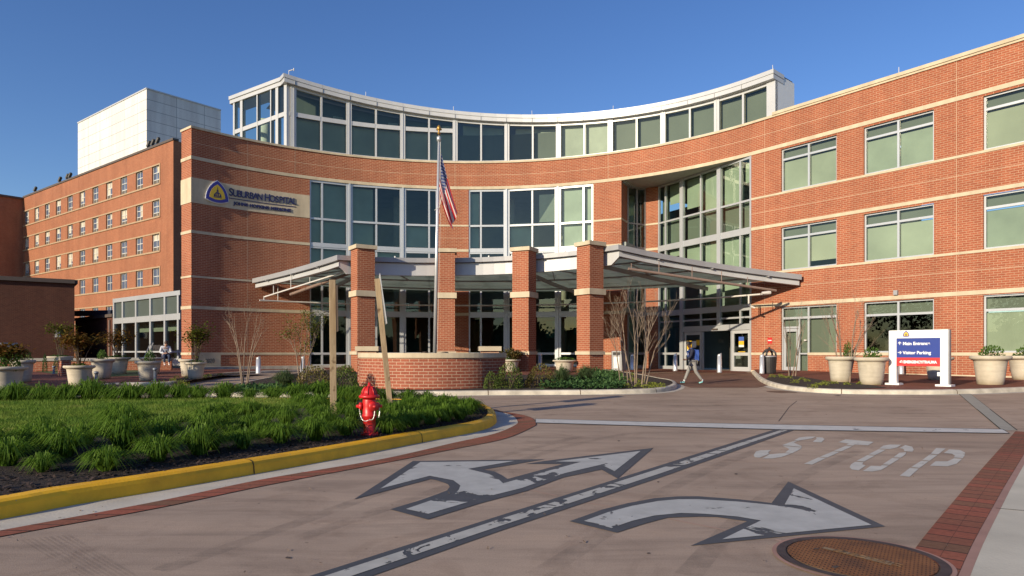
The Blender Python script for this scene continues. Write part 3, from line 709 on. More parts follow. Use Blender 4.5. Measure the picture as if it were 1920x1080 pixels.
for o0,h0,h1 in ((.10,.50,.24),(.18,.235,0)):
    A=G0-dl_*.25+n*o0;B=G1+dl_*.3+n*o0;C=B-n*1.2;D=A-n*1.2
    P=[A,B,C,D]; fb.mesh([(p.x,p.y,zr(p)-h0) for p in P]+[(p.x,p.y,zr(p)-h1) for p in P],[(0,1,5,4),(1,2,6,5),(2,3,7,6),(3,0,4,7),(4,5,6,7),(3,2,1,0)])
fb.build('roof_fascia',ALUW,H)
# roof plate over the clerestory and the flat roof
mb=MB(); L=[sC0+(sC1-sC0)*i/24 for i in range(25)]
for a,b in zip(L[:-1],L[1:]):
    D_=lambda s:-(1.95+3.5*min(1,max(0,(sC1-s)/7))); A=[F(a,-.4),F(b,-.4),F(b,D_(b)),F(a,D_(a))]; mb.face([(p.x,p.y,zr(p)-.05) for p in A]); mb.face([(p.x,p.y,zr(p)-.52) for p in reversed(A)])
mb.build('clerestory_roof',ALUG,H)
mb=MB(); L=[ST(122)+(S_END-ST(122))*i/40 for i in range(41)]
for a,b in zip(L[:-1],L[1:]):
    A=[F(a,-.3),F(b,-.3),F(b,-11),F(a,-11)]; mb.face([(p.x,p.y,14.35) for p in A])
mb.build('flat_roof',STONEG,H)
p=G0+dl_*4.6+V((.613,.79,0))*1.3; mb=MB(); mb.lathe([(.42,14.4),(.42,17.6)],o=(p.x,p.y,0)); mb.build('interior_column',plain('col_white',(.62,.66,.60),.7),H,smooth=True)
# right end wall of the clerestory
C0=F(sC1,DS+.1); C1=C0-NE*1.9
mb=MB()
for P,Qq in ((C0,C1),): 
    mb.face([(P.x,P.y,14.45),(Qq.x,Qq.y,14.45),(Qq.x,Qq.y,zr(Qq)-.1),(P.x,P.y,zr(P)-.1)])
C2=C1-DE*4; mb.face([(C1.x,C1.y,14.45),(C2.x,C2.y,14.45),(C2.x,C2.y,zr(C2)-.1),(C1.x,C1.y,zr(C1)-.1)])
mb.build('metal_end_wall',plain('end_panel',(.62,.64,.66),.5,var=.04),H)
# left glazed vestibule
V0=V((-20.0,41.25,0)); V1=V((-27.95,47.9,0)); tv=lambda x: ray_line(x,V0,V1)
xs=[335,310,283,256,231,214.5]
vert=[(tv(x),.22,.55,5.0,.04) for x in xs]; hor=[(0,1,4.78,5.06,.06),(0,1,3.30,3.68,.05),(0,1,1.30,1.40,0),(0,1,.5,.95,0)]
vf=flat_frame(V0,V1,[],[],0,0)
def rev(P,Q):  # frame bars face the camera when built from left to right
    return Q,P
Pv,Qv=V1,V0; tv=lambda x: ray_line(x,Pv,Qv)
vert=[(tv(x),.22,.55,5.0,.04) for x in xs]
vf=flat_frame(Pv,Qv,vert,hor,0,0).build('vestibule_frame',ALU,H)
pm=MB(); sp=MB()
tt=sorted(tv(x) for x in xs)
for a,b in zip(tt[:-1],tt[1:]):
    pane_flat(pm,Pv,Qv,a,b,1.4,3.3); pane_flat(pm,Pv,Qv,a,b,.95,1.3); pane_flat(sp,Pv,Qv,a,b,3.68,4.78,.06)
pm.build('window_pane',GLD,vf); sp.build('spandrel_panel',SPAN,vf)
mb=MB(); ev=(Qv-Pv).normalized(); nv=V((-ev.y,ev.x,0))
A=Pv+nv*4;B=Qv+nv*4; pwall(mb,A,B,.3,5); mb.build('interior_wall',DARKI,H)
mb=MB(); A=Pv+nv*1.0+ev*1;B=Qv+nv*1.0; pwall(mb,A,B,2.7,3.3); mb.build('interior_soffit',INTP,H)
mb=MB(); P4=[Pv,Qv,Qv+nv*6,Pv+nv*6]; mb.face([(p.x,p.y,5.0) for p in P4]); mb.face([(p.x,p.y,3.4) for p in P4]); P=Pv; Qq=Pv+nv*6; pwall(mb,Qq,P,.3,5.0); mb.build('vestibule_roof',ALUG,H)
# lightning rods
rods=[(544,128,0),(687,178,0),(850,195,0),(996,210,0),(1147,197,0),(1443,124,0)]
for x,y,_ in rods:
    s=max(sC0,min(sC1,s_of(x) if x<1400 else SW(x))); p=F(s,-.3); zt=zr(p); m=MB(); m.tube([(p.x,p.y,zt-.1),(p.x,p.y,zt+.42)],.016,6)
    if x==544: m.tube([(p.x,p.y,zt+.4),(p.x+.25,p.y,zt+.47)],.03,6); m.lathe([(.001,-.1),(.06,0),(.001,.12)],o=(p.x+.32,p.y,zt+.48),n=8)
    m.build('lightning_rod',PIPEW,H)
s=SW(1679); p=F(s,-.35); m=MB(); m.tube([(p.x,p.y,14.5),(p.x,p.y,15.1)],.015,6); m.build('lightning_rod',PIPEW,H)
# ================================================================ ENTRANCE CANOPY
CN=thing('entrance_canopy','grey metal canopy sweeping in an arc over the main entrance behind four brick columns','canopy',(CX,CY+12,0))
def cang(a,b): return R((125.5+4.8*b)+( (42.5-14.2*b)-(125.5+4.8*b))*a)
def cz(a,b): return (6.37+.31*a)+((5.88-.43*a)-(6.37+.31*a))*b
def cp(a,b,h=0,out=0):
    t=cang(a,b); r=10.9+9.75*b-out; return V((CX+r*cos(t),CY+r*sin(t),cz(a,b)+h))
def cquad(mb,a0,a1,b0,b1,h0,h1,n=1):
    for i in range(n):
        p,q=a0+(a1-a0)*i/n,a0+(a1-a0)*(i+1)/n
        A=[(p,b0),(q,b0),(q,b1),(p,b1)]
        mb.mesh([cp(*x,h0) for x in A]+[cp(*x,h1) for x in A],[(0,1,5,4),(1,2,6,5),(2,3,7,6),(3,0,4,7),(4,5,6,7),(3,2,1,0)])
def edge(mb,path,w0,w1,h0,h1):
    # path of (a,b); strip swept inwards from the outline
    for (a0,b0,i0),(a1,b1,i1) in zip(path[:-1],path[1:]):
        P=[cp(a0,b0),cp(a1,b1)]; I=[V(i0),V(i1)]
        o=[p+i*w0 for p,i in zip(P,I)]; q=[p+i*w1 for p,i in zip(P,I)]
        up=V((0,0,1)); mb.mesh([o[0]+up*h0,o[1]+up*h0,q[1]+up*h0,q[0]+up*h0,o[0]+up*h1,o[1]+up*h1,q[1]+up*h1,q[0]+up*h1],[(0,1,5,4),(1,2,6,5),(2,3,7,6),(3,0,4,7),(4,5,6,7),(3,2,1,0)])
NA=26
def inward(a): t=cang(a,0); return V((cos(t),sin(t),0))
lin=(cp(1,.5)-cp(0,.5)); lin.z=0
ld=(cp(0,1)-cp(0,0)); ld.z=0; ld.normalize(); li=V((ld.y,-ld.x,0)); 
rd=(cp(1,1)-cp(1,0)); rd.z=0; rd.normalize(); ri=V((-rd.y,rd.x,0))
def miter(u,v): 
    m=(u+v); return m/ (m.dot(u))
front=[(i/NA,0,inward(i/NA)) for i in range(NA+1)]
front[0]=(0,0,miter(inward(0),li)); front[-1]=(1,0,miter(inward(1),ri))
left=[(0,1-i/6,li) for i in range(7)]; left[-1]=(0,0,front[0][2])
right=[(1,i/6,ri) for i in range(7)]; right[0]=(1,0,front[-1][2])
mb=MB(); edge(mb,left,0,.6,-.27,0); edge(mb,front,0,.6,-.25,0); edge(mb,right,0,.6,-.27,0)
mb.build('roof_edge',ALUG,CN)
mb=MB(); edge(mb,left,.20,.45,-.55,-.29)
for p0,p1 in zip(front[:-1],front[1:]):
    pass
# the front fascia deepens away from its mitred corners
def fdep(a): 
    k=min(a,1-a); return .34+.36*min(1,k/.035)
for (a0,b0,i0),(a1,b1,i1) in zip(front[:-1],front[1:]):
    P=[cp(a0,0),cp(a1,0)]; o=[P[0]+V(i0)*.22,P[1]+V(i1)*.22]; q=[P[0]+V(i0)*.4,P[1]+V(i1)*.4]; h=[-fdep(a0)-.24,-fdep(a1)-.24]
    u=V((0,0,1)); mb.mesh([o[0]+u*h[0],o[1]+u*h[1],q[1]+u*h[1],q[0]+u*h[0],o[0]-u*.27,o[1]-u*.27,q[1]-u*.27,q[0]-u*.27],[(0,1,5,4),(1,2,6,5),(2,3,7,6),(3,0,4,7),(4,5,6,7),(3,2,1,0)])
edge(mb,right,.20,.45,-.55,-.29)
mb.build('fascia',ALUW,CN)
mb=MB()
for a in (.12,.2,.355,.52,.60,.71,.79): 
    P=cp(a,0,-.02); m=inward(a); mb.lathe([(.05,0),(.05,.12),(.0,.13)],o=P+m*.2,n=8)
mb.build('roof_vent',ALUW,CN)
# glazed roof with radial beams and light slots
mb=MB(); sl_=MB()
bs=[.03,.16,.18,.31,.33,.46,.48,.61,.63,.76,.78,.90,.92,.985]
NC=16
for i in range(NC):
    a0,a1=.012+.976*i/NC,.012+.976*(i+1)/NC
    for k,(b0,b1) in enumerate(zip(bs[:-1],bs[1:])):
        if k%2==0: cquad(mb,a0,a1,b0,b1,-.20,-.12)
        else:
            cquad(mb,a0,a0+.010,b0,b1,-.20,-.12); cquad(mb,a1-.010,a1,b0,b1,-.20,-.12); cquad(sl_,a0+.010,a1-.010,b0,b1,-.17,-.15)
mb.build('roof_glazing',SOFF,CN)
m,nt,b_,o_=newmat('skylight'); nt.nodes.remove(b_); t_=nt.nodes.new('ShaderNodeBsdfTranslucent'); t_.inputs[0].default_value=(.75,.78,.74,1); tr_=nt.nodes.new('ShaderNodeBsdfTransparent'); mx_=nt.nodes.new('ShaderNodeMixShader'); mx_.inputs[0].default_value=.25
nt.links.new(t_.outputs[0],mx_.inputs[1]); nt.links.new(tr_.outputs[0],mx_.inputs[2]); nt.links.new(mx_.outputs[0],o_.inputs[0])
sl_.build('skylight_slot',m,CN)
for a in (.13,.36,.60,.84):
    mb=MB(); L=[cp(a,b,-.42) for b in (.02,.3,.6,.98)]
    for p,q in zip(L[:-1],L[1:]): mb.bar(p,q,.10,.22)
    mb.build('roof_beam',ALUG,CN)
mb=MB()
for b in (.245,.545,.84):
    L=[cp(i/20,b,-.30) for i in range(21)]; mb.tube(L,.045,6)
for i in range(8):
    a0=.04+.92*i/8; a1=a0+.92/8; am=(a0+a1)/2
    mb.tube([cp(a0,.245,-.3),cp(am,.03,-.3),cp(a1,.245,-.3)],.04,6); 
    if i>=5 or i<2: mb.tube([cp(a0,.545,-.3),cp(am,.245,-.3),cp(a1,.545,-.3)],.04,6)
mb.build('roof_truss',ALUG,CN)
# pipe rails under the edges, with hangers
def rail(mat,P,hang,r=.05,name='pipe_rail'):
    mb=MB(); mb.tube(P,r,8)
    for p,q in hang: mb.tube([p,q],.022,5)
    return mb.build(name,mat,CN)
Lp=[dp(495,557,41.0),dp(660,505,36.6),dp(700,492,36.2)]
hang=[]
for t,h in ((.12,.5),(.33,.9),(.55,.5),(.75,.9),(.9,.55)):
    p=Lp[0]+(Lp[1]-Lp[0])*t; hang.append((p,p+V((0,0,h))))
rail(PIPEW,[Lp[0]-V((0,0,.15)),Lp[0]]+Lp[1:],hang,.045)
rail(PIPEB,[dp(545,552,41.5),dp(662,510,37.2)],[],.09)
Rp=[dp(1178,504,34.2),dp(1455,545,35.9)]
hang=[(Rp[0]+(Rp[1]-Rp[0])*t,Rp[0]+(Rp[1]-Rp[0])*t+V((0,0,h))) for t,h in ((.02,.3),(.2,.6),(.42,.6),(.62,.6),(.8,.5))]
rail(PIPEB,Rp,hang,.07)
P=[]
for i in range(31):
    t=R(130.5-(130.5-31.5)*i/30); P.append(V((CX+19.2*cos(t),CY+19.2*sin(t),4.45)))
rail(PIPEW,P,[(P[k],P[k]+V((0,0,1.1))) for k in (1,8,15,22)],.05)
P0=P[-1]; mb=MB(); mb.tube([P0-V((.25,.1,.0)),P0+V((.2,-.1,.06))],.10,8); mb.tube([P[-2],P[-2]-V((0,0,.55)),P[-2]+V((.3,-.1,-.7))],.05,6); mb.build('floodlight',PIPEW,CN)
# ================================================================ BRICK COLUMNS
def column(th,label):
    t=R(th); c=V((CX+10.4*cos(t),CY+10.4*sin(t),0)); w=.475
    o=thing('brick_column',label,'column',(c.x,c.y,.1),0,'brick columns in front of the entrance')
    rz=R({119:33,94.5:5,70.9:-26.8,49.9:-53}[th])
    def part(name,z0,z1,w,mat,b=.0):
        m=MB(); m.box((-w,-w,z0),(w,w,z1),rz,(c.x,c.y,0)); return m.build(name,mat,o,bevel=b)
    part('shaft',.05,1.19,w,BR); part('shaft',1.36,4.20,w,BR); part('shaft',4.50,6.66,w,BR)
    part('stone_band',1.19,1.36,w+.06,STONE,.01); part('stone_band',4.20,4.50,w+.09,STONE,.01); part('stone_cap',6.66,6.86,w+.10,STONE,.015)
for th,l in ((119,'square brick column with stone cap, leftmost of the four before the entrance'),(94.5,'square brick column with stone cap just right of the flagpole'),(70.9,'square brick column with stone cap, third from the left before the entrance'),(49.9,'square brick column with stone cap, rightmost of the four, beside the bare tree')): column(th,l)
# ================================================================ OLD WING
OW=thing('old_hospital_wing','older brick wing with rows of small white windows behind the glass vestibule','building',(-33.0,68.0,0))
K=V(((325-960)/FPX*68,68,0)); DL=V((-.793,.609,0)); DR=V((.613,.79,0)); ZO=CZ+398*68/1280
lx=lambda x:( lambda k:(k*K.y-K.x)/(DL.x-k*DL.y))((x-960)/FPX)   # distance along facade from the corner
LW=lx(44)
def O(u,z,d=0): p=K+DL*u+V((-.609,-.793,0))*d; return V((p.x,p.y,z))
wr=[(20.5,18.62),(16.95,15.27),(13.48,11.72),(9.98,8.27),(6.5,4.8)]
u0,u1=lx(301),lx(45.5); pitch=(lx(50)-lx(292))/10; ww=1.62
wins_o=[lx(292)+pitch*k for k in range(11)]
mb=MB()
S=sorted({0,LW}|{c+s*ww/2 for c in wins_o for s in (-1,1)}); S=[s for s in S if 0<=s<=LW]; Z=sorted({0,ZO}|{z for a in wr for z in a})
for a,b in zip(S[:-1],S[1:]):
    for c,e in zip(Z[:-1],Z[1:]):
        m=(a+b)/2; z=(c+e)/2
        if any(abs(m-w)<ww/2 for w in wins_o) and any(q<z<p for p,q in wr): continue
        mb.face([O(b,c),O(a,c),O(a,e),O(b,e)],[(-b,c),(-a,c),(-a,e),(-b,e)])
for w in wins_o:
    for p,q in wr:
        for s in (-1,1):
            u=w+s*ww/2; mb.face([O(u,q),O(u,q,-.3),O(u,p,-.3),O(u,p)],[(0,q),(.3,q),(.3,p),(0,p)])
        mb.face([O(w+ww/2,p),O(w-ww/2,p),O(w-ww/2,p,-.3),O(w+ww/2,p,-.3)])
e1=K+DR*22
mb.face([(K.x,K.y,0),(e1.x,e1.y,0),(e1.x,e1.y,ZO),(K.x,K.y,ZO)],[(0,0),(22,0),(22,ZO),(0,ZO)])
mb.build('brick_wall',BRO,OW)
mb=MB()
def ostrip(u0,u1,z0,z1,d0,d1):
    A=[O(u1,0,d1),O(u0,0,d1),O(u0,0,d0),O(u1,0,d0)]; mb.mesh([(p.x,p.y,z0) for p in A]+[(p.x,p.y,z1) for p in A],[(0,1,5,4),(1,2,6,5),(2,3,7,6),(3,0,4,7),(4,5,6,7),(3,2,1,0)])
for p,q in wr: ostrip(wins_o[0]-ww/2-.2,LW,p,p+.14,-.1,.05); ostrip(wins_o[0]-ww/2-.2,LW,q-.16,q,-.1,.09); ostrip(wins_o[0]-ww/2-.2,wins_o[0]-ww/2-.03,q,p,-.1,.05)
mb.build('stone_band',plain('stone_tan',(.38,.27,.17),.85),OW)
mb=MB(); ostrip(-.1,LW,ZO,ZO+.22,-.5,.1)
A=[K+DR*0,e1]; mb.build('roof_edge',plain('dark_coping',(.09,.07,.06),.7),OW)
mb=MB(); P=[K,K+DL*LW,K+DL*LW+DR*22,e1]; mb.face([(p.x,p.y,ZO-.1) for p in P]); mb.build('flat_roof',STONEG,OW)
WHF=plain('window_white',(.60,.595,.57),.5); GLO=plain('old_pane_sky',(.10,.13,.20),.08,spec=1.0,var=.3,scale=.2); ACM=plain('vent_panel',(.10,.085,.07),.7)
BLO=plain('old_blind',(.52,.47,.38),.8)
def old_win(w,p,q,kind):
    fm=MB(); 
    def ob(u0,u1,z0,z1,d0=-.24,d1=-.14):
        A=[O(u1,0,d1),O(u0,0,d1),O(u0,0,d0),O(u1,0,d0)]; fm.mesh([(x.x,x.y,z0) for x in A]+[(x.x,x.y,z1) for x in A],[(0,1,5,4),(1,2,6,5),(2,3,7,6),(3,0,4,7),(4,5,6,7),(3,2,1,0)])
    a,b=w-ww/2,w+ww/2; h=.07; hh=p-q; zl=q+hh*.24 if kind!=2 else q
    for s,t in ((a,a+h),(b-h,b),(w-h/2,w+h/2)): ob(s,t,q,p)
    for z in (q,zl-.0,p-h,(zl+p)/2): ob(a+h,b-h,z,z+h,-.23,-.135)
    f=fm.build('window',WHF,OW)
    m=MB(); m.face([O(b,zl,-.2),O(a,zl,-.2),O(a,p,-.2),O(b,p,-.2)]); m.build('pane',GLO,f)
    if zl>q:
        m=MB(); m.face([O(b,q,-.17),O(a,q,-.17),O(a,zl,-.17),O(b,zl,-.17)]); m.build('vent_panel',ACM,f)
    if kind==1:
        m=MB(); r=random.Random(int(w*100+p*10)); 
        for s,t in ((a,w),(w,b)):
            if r.random()<.75: zz=zl+(p-zl)*r.choice([0,.25,.5,.5]); m.face([O(t,zz,-.19),O(s,zz,-.19),O(s,p,-.19),O(t,p,-.19)])
        if m.f: m.build('blind',BLO,f)
for j,(p,q) in enumerate(wr):
    for k,w in enumerate(wins_o):
        if j>=3 and k>10: continue
        kind=2 if j==3 and k<7 else (1 if (j in(1,) and k>1) or (j==2 and k>4) or (j==0 and k>6) or random.random()<.25 else 0)
        old_win(w,p,q,kind)
# white penthouse on its roof
B0=V(((275-960)/FPX*73.2,73.2,0)); zb0,zb1=ZO-.5,CZ+495*73.2/1280
k=(146-960)/FPX; tl=(k*B0.y-B0.x)/(DL.x-k*DL.y); k=(414-960)/FPX; tr=(k*B0.y-B0.x)/(DR.x-k*DR.y)
PAN=brick('metal_cladding',(.68,.68,.66),(.72,.72,.70),(.33,.34,.35),w=3.2,h=1.12,ms=.03,offset=0,var=.06,rough=.5)
mb=MB(); b1=B0+DL*tl; b2=B0+DR*tr; b3=b1+DR*tr
for P,Qq,l in ((b1,B0,tl),(B0,b2,tr),(b3,b1,tr),(b2,b3,tl)):
    off=zb1; mb.face([(P.x,P.y,zb0),(Qq.x,Qq.y,zb0),(Qq.x,Qq.y,zb1),(P.x,P.y,zb1)],[(0,zb0-zb1),(l,zb0-zb1),(l,0),(0,0)])
mb.face([(p.x,p.y,zb1) for p in (b1,B0,b2,b3)]); ph=mb.build('penthouse',PAN,OW)
mb=MB()
for P,Qq in ((b1,B0),(B0,b2)): mb.bar(V((P.x,P.y,zb1+.02)),V((Qq.x,Qq.y,zb1+.02)),.16,.14)
mb.build('penthouse_trim',ALUW,ph)
# inner projecting wing, seen at the far left
W0=K+DL*LW; W1=W0-DR*60; zw=CZ+287*W0.y/1280
mb=MB(); mb.face([(W1.x,W1.y,0),(W0.x,W0.y,0),(W0.x,W0.y,zw),(W1.x,W1.y,zw)],[(0,0),(60,0),(60,zw),(0,zw)])
W2=W1+DL*20; W3=W0+DL*20; mb.face([(p.x,p.y,zw) for p in (W1,W0,W3,W2)]); mb.face([(W2.x,W2.y,0),(W1.x,W1.y,0),(W1.x,W1.y,zw),(W2.x,W2.y,zw)])
mb.build('projecting_wing',BRO,OW)
mb=MB(); mb.bar(V((W1.x,W1.y,zw+.1)),V((W0.x,W0.y,zw+.1)),.4,.25); mb.build('roof_edge',MATS['dark_coping'],OW)
# roof floodlights
BLKF=plain('floodlight_black',(.028,.026,.026),.6)
fi=[(273,276,1),(281,273,1),(290,270,1),(107,347,0),(121,342,0),(126,340,0),(61,366,0)]
for n,(x,y,near) in enumerate(fi):
    u=lx(x); p=O(u,ZO+.2,-.4); o=thing('roof_floodlight',('dark floodlight on the old wing roof in front of the white penthouse' if near else 'small dark floodlight on the old wing roof left of the white penthouse'),'floodlight',p,0,'floodlights on the old wing roof near penthouse' if near else 'floodlights on the old wing roof far end',local=True)
    m=MB(); m.tube([(0,0,0),(0,0,.35)],.04,6); m.build('stem',BLKF,o); m=MB(); m.bar((-.22,0,.30),(.05,-.05,.85),.36,.16); m.lathe([(.12,0),(.16,.1),(.0,.16)],o=(.03,-.05,.8),n=8); m.build('lamp_head',BLKF,o)
u=lx(133); p=O(u,ZO,-3); m=MB(); m.tube([(p.x,p.y,p.z),(p.x,p.y,p.z+2.2)],.06,6); tag(m.build('roof_antenna',STEEL),'thin dark antenna mast on the old wing roof left of the white penthouse','antenna')
# ================================================================ LOW DARK BUILDING (left)
LB=thing('low_brick_building','low windowless dark brick building in shade at the left edge','building',(-33,48,0))
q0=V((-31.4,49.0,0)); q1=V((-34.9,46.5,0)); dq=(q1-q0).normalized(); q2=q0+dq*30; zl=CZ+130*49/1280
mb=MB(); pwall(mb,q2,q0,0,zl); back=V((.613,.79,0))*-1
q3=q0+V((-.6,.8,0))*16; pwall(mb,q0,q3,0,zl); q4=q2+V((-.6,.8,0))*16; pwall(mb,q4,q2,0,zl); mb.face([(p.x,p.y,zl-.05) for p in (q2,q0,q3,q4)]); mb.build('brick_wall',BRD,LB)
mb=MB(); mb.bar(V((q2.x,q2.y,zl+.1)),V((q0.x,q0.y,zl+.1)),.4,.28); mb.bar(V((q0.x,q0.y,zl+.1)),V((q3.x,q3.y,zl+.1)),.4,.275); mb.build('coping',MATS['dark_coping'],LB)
m=MB(); p=q2+(q0-q2)*(1-3.9/30); 
for u in (.0,1.0):
    pp=q0+dq*(5.2-u*.0)+V((0,0,CZ+.9*1.0)); 
pp=dp(108,627,47.2); m.box((-.15,-.3,-.2),(.15,.0,.25),math.atan2(-dq.y,-dq.x),pp); m.build('wall_box',PIPEW,LB)
m=MB(); pp=dp(114.5,625,47.2); m.lathe([(.0,-.25),(.22,-.2),(.25,0),(.15,.22),(.0,.25)],o=pp,n=10); m.build('wall_lamp',plain('blue_lamp',(.03,.05,.13),.4),LB)
LC=thing('link_wall','low dark brick link between the shaded building and the glass vestibule','wall',(-32,53,0))
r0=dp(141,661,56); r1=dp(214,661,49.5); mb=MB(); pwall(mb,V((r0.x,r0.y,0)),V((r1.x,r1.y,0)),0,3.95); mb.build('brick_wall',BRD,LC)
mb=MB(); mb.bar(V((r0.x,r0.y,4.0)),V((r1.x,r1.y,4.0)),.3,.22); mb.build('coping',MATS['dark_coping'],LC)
mb=MB(); a=dp(140,588,55);b=dp(214,587,50.5); mb.bar(a,b,.5,.42); mb.build('bridge_beam',plain('navy_beam',(.025,.03,.05),.5),LC)
mb=MB(); a=dp(205,600,50);b=dp(205,668,50); mb.tube([a,b],.05,6); mb.build('downpipe',PIPEB,LC)
# ================================================================ GROUND
def grid_sheet(name,mat,x0,x1,y0,y1,nx,ny,zf,uvs=1):
    mb=MB(); 
    X=[x0+(x1-x0)*i/nx for i in range(nx+1)];Y=[y0+(y1-y0)*j/ny for j in range(ny+1)]
    vs=[(x,y,zf(x,y)) for y in Y for x in X]; fs=[(j*(nx+1)+i,j*(nx+1)+i+1,(j+1)*(nx+1)+i+1,(j+1)*(nx+1)+i) for j in range(ny) for i in range(nx)]
    i0=len(mb.v); mb.v=vs; mb.f=fs; mb.mi=[0]*len(fs)
    for f in fs:
        for k in f: mb.uv.append((vs[k][0],vs[k][1]))
    return mb.build(name,mat)
# road concrete
def roadmat():
    m,nt,b,o=newmat('road_concrete')
    tc=nt.nodes.new('ShaderNodeTexCoord'); P=tc.outputs['Object']
    a=ramp(nt,noise(nt,.35,6,.6,dist=.4),[(.28,(.325,.245,.183)),(.5,(.385,.293,.222)),(.75,(.445,.345,.262))])
    s=ramp(nt,noise(nt,1.0,5,.65,sc=(.35,2.6,1),dist=.6),[(.28,(.70,.69,.69)),(.5,(.97,.97,.97)),(.75,(1.12,1.09,1.06))]); c=mix(nt,1,a,s,'MULTIPLY')
    # broom finish and tyre sweeps
    s2=ramp(nt,noise(nt,1.0,3,.7,sc=(2.0,40,1),dist=.3),[(.3,(.93,.93,.93)),(.7,(1.05,1.05,1.05))]); c=mix(nt,1,c,s2,'MULTIPLY')
    g=ramp(nt,noise(nt,90,2,.6),[(.25,(.80,.80,.80)),(.5,(1,1,1)),(.78,(1.14,1.13,1.12))]); c=mix(nt,1,c,g,'MULTIPLY')
    st=ramp(nt,noise(nt,1.1,6,.68,dist=1.4),[(.50,(1,1,1)),(.62,(.86,.845,.835)),(.70,(.79,.765,.755))]); c=mix(nt,1,c,st,'MULTIPLY')
    sp=ramp(nt,noise(nt,14,1,.5),[(.76,(1,1,1)),(.80,(.55,.52,.5))]); c=mix(nt,1,c,sp,'MULTIPLY')
    nt.links.new(c,b.inputs['Base Color']); b.inputs['Roughness'].default_value=.8; b.inputs['Specular IOR Level'].default_value=.28
    bump(nt,b,noise(nt,120,3,.6),.25,.01); return m
ROAD=roadmat(); MATS['road']=ROAD
g=grid_sheet('ground',plain('far_ground',(.10,.10,.06),.9),-400,400,-200,500,4,4,lambda x,y:-.08); struct(g)
struct(grid_sheet('road',ROAD,-34,44,-14,44,26,58,lambda x,y:GZ(y)))
def poly_sheet(name,mat,pts,z=None,sub=None,kind='structure'):
    mb=MB(); mb.face(pts,[(p[0],p[1]) for p in pts]); o=mb.build(name,mat)
    if kind: o['kind']=kind
    return o
def tri_sheet(name,mat,pts2,zf,mat_uv=None,parent=None,step=1.2):
    """sheet with outline pts2 draped on height zf"""
    import bmesh
    bm=bmesh.new(); vs=[bm.verts.new((p[0],p[1],0)) for p in pts2]; f=bm.faces.new(vs)
    if f.normal.z<0: f.normal_flip()
    x0=min(p[0] for p in pts2);x1=max(p[0] for p in pts2);y0=min(p[1] for p in pts2);y1=max(p[1] for p in pts2)
    k=x0+step
    while k<x1: bmesh.ops.bisect_plane(bm,geom=bm.verts[:]+bm.edges[:]+bm.faces[:],plane_co=(k,0,0),plane_no=(1,0,0)); k+=step
    k=y0+step
    while k<y1: bmesh.ops.bisect_plane(bm,geom=bm.verts[:]+bm.edges[:]+bm.faces[:],plane_co=(0,k,0),plane_no=(0,1,0)); k+=step
    bmesh.ops.triangulate(bm,faces=bm.faces[:])
    uv=bm.loops.layers.uv.new('UVMap')
    for f in bm.faces:
        f.normal_update()
        if f.normal.z<0: f.normal_flip()
        for l in f.loops: l[uv].uv=(l.vert.co.x,l.vert.co.y)
    for v in bm.verts: v.co.z=zf(v.co.x,v.co.y)
    me=bpy.data.meshes.new(name); bm.to_mesh(me); bm.free(); me.materials.append(mat)
    o=bpy.data.objects.new(name,me); COL.objects.link(o); o['kind']='structure'
    return o
def offset_poly(P,d,closed=False):
    out=[]; n=len(P)
    for i in range(n):
        a=V(P[i-1][:2]).to_3d() if (i>0 or closed) else None; b=V(P[i][:2]).to_3d(); c=V(P[(i+1)%n][:2]).to_3d() if (i<n-1 or closed) else None
        ns=[]
        if a is not None: e=(b-a).normalized(); ns.append(V((-e.y,e.x,0)))
        if c is not None: e=(c-b).normalized(); ns.append(V((-e.y,e.x,0)))
        m=sum(ns,V()); m=m/(m.length) ; k=m.dot(ns[0]); out.append((b.x+m.x*d/max(k,.35),b.y+m.y*d/max(k,.35)))
    return out
def smooth_path(P,n=4,closed=False):
    P=[V((p[0],p[1],0)) for p in P]; out=[]
    m=len(P)
    for i in range(m-1):
        p0=P[max(i-1,0)];p1=P[i];p2=P[i+1];p3=P[min(i+2,m-1)]
        for k in range(n):
            t=k/n; out.append(.5*((2*p1)+(p2-p0)*t+(2*p0-5*p1+4*p2-p3)*t*t+(3*p1-p0-3*p2+p3)*t**3))
    out.append(P[-1]); return [(p.x,p.y) for p in out]
def ribbon(name,mat,A,B,zf,dz,z2=None,kind=True,build=True,uvw=None):
    mb=MB(); s=0
    for i in range(len(A)-1):
        l=(V(A[i+1])-V(A[i])).length; w=(V(A[i])-V(B[i])).length if uvw is None else uvw
        P=[A[i],A[i+1],B[i+1],B[i]]
        mb.face([(p[0],p[1],zf(*p)+dz) for p in P],[(0,s),(0,s+l),(w,s+l),(w,s)]); s+=l
    if not build: return mb
    o=mb.build(name,mat)
    if kind: o['kind']='structure'
    return o
def kerb(name,mat,outer,w,h,zf,kind=True,rad=.05,label=None):
    """kerb whose road-side foot follows 'outer'; body lies to its left"""
    prof=[(0,0),(.012,h-rad),(.03,h-rad*.35),(rad+.02,h),(w,h+.006),(w,-.02)]
    lines=[offset_poly(outer,d) for d,_ in prof]; mb=MB(); s=0
    for i in range(len(outer)-1):
        l=(V(outer[i+1])-V(outer[i])).length
        for k in range(len(prof)-1):
            q=[lines[k][i],lines[k][i+1],lines[k+1][i+1],lines[k+1][i]]; hs=[prof[k][1],prof[k][1],prof[k+1][1],prof[k+1][1]]
            mb.face([(p[0],p[1],zf(*p)+hh) for p,hh in zip(q,hs)],[(s,hs[0]),(s+l,hs[0]),(s+l,hs[2]),(s,hs[2])])
        s+=l
    for i in (0,len(outer)-1):
        mb.face([(lines[k][i][0],lines[k][i][1],zf(*lines[k][i])+prof[k][1]) for k in range(len(prof))])
    o=mb.build(name,mat,smooth=True)
    # joints
    if kind: o['kind']='structure'
    return o
ZG=lambda x,y:GZ(y)
G2=lambda x,y:GZ(y)
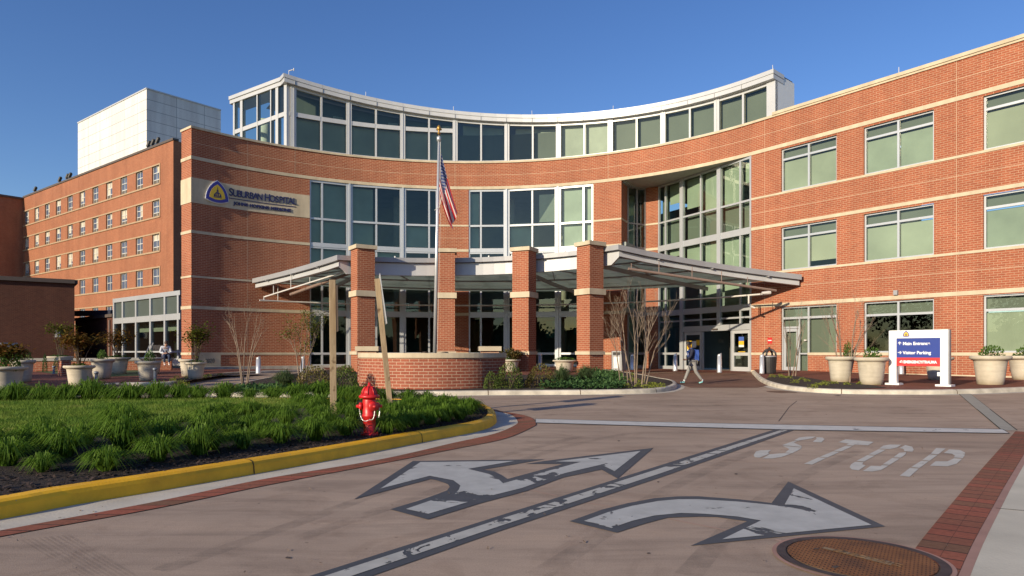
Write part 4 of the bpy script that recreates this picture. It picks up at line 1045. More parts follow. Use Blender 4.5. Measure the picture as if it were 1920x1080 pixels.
def P2(L,off=0): return [tuple(gpr(x,y,off))[:2] for x,y in L]
def kerb_joint(outer,px,py,w,h,zf,rad=.05,name='kerb_joint',hw=.007):
    t=gp(px,py); best=None
    for i in range(len(outer)-1):
        a,b=V(outer[i]),V(outer[i+1]); e=b-a; k=max(0,min(1,(V((t.x,t.y))-a).dot(e)/e.length_squared)); q=a+e*k; dd=(q-V((t.x,t.y))).length
        if best is None or dd<best[0]: best=(dd,q,e.normalized())
    _,q,e=best; n=V((-e.y,e.x)); prof=[(-.003,0),(.009,h-rad+.003),(.028,h-rad*.35+.003),(rad+.02,h+.003),(w,h+.009)]; m=MB()
    for (d0,h0),(d1,h1) in zip(prof[:-1],prof[1:]):
        P=[q+n*d0-e*hw,q+n*d0+e*hw,q+n*d1+e*hw,q+n*d1-e*hw]; m.face([(x.x,x.y,zf(x.x,x.y)+hh) for x,hh in zip(P,(h0,h0,h1,h1))])
    struct(m.build(name,plain('joint_brown',(.09,.05,.02),.9)))
# ---- near island with the yellow kerb
kb=P2([(-690,1099),(0,975),(120,951),(300,921),(500,885.5),(640,860),(787.7,831),(888.8,811.6)])
kb=smooth_path(kb,3)[:-1]+smooth_path([kb[-1]]+P2([(918,802.5),(930,794),(931,787),(926,778.5),(908,769.5),(870,763.5),(800,760)]) ,4)
bk=P2([(700,757.5),(560,757),(300,757),(0,757),(-600,757)])
isl_out=kb+bk
YEL=plain('yellow_paint',(.90,.47,.008),.55,var=.13,scale=2.5,bmp=.12,bscale=60,streak=False)
nt_=YEL.node_tree; b_=[n for n in nt_.nodes if n.type=='BSDF_PRINCIPLED'][0]; src=b_.inputs['Base Color'].links[0].from_socket
fl=ramp(nt_,noise(nt_,7,6,.7),[(.66,(0,0,0)),(.685,(1,1,1))]); dt=ramp(nt_,noise(nt_,2.2,6,.7),[(.45,(1,1,1)),(.75,(.78,.73,.66))]); nt_.links.new(mix(nt_,fl,mix(nt_,1,src,dt,'MULTIPLY'),(.42,.34,.20)),b_.inputs['Base Color'])
kerb('island_kerb',YEL,isl_out,.17,.15,ZG)
for jx,jy in ((465,888),(790,830),(925,797)): kerb_joint(isl_out,jx,jy,.17,.15,ZG)
isl_in=offset_poly(isl_out,.16)
def dist_poly(x,y,P):
    best=1e9
    for a,b in zip(P[:-1],P[1:]):
        dx,dy=b[0]-a[0],b[1]-a[1]; t=max(0,min(1,((x-a[0])*dx+(y-a[1])*dy)/(dx*dx+dy*dy+1e-9))); best=min(best,math.hypot(x-a[0]-t*dx,y-a[1]-t*dy))
    return best
def ZI(x,y):
    d=dist_poly(x,y,isl_out); return .135+.11*min(1,max(0,d-.15)/1.6)
isl_poly=isl_in+[(-30,isl_in[-1][1]),(-30,3.0)]
MUL,nt,b_,o_=newmat('mulch')
c=ramp(nt,noise(nt,38,4,.7),[(.3,(.012,.008,.007)),(.55,(.035,.022,.017)),(.75,(.075,.048,.036))]); nt.links.new(c,b_.inputs['Base Color']); b_.inputs['Roughness'].default_value=.95; bump(nt,b_,noise(nt,45,4,.7),1.0,.05); MATS['mulch']=MUL
tri_sheet('mulch_bed',MUL,isl_poly,ZI,step=.6)
# scattered bark chips for a rough edge
def chips(name,pts,zf,n,rng,mat=MUL,k=1):
    mb=MB()
    for x,y in pts:
        z=zf(x,y); a=rng.random()*pi; l=rng.uniform(.008,.026)*k; w=l*.4; h=rng.uniform(.0,.014); t=rng.uniform(-.5,.5)
        e=V((cos(a),sin(a),t))*l; f=V((-sin(a),cos(a),rng.uniform(-.4,.4)))*w; p=V((x,y,z+h*k+.008))
        mb.face([p-e-f,p+e-f,p+e+f,p-e+f])
    o=mb.build(name,mat); o['kind']='stuff'; return o
def inside(x,y,P):
    c=False; j=len(P)-1
    for i in range(len(P)):
        if (P[i][1]>y)!=(P[j][1]>y) and x<(P[j][0]-P[i][0])*(y-P[i][1])/(P[j][1]-P[i][1])+P[i][0]: c=not c
        j=i
    return c
rg=random.Random(3)
pts=[]
for i in range(len(isl_in)-1):
    a,b=V(isl_in[i]),V(isl_in[i+1])
    if a.y>16.5: break
    l=(b-a).length
    for _ in range(int(l*420)):
        t=rg.random(); p=a+(b-a)*t; d=rg.random()**1.3*.9; e=(b-a).normalized(); p+=V((-e.y,e.x))*d; pts.append((p.x,p.y))
CHM=plain('bark_chip',(.05,.03,.022),.95,var=.6,scale=20)
chips('bark_mulch',pts,ZI,0,rg,CHM)
# lawn
lawn_front=P2([(-700,960),(0,842),(110,822),(240,803),(380,788),(470,776),(560,766),(620,761)],.24)
lawn=lawn_front+P2([(600,753),(300,751),(0,751),(-900,751)],.24)
LAWNM=plain('lawn_soil',(.05,.085,.016),.95,var=.4,scale=6)
ZL=lambda x,y: ZI(x,y)+.02
tri_sheet('lawn',LAWNM,lawn,ZL,step=.8)
rg=random.Random(11)
mb=MB(); x0=min(p[0] for p in lawn); 
vs=[];fs=[]
cnt=0
while cnt<80000:
    # more blades near the camera side
    y=rg.uniform(4.2,15.6); x=rg.uniform(-13.5,-1.6)
    if x< -.80*y-1.2: continue
    if rg.random()>min(1,(8.5/y)**1.1): continue
    if not inside(x,y,lawn): 
        if rg.random()<.985 or dist_poly(x,y,lawn)>.25: continue
    if not inside(x,y,isl_poly): continue
    z=ZL(x,y); h=rg.uniform(.05,.11); a=rg.random()*2*pi; w=rg.uniform(.004,.007); lx_,ly_=rg.gauss(0,.03),rg.gauss(0,.03)
    i=len(vs); c_,s_=cos(a)*w,sin(a)*w
    vs+=[(x-c_,y-s_,z-.01),(x+c_,y+s_,z-.01),(x+lx_*.5+c_*.7,y+ly_*.5+s_*.7,z+h*.6),(x+lx_*.5-c_*.7,y+ly_*.5-s_*.7,z+h*.6),(x+lx_*1.3,y+ly_*1.3,z+h)]
    fs+=[(i,i+1,i+2,i+3),(i+3,i+2,i+4)]; cnt+=1
me=bpy.data.meshes.new('grass'); me.from_pydata(vs,[],fs); GRM=leafmat('grass_blade',[(.06,.125,.014),(.11,.20,.025),(.18,.26,.04),(.24,.26,.07)],.35,scale=1.6); me.materials.append(GRM)
o=bpy.data.objects.new('lawn_grass',me); COL.objects.link(o); tag(o,'mown green lawn grass in the middle of the yellow kerbed island','lawn',kind='stuff')
# gutter pan and brick edging round the island
ri=smooth_path(P2([(-648,1116),(0,996),(300,940),(500,898),(713.8,862),(850,831),(927.7,813.6),(966.6,797),(970,789),(960,779),(935,772.5),(880,766),(800,762.5)]),4)
ro=smooth_path(P2([(-604,1123),(0,1007.5),(300,953),(500,910.8),(725.5,868),(850,843),(947,823.3),(997.7,802),(1006,794),(992,781.5),(941,771.5),(880,763.5),(800,760.3)]),4)
def resamp(P,n):
    P=[V(p) for p in P]; L=[0]
    for a,b in zip(P[:-1],P[1:]): L.append(L[-1]+(b-a).length)
    out=[]
    for i in range(n):
        t=L[-1]*i/(n-1); k=0
        while k<len(L)-2 and L[k+1]<t: k+=1
        f=(t-L[k])/max(1e-9,L[k+1]-L[k]); p=P[k]+(P[k+1]-P[k])*f; out.append((p.x,p.y))
    return out
ribbon('gutter',CONC,resamp(ri,90),resamp(isl_out[:len(kb)],90),ZG,.004)
ribbon('brick_edging',PAVB,resamp(ro,90),resamp(ri,90),ZG,.006,uvw=.31)
# ---- right side: brick band, pavement
bi=P2([(1500,1330),(1712.4,1034),(1738.8,999),(1816,907.5),(1904,809)]); bo=P2([(1640,1330),(1784.5,1080),(1837,981.4),(1920,854.8),(1962,806)]); bi=resamp(bi,24); bm_=offset_poly(bi,-.155); bo=offset_poly(bi,-.285)
ribbon('brick_band',PAVB,bm_,bi,ZG,.005,uvw=.6); ribbon('brick_band',PAVB,bo,bm_,ZG,.0055,uvw=.6)
bo2=offset_poly(bi,-.34)
ribbon('band_edge',plain('pink_mortar',(.33,.19,.15),.9),bo2,bo,ZG,.004)
far=[(p[0]+9,p[1]+1.5) for p in bo2]
WALKM=plain('pavement_concrete',(.50,.465,.375),.85,var=.14,scale=1.3,bmp=.15)
ribbon('pavement',WALKM,far,bo2,ZG,.003)
m=MB(); a=gp(1868,954);b=gp(2100,975); m.face([(a.x,a.y,.006),(b.x,b.y,.006),(b.x,b.y+.015,.006),(a.x,a.y+.015,.006)]); struct(m.build('pavement_joint',plain('joint_dark',(.03,.025,.02),.9)))
# concrete drainage strip
st=[gp(1797,738),gp(1818,738),gp(1907,807),gp(1878,807)]
struct(poly_sheet('drain_strip',plain('strip_concrete',(.30,.29,.245),.85,var=.1),[(p.x,p.y,.004+GZ(p.y)) for p in st]))
for A,B in (((1797,738),(1878,807)),((1818,738),(1907,807))):
    a,b=gp(*A),gp(*B); m=MB(); m.face([(a.x-.015,a.y,.007),(a.x+.015,a.y,.007),(b.x+.012,b.y,.007),(b.x-.012,b.y,.007)]); struct(m.build('strip_joint',MATS['joint_dark']))
# ---- right kerb and paving
rk=P2([(1409,699.5),(1413,704),(1424,715),(1444,724),(1480,731.5),(1560,738),(1700,740),(1800,739),(1920,734.5),(2300,716)])
rk=smooth_path(rk,4)
rk_=list(reversed(rk))
kerb('kerb',CONCK,rk,.16,.14,ZG)
for jx,jy in ((1791,739),(1578,738),(1450,725)): kerb_joint(rk,jx,jy,.16,.14,ZG,hw=.012)
rin=offset_poly(rk,.15)
plz=rin+[(34,24),(30,16)] 
ZP=lambda x,y:GZ(y)+.135
pr=rin+[tuple(F(S_END,.0)[:2])]+[tuple(F(s,-.3)[:2]) for s in (S_END,S_ARC+8,S_ARC,sR1)]
tri_sheet('plaza_paving',PAVE,pr,ZP,step=1.0)
rg2=ribbon('gutter',CONC,resamp(rk,60),resamp(offset_poly(rk,-.28),60),ZG,.004)
mbz=[p for p in rin if p[0]<P2([(1655,735)],.14)[0][0] and p[1]<P2([(1432,709)],.14)[0][1]]+P2([(1662,727),(1610,718),(1560,716),(1500,706),(1450,703)],.14)
tri_sheet('mulch_bed',MUL,mbz,lambda x,y:ZP(x,y)+.012,step=.7)
# ---- middle bed in front of the building
mk=P2([(640,697),(572,702),(510,712),(450,724),(405,733),(396,738),(402,742.5),(440,744.5),(500,744.5),(660,743.5),(800,742.5),(940,741),(1100,740),(1190,738.5),(1240,735.5),(1262,731),(1270,725),(1262,718.5),(1240,714.5),(1201,706.5),(1155,699.5),(1120,696)])
mk=smooth_path(mk,4)
kerb('kerb',CONCK,mk,.16,.14,ZG)
for jx,jy in ((915,741),(1088,740),(1231,737),(700,743),(540,744.5)): kerb_joint(mk,jx,jy,.16,.14,ZG,hw=.012)
min_=offset_poly(mk,.15)
tri_sheet('mulch_bed',MUL,min_+[(4,41),(-9,41)],lambda x,y:GZ(y)+.13,step=.9)
ribbon('gutter',CONC,resamp(mk,110),resamp(offset_poly(mk,-.26),110),ZG,.004)
# entrance forecourt paving behind the bed and up to the doors
fore=[(-10.5,38.5),(-7,36),(-4,33),(0,31.8),(4.6,31.5),(5.6,36),(6.3,38.2),(12.6,37.0),(13.3,38.5)]+[(13.9,39.5),(10,47),(8,46.6),(7,45)]+[tuple(F(s,0)[:2]) for s in subdiv(ST(118),sR0,1.2)][::-1]
tri_sheet('plaza_paving',PAVE,fore,lambda x,y:GZ(y)+.012 if y>36 and x>5.5 else GZ(y)+.135,step=1.1)
drv=P2([(1245,713),(1295,727),(1420,727),(1440,723),(1424,714),(1409,699),(1160,699)])
tri_sheet('drive_paving',brick('drive_brick',(.25,.14,.095),(.21,.115,.08),(.13,.075,.055),w=.22,h=.11,ms=.006,var=.3),drv,lambda x,y:GZ(y)+.006,step=1.0)
# ---- left plaza
lk=P2([(-500,752),(-100,742),(120,735),(215,725),(322,722),(362,713),(425,704),(505,699.5),(560,697.5)])
lk=smooth_path(lk,4)
kerb('kerb',CONCK,lk,.16,.13,ZG)
lin_=offset_poly(lk,.15)
tri_sheet('plaza_paving',PAVE,lin_+[(-12,40.2),(-18,40),(-22,43),(-30,49),(-46,47),(-46,16)],lambda x,y:GZ(y)+.125,step=1.3)
lb=P2([(330,719),(365,711),(425,702.5),(500,698.5),(470,697),(400,700),(350,706),(330,711)],.14)
tri_sheet('mulch_bed',MUL,lb,lambda x,y:GZ(y)+.14,step=.8)
lb2=P2([(-60,742),(90,737),(215,727),(240,721),(150,724),(60,731),(-60,736)],.14)
tri_sheet('mulch_bed',MUL,lb2,lambda x,y:GZ(y)+.14,step=.8)
gl1=P2([(50,694),(120,703),(160,700),(160,692),(60,688)],.14)
gl2=P2([(205,706),(262,704),(262,692),(205,692)],.14)
for g_ in (gl1,gl2): tri_sheet('lawn',plain('lawn_patch',(.055,.085,.02),.95,var=.4,scale=8),g_,lambda x,y:GZ(y)+.14,step=1)
# ---- low seat wall
SWL=thing('seat_wall','long low brick seat wall with a grey stone top, left of the brick corner','wall',(-20,38,.15))
w0=dp(-60,661,35);w1=dp(130,661,36.6); w2=dp(322,661,38.2); ev2=(w2-w0); ev2.z=0; l=ev2.length; ev2.normalize(); rzw=math.atan2(ev2.y,ev2.x)
m=MB(); m.box((0,-.2,.1),(l,.25,.86),rzw,(w0.x,w0.y,0)); m.build('brick_base',BR,SWL); m=MB(); m.box((-.05,-.27,.86),(l+.05,.32,1.0),rzw,(w0.x,w0.y,0)); m.build('stone_top',STONEG,SWL,bevel=.02)
m=MB(); m.box((-.2,-.2,.1),(.2,.2,.95),R(-38),dp(121,661,31).to_tuple()[:2]+(0,)); pr_=m.build('pier',BRW,SWL); m=MB(); m.box((-.26,-.26,.95),(.26,.26,1.08),R(-38),dp(121,661,31).to_tuple()[:2]+(0,)); m.build('pier_cap',STONE,SWL,bevel=.02)

# unseen street trees added behind the camera for the entrance glass to mirror
rg=random.Random(77); mb=MB()
for q_ in range(15000):
    t=R(rg.uniform(188,352)); d=rg.uniform(58,74); x,y=d*cos(t)*1.5,d*sin(t); hh=7.5+2.5*sin(t*17)+1.6*sin(t*41+1); z=hh*rg.random()**.8*(.82 if q_<5000 else 1)
    n=V((rg.gauss(0,1),rg.gauss(0,1),rg.gauss(0,1))).normalized(); s=n.orthogonal().normalized()*(rg.uniform(1.0,1.8) if q_<5000 else rg.uniform(.22,.5)); u=n.cross(s); p=V((x,y,z)); mb.face([p-s,p-u,p+s,p+u])
for cx_,cy_,cz_,cr_,n_ in ((-31,10,6.2,3.0,900),(-35,15,6.8,2.8,800),(-46,17,7.0,3.2,1000),(-52,21,7.0,3.5,900)):  # unseen crowns out to the left, added for dappled shade on the left plaza
    for _ in range(n_):
        v=V((rg.gauss(0,1),rg.gauss(0,1),rg.gauss(0,.8))).normalized()*cr_*rg.random()**.4; n=V((rg.gauss(0,1),rg.gauss(0,1),rg.gauss(0,1))).normalized(); s=n.orthogonal().normalized()*rg.uniform(.10,.24); u=n.cross(s); p=V((cx_,cy_,cz_))+v; mb.face([p-s,p-u,p+s,p+u])
    mb.tube([(cx_,cy_,0),(cx_,cy_,cz_)],[.16,.08],6)
o=mb.build('unseen_trees',leafmat('leaf_far',[(.012,.018,.008),(.018,.026,.010)],.1,.3)); tag(o,'unseen street trees added behind and left of the viewer for reflection and shade','trees',kind='stuff')

# tyre scrub and grit on the slab
m,nt,b_,o_=newmat('tyre_scrub'); b_.inputs['Base Color'].default_value=(.05,.045,.045,1); b_.inputs['Roughness'].default_value=.9; tr_=nt.nodes.new('ShaderNodeBsdfTransparent'); mx_=nt.nodes.new('ShaderNodeMixShader')
f=ramp(nt,noise(nt,3,5,.7),[(.35,(0,0,0)),(.8,(.26,.26,.26))]); nt.links.new(f,mx_.inputs[0]); nt.links.new(tr_.outputs[0],mx_.inputs[1]); nt.links.new(b_.outputs[0],mx_.inputs[2]); nt.links.new(mx_.outputs[0],o_.inputs[0]); TYR=m
rg=random.Random(9)
for k in range(9):
    P=[gp(40+k*11+i*28,1012+i*17-k*1.2) for i in range(6)]; P=[(p.x,p.y) for p in P]; ribbon('tyre_mark',TYR,offset_poly(P,-.006-.004*(k%3)),offset_poly(P,.006),ZG,.0012+.0001*k)
for L,w in (([(1010,1079),(1130,1000),(1230,930),(1330,880),(1420,845)],.16),([(1290,1079),(1370,990),(1440,930),(1530,880),(1610,846)],.16),([(560,1010),(760,940),(930,880),(1060,838),(1180,812)],.15),([(300,1070),(560,980),(780,900),(960,850),(1090,818)],.15),([(1020,778),(1200,772),(1450,771),(1750,776)],.2),([(950,760),(1250,760),(1500,762),(1800,766)],.2)):
    P=smooth_path(P2(L),5); ribbon('tyre_mark',TYR,offset_poly(P,-w/2),offset_poly(P,w/2),ZG,.0022)
pts=[]
for _ in range(260):
    if rg.random()<.5:
        i=rg.randrange(len(ri)-1); a=V(ri[i]); pts.append((a.x+rg.gauss(0,.12)+.05,a.y+rg.gauss(0,.12)))
    else:
        p=gp(rg.uniform(0,1800),rg.uniform(760,1079)); pts.append((p.x,p.y))
chips('road_grit',[p for p in pts if not inside(p[0],p[1],isl_out+[(-30,16),(-30,3)])],lambda x,y:GZ(y),0,rg,plain('grit',(.20,.145,.10),.9,var=.6,scale=20),k=.55)
# ================================================================ ROAD MARKINGS
def paint(name,col,wear,scale,thr):
    m,nt,b,o=newmat(name)
    f=noise(nt,scale,5,.6,dist=.8); g=noise(nt,1.1,3,.5)
    c=ramp(nt,noise(nt,5,4,.6),[(.3,[k*.86 for k in col]),(.7,[min(1,k*1.08) for k in col])]); nt.links.new(c,b.inputs['Base Color']); b.inputs['Roughness'].default_value=.65
    if wear:
        tr=nt.nodes.new('ShaderNodeBsdfTransparent'); mx=nt.nodes.new('ShaderNodeMixShader')
        a=nt.nodes.new('ShaderNodeMath'); a.operation='MULTIPLY_ADD'; a.inputs[1].default_value=.55; nt.links.new(g,a.inputs[0]); nt.links.new(f,a.inputs[2])
        r=ramp(nt,a.outputs[0],[(thr,(0,0,0)),(thr+.012,(1,1,1))]); nt.links.new(r,mx.inputs[0]); nt.links.new(b.outputs[0],mx.inputs[1]); nt.links.new(tr.outputs[0],mx.inputs[2]); nt.links.new(mx.outputs[0],o.inputs[0])
        bump(nt,b,a.outputs[0],.3,.01)
    return m
PWH=paint('paint_white',(.43,.435,.41),True,2.2,.90); PLW=paint('paint_line_worn',(.43,.425,.385),True,4.0,.84); PDK=paint('paint_dark',(.062,.068,.075),False,3,.9); PST=paint('paint_stop',(.50,.49,.44),True,6,.99)
def flat(name,mat,L,z,par):
    pts=[gp(x,y) for x,y in L]; import bmesh
    bm=bmesh.new(); f=bm.faces.new([bm.verts.new((p.x,p.y,z+GZ(p.y))) for p in pts]); bmesh.ops.triangulate(bm,faces=[f])
    for f in bm.faces:
        f.normal_update()
        if f.normal.z<0: f.normal_flip()
    me=bpy.data.meshes.new(name); bm.to_mesh(me); bm.free(); me.materials.append(mat); me.uv_layers.new(name='UVMap')
    o=bpy.data.objects.new(name,me); COL.objects.link(o); o.parent=par; o.matrix_parent_inverse=world_m(par).inverted(); return o
t=thing('lane_line','long worn white lane line with dark grey borders leading to the stop line','road marking',gp(1081,932))
flat('dark_border',PDK,[(395,1140),(583.7,1080),(940,966.6),(1240,872.2),(1451,806),(1490,806.6),(1240,895.3),(940,995.6),(700,1080),(529,1140)],.004,t)
flat('white_stripe',PLW,[(430,1140),(614.7,1080),(940,974),(1240,878.4),(1466,806.5),(1478,806.8),(1240,888),(940,987),(665,1080),(487,1140)],.007,t)
t=thing('lane_arrow','worn white two headed arrow for left and straight ahead with dark grey outline','road marking',gp(950,900))
flat('dark_border',PDK,[(731.3,955.8),(790,938),(821.7,926.7),(838.3,920),(843.3,913.3),(840,909),(835,906.7),(816.7,900.8),(805.8,899.2),(663.3,937.2),(774.2,865),(1022,861.6),(907,881),(926.6,884.6),(940.7,891.7),(951.4,898.8),(1055.8,870.5),(985,870.5),(1022,864.8),(1086,856.8),(1225,840.4),(1157.7,898),(1127.5,881.1),(1055.8,896.1),(988.5,921),(900,944.8),(801.7,975)],.0045,t)
flat('white_arrow',PWH,[(761.3,955.8),(816.7,936.7),(850,930.8),(860,920),(863.3,911.7),(850,901.7),(805.8,893.3),(713.3,917.5),(788.3,867.5),(965,865.3),(877.5,880.3),(916.7,890),(933.3,898.3),(943.3,907.5),(1089.5,867),(1041.7,866.4),(1201,846.6),(1152.3,884.6),(1127.5,872.2),(1059.4,888.2),(977.9,916.5),(900,936),(803.3,965)],.0075,t)
t=thing('lane_arrow','worn white right turn arrow with dark grey outline beside the manhole cover','road marking',gp(1350,960))
flat('dark_border',PDK,[(1067.5,978.3),(1130,956),(1176.7,944.2),(1226.7,935),(1270,931.5),(1310,931.3),(1384,936.9),(1446.7,943.8),(1478,903.5),(1660,987.9),(1294.6,1024.4),(1400.8,978.5),(1342.5,970.2),(1310,969.7),(1251.7,971.7),(1210,982.5),(1155.8,1000)],.0045,t)
flat('white_arrow',PWH,[(1095,978.3),(1140,962),(1185,950),(1235,940.8),(1272,937.6),(1310,937.5),(1384,942),(1469.6,950.4),(1488.3,917),(1634,985.8),(1354,1013),(1426.9,977.5),(1384,970.2),(1321.7,965),(1276.7,963.3),(1226.7,968.3),(1185,978.3),(1146.7,991.7)],.0075,t)
t=thing('stop_line','white stop line with thin dark edges across the road end','road marking',gp(1440,800))
flat('dark_border',PDK,[(1004,785.6),(1200,791),(1480,796.8),(1881,805.2),(1894,813.8),(1480,807.2),(1200,799.5),(1004,793.8)],.0085,t)
flat('white_stripe',PLW2 if False else paint('paint_stopline',(.52,.525,.50),True,3,.98),[(1005,786.4),(1200,791.9),(1480,797.8),(1879.5,806.2),(1891,813),(1480,806.2),(1200,798.6),(1005,793)],.0105,t)
t=thing('stop_lettering','pale stencilled word STOP painted on the road before the stop line','road marking',gp(1610,855))
Z=lambda L:[(1400+x/4.571,800+y/4.571) for x,y in L]
ST_={'letter_s':[[(60,245),(80,215),(120,205),(210,202),(185,220),(190,237),(110,268),(70,265)],[(135,275),(195,240),(330,228),(385,232),(300,262),(220,275)],[(332,224),(365,195),(345,183),(308,168),(467,180),(473,184),(440,205),(390,230)],[(302,162),(360,140),(403,125),(432,128),(405,140),(465,165),(472,176),(420,172)],[(405,120),(450,95),(520,87),(592,87),(560,103),(440,122)],[(565,132),(600,105),(595,92),(650,95),(668,110),(640,137)]],
 'letter_t':[[(785,135),(850,110),(1090,133),(1040,162),(925,155),(912,165),(850,161),(875,148)],[(845,168),(905,171),(810,214),(748,209)],[(740,214),(800,218),(690,267),(628,261)],[(615,266),(680,271),(560,328),(492,320)]],
 'letter_o':[[(1135,190),(1170,165),(1230,155),(1325,157),(1290,180),(1230,194)],[(1130,196),(1195,200),(1102,245),(1043,241)],[(1035,247),(1098,251),(1007,301),(940,297)],[(930,304),(1000,307),(990,325),(1020,335),(960,378),(900,370),(882,350),(895,325)],[(995,383),(1065,338),(1150,340),(1160,332),(1217,337),(1150,375),(1075,387)],[(1167,325),(1248,271),(1312,276),(1222,331)],[(1257,265),(1310,226),(1368,221),(1360,240),(1322,269)],[(1310,185),(1360,160),(1420,175),(1432,200),(1420,217),(1352,212),(1345,195)]],
 'letter_p':[[(1625,185),(1705,190),(1642,240),(1578,234)],[(1570,241),(1635,246),(1567,295),(1503,289)],[(1495,296),(1560,299),(1482,356),(1410,349)],[(1400,356),(1475,363),(1395,433),(1312,423)],[(1690,228),(1735,197),(1830,203),(1872,225),(1868,250),(1852,273),(1775,266),(1785,250),(1760,235)],[(1780,273),(1845,279),(1800,320),(1720,343),(1570,338),(1620,298),(1720,300)]]}
import bmesh
for nm,polys in ST_.items():
    bm=bmesh.new()
    for L in polys:
        f=bm.faces.new([bm.verts.new((p.x,p.y,.004)) for p in (gp(x,y) for x,y in Z(L))]); bmesh.ops.triangulate(bm,faces=[f])
    for f in bm.faces:
        f.normal_update()
        if f.normal.z<0: f.normal_flip()
    me=bpy.data.meshes.new(nm); bm.to_mesh(me); bm.free(); me.materials.append(PST); o=bpy.data.objects.new(nm,me); COL.objects.link(o); o.parent=t; o.matrix_parent_inverse=world_m(t).inverted()
# joints and stains in the road slab
JT=plain('slab_joint',(.36,.24,.19),.9); JD=plain('slab_joint_dark',(.07,.05,.042),.95)
def road_line(pts,w,mat,z=.0025,name='slab_joint'):
    P=[tuple(gp(x,y)[:2]) for x,y in pts]; A=offset_poly(P,w/2);B=offset_poly(P,-w/2); ribbon(name,mat,B,A,ZG,z)
road_line([(724,867),(775,876),(930,905),(1045,930)],.022,JT); road_line([(1100,943),(1180,955)],.02,JT); road_line([(1255,973),(1365,995)],.02,JT); road_line([(1455,1012),(1472,1017)],.03,JT)
road_line([(960,752.5),(1100,753.5),(1300,753),(1500,751),(1700,753),(1830,755)],.02,JD); road_line([(1000,768),(1200,769.5)],.01,JD); road_line([(1494,752),(1480,763),(1460,790)],.02,JD)
road_line([(880,751.5),(960,751.8)],.05,JT)
def blot(cx,cy,rx,ry,mat,name='road_stain',n=14,seed=1):
    r=random.Random(seed); L=[(cx+rx*cos(2*pi*i/n)*r.uniform(.6,1.1),cy+ry*sin(2*pi*i/n)*r.uniform(.6,1.1)) for i in range(n)]; P=[gp(*p) for p in L]
    m=MB(); m.face([(p.x,p.y,.0035+GZ(p.y)) for p in reversed(P)]); o=m.build(name,mat); struct(o)
STN=plain('road_damp',(.10,.055,.038),.5)
blot(1472,735.5,36,2.2,STN,seed=2); blot(1571,742,8,.8,JD,seed=4); blot(1635,740.5,9,.7,JD,seed=5)
for i,(x,y,r_) in enumerate([(541,1046.5,7),(1380,889,4),(1234,904,3),(1160,827,3),(1216,1038,4)]): blot(x,y,r_,r_*.35,JD,'road_debris',seed=i+8,n=9)
# ================================================================ MANHOLE
mc=gp(1612,1049); A=[gp(1466,1030),gp(1757,1070)]; rad=.64
yy=gp(1608,1009); 
mh=thing('manhole_cover','rusty round manhole cover with raised chequer tread in the right foreground','manhole cover',(mc.x,mc.y,0))
def disc_ring(name,r0,r1,z,mat,par,n=64):
    m=MB()
    for i in range(n):
        a,b=2*pi*i/n,2*pi*(i+1)/n
        m.face([(mc.x+r0*cos(a),mc.y+r0*sin(a),z),(mc.x+r1*cos(a),mc.y+r1*sin(a),z),(mc.x+r1*cos(b),mc.y+r1*sin(b),z),(mc.x+r0*cos(b),mc.y+r0*sin(b),z)])
    return m.build(name,mat,par)
def rustmat():
    m,nt,b,o=newmat('rust_tread'); tc=nt.nodes.new('ShaderNodeTexCoord'); 
    mp=nt.nodes.new('ShaderNodeMapping'); mp.inputs['Rotation'].default_value=(0,0,R(32)); mp.inputs['Scale'].default_value=(30,30,30); nt.links.new(tc.outputs['Object'],mp.inputs[0])
    ck=nt.nodes.new('ShaderNodeTexBrick'); ck.offset=.5; ck.inputs['Scale'].default_value=1; ck.inputs['Brick Width'].default_value=1.25; ck.inputs['Row Height'].default_value=.7; ck.inputs['Mortar Size'].default_value=.16; ck.inputs['Mortar Smooth'].default_value=.5; nt.links.new(mp.outputs[0],ck.inputs['Vector'])
    a=ramp(nt,noise(nt,4,5,.6),[(.3,(.14,.055,.018)),(.55,(.27,.105,.028)),(.75,(.34,.15,.05))]); k=ramp(nt,ck.outputs['Fac'],[(.2,(1.1,1.1,1.1)),(.8,(.30,.27,.25))]); c=mix(nt,1,a,k,'MULTIPLY'); nt.links.new(c,b.inputs['Base Color']); b.inputs['Roughness'].default_value=.75; b.inputs['Metallic'].default_value=.15
    iv=nt.nodes.new('ShaderNodeMath'); iv.operation='SUBTRACT'; iv.inputs[0].default_value=1; nt.links.new(ck.outputs['Fac'],iv.inputs[1]); bump(nt,b,iv.outputs[0],.9,.012); return m
disc_ring('mortar_collar',.488,.515,.010,MATS['pink_mortar'],mh); disc_ring('iron_frame',.432,.488,.014,plain('iron_dark',(.06,.045,.04),.6,metal=.3,var=.4,scale=9),mh); disc_ring('shadow_gap',.422,.432,.0085,JD,mh)
disc_ring('tread_plate',0,.422,.0155,rustmat(),mh)
m=MB(); q=[gp(1540,1033),gp(1547,1031),gp(1677,1060),gp(1670,1066)]; m.face([(p.x,p.y,.0195) for p in reversed(q)]); 
plate=m.build('name_plate',plain('plate_worn',(.24,.17,.09),.6,metal=.2,var=.3,scale=30),mh)
a=gp(1543.5,1032);b=gp(1673,1063); ee=(b-a).normalized(); M=Matrix.Translation(V((a.x,a.y,.0215))+ee*.07+V((ee.y,-ee.x,0))*.022)@Matrix.Rotation(math.atan2(ee.y,ee.x),4,'Z')
text_obj('cover_lettering','ELECTRIC',plain('plate_letter',(.10,.055,.025),.6),plate,M,.075,.002,'LEFT',1.3)
m=MB(); q=[gp(1558,1069),gp(1566,1066),gp(1574,1068),gp(1566,1072)]; m.face([(p.x,p.y,.0195) for p in reversed(q)]); m.build('lift_slot',JD,mh)
m=MB(); q=[gp(1524,1034),gp(1531,1033),gp(1537,1034),gp(1530,1035.5)]; m.face([(p.x,p.y,.0195) for p in reversed(q)]); m.build('lift_slot',JD,mh)
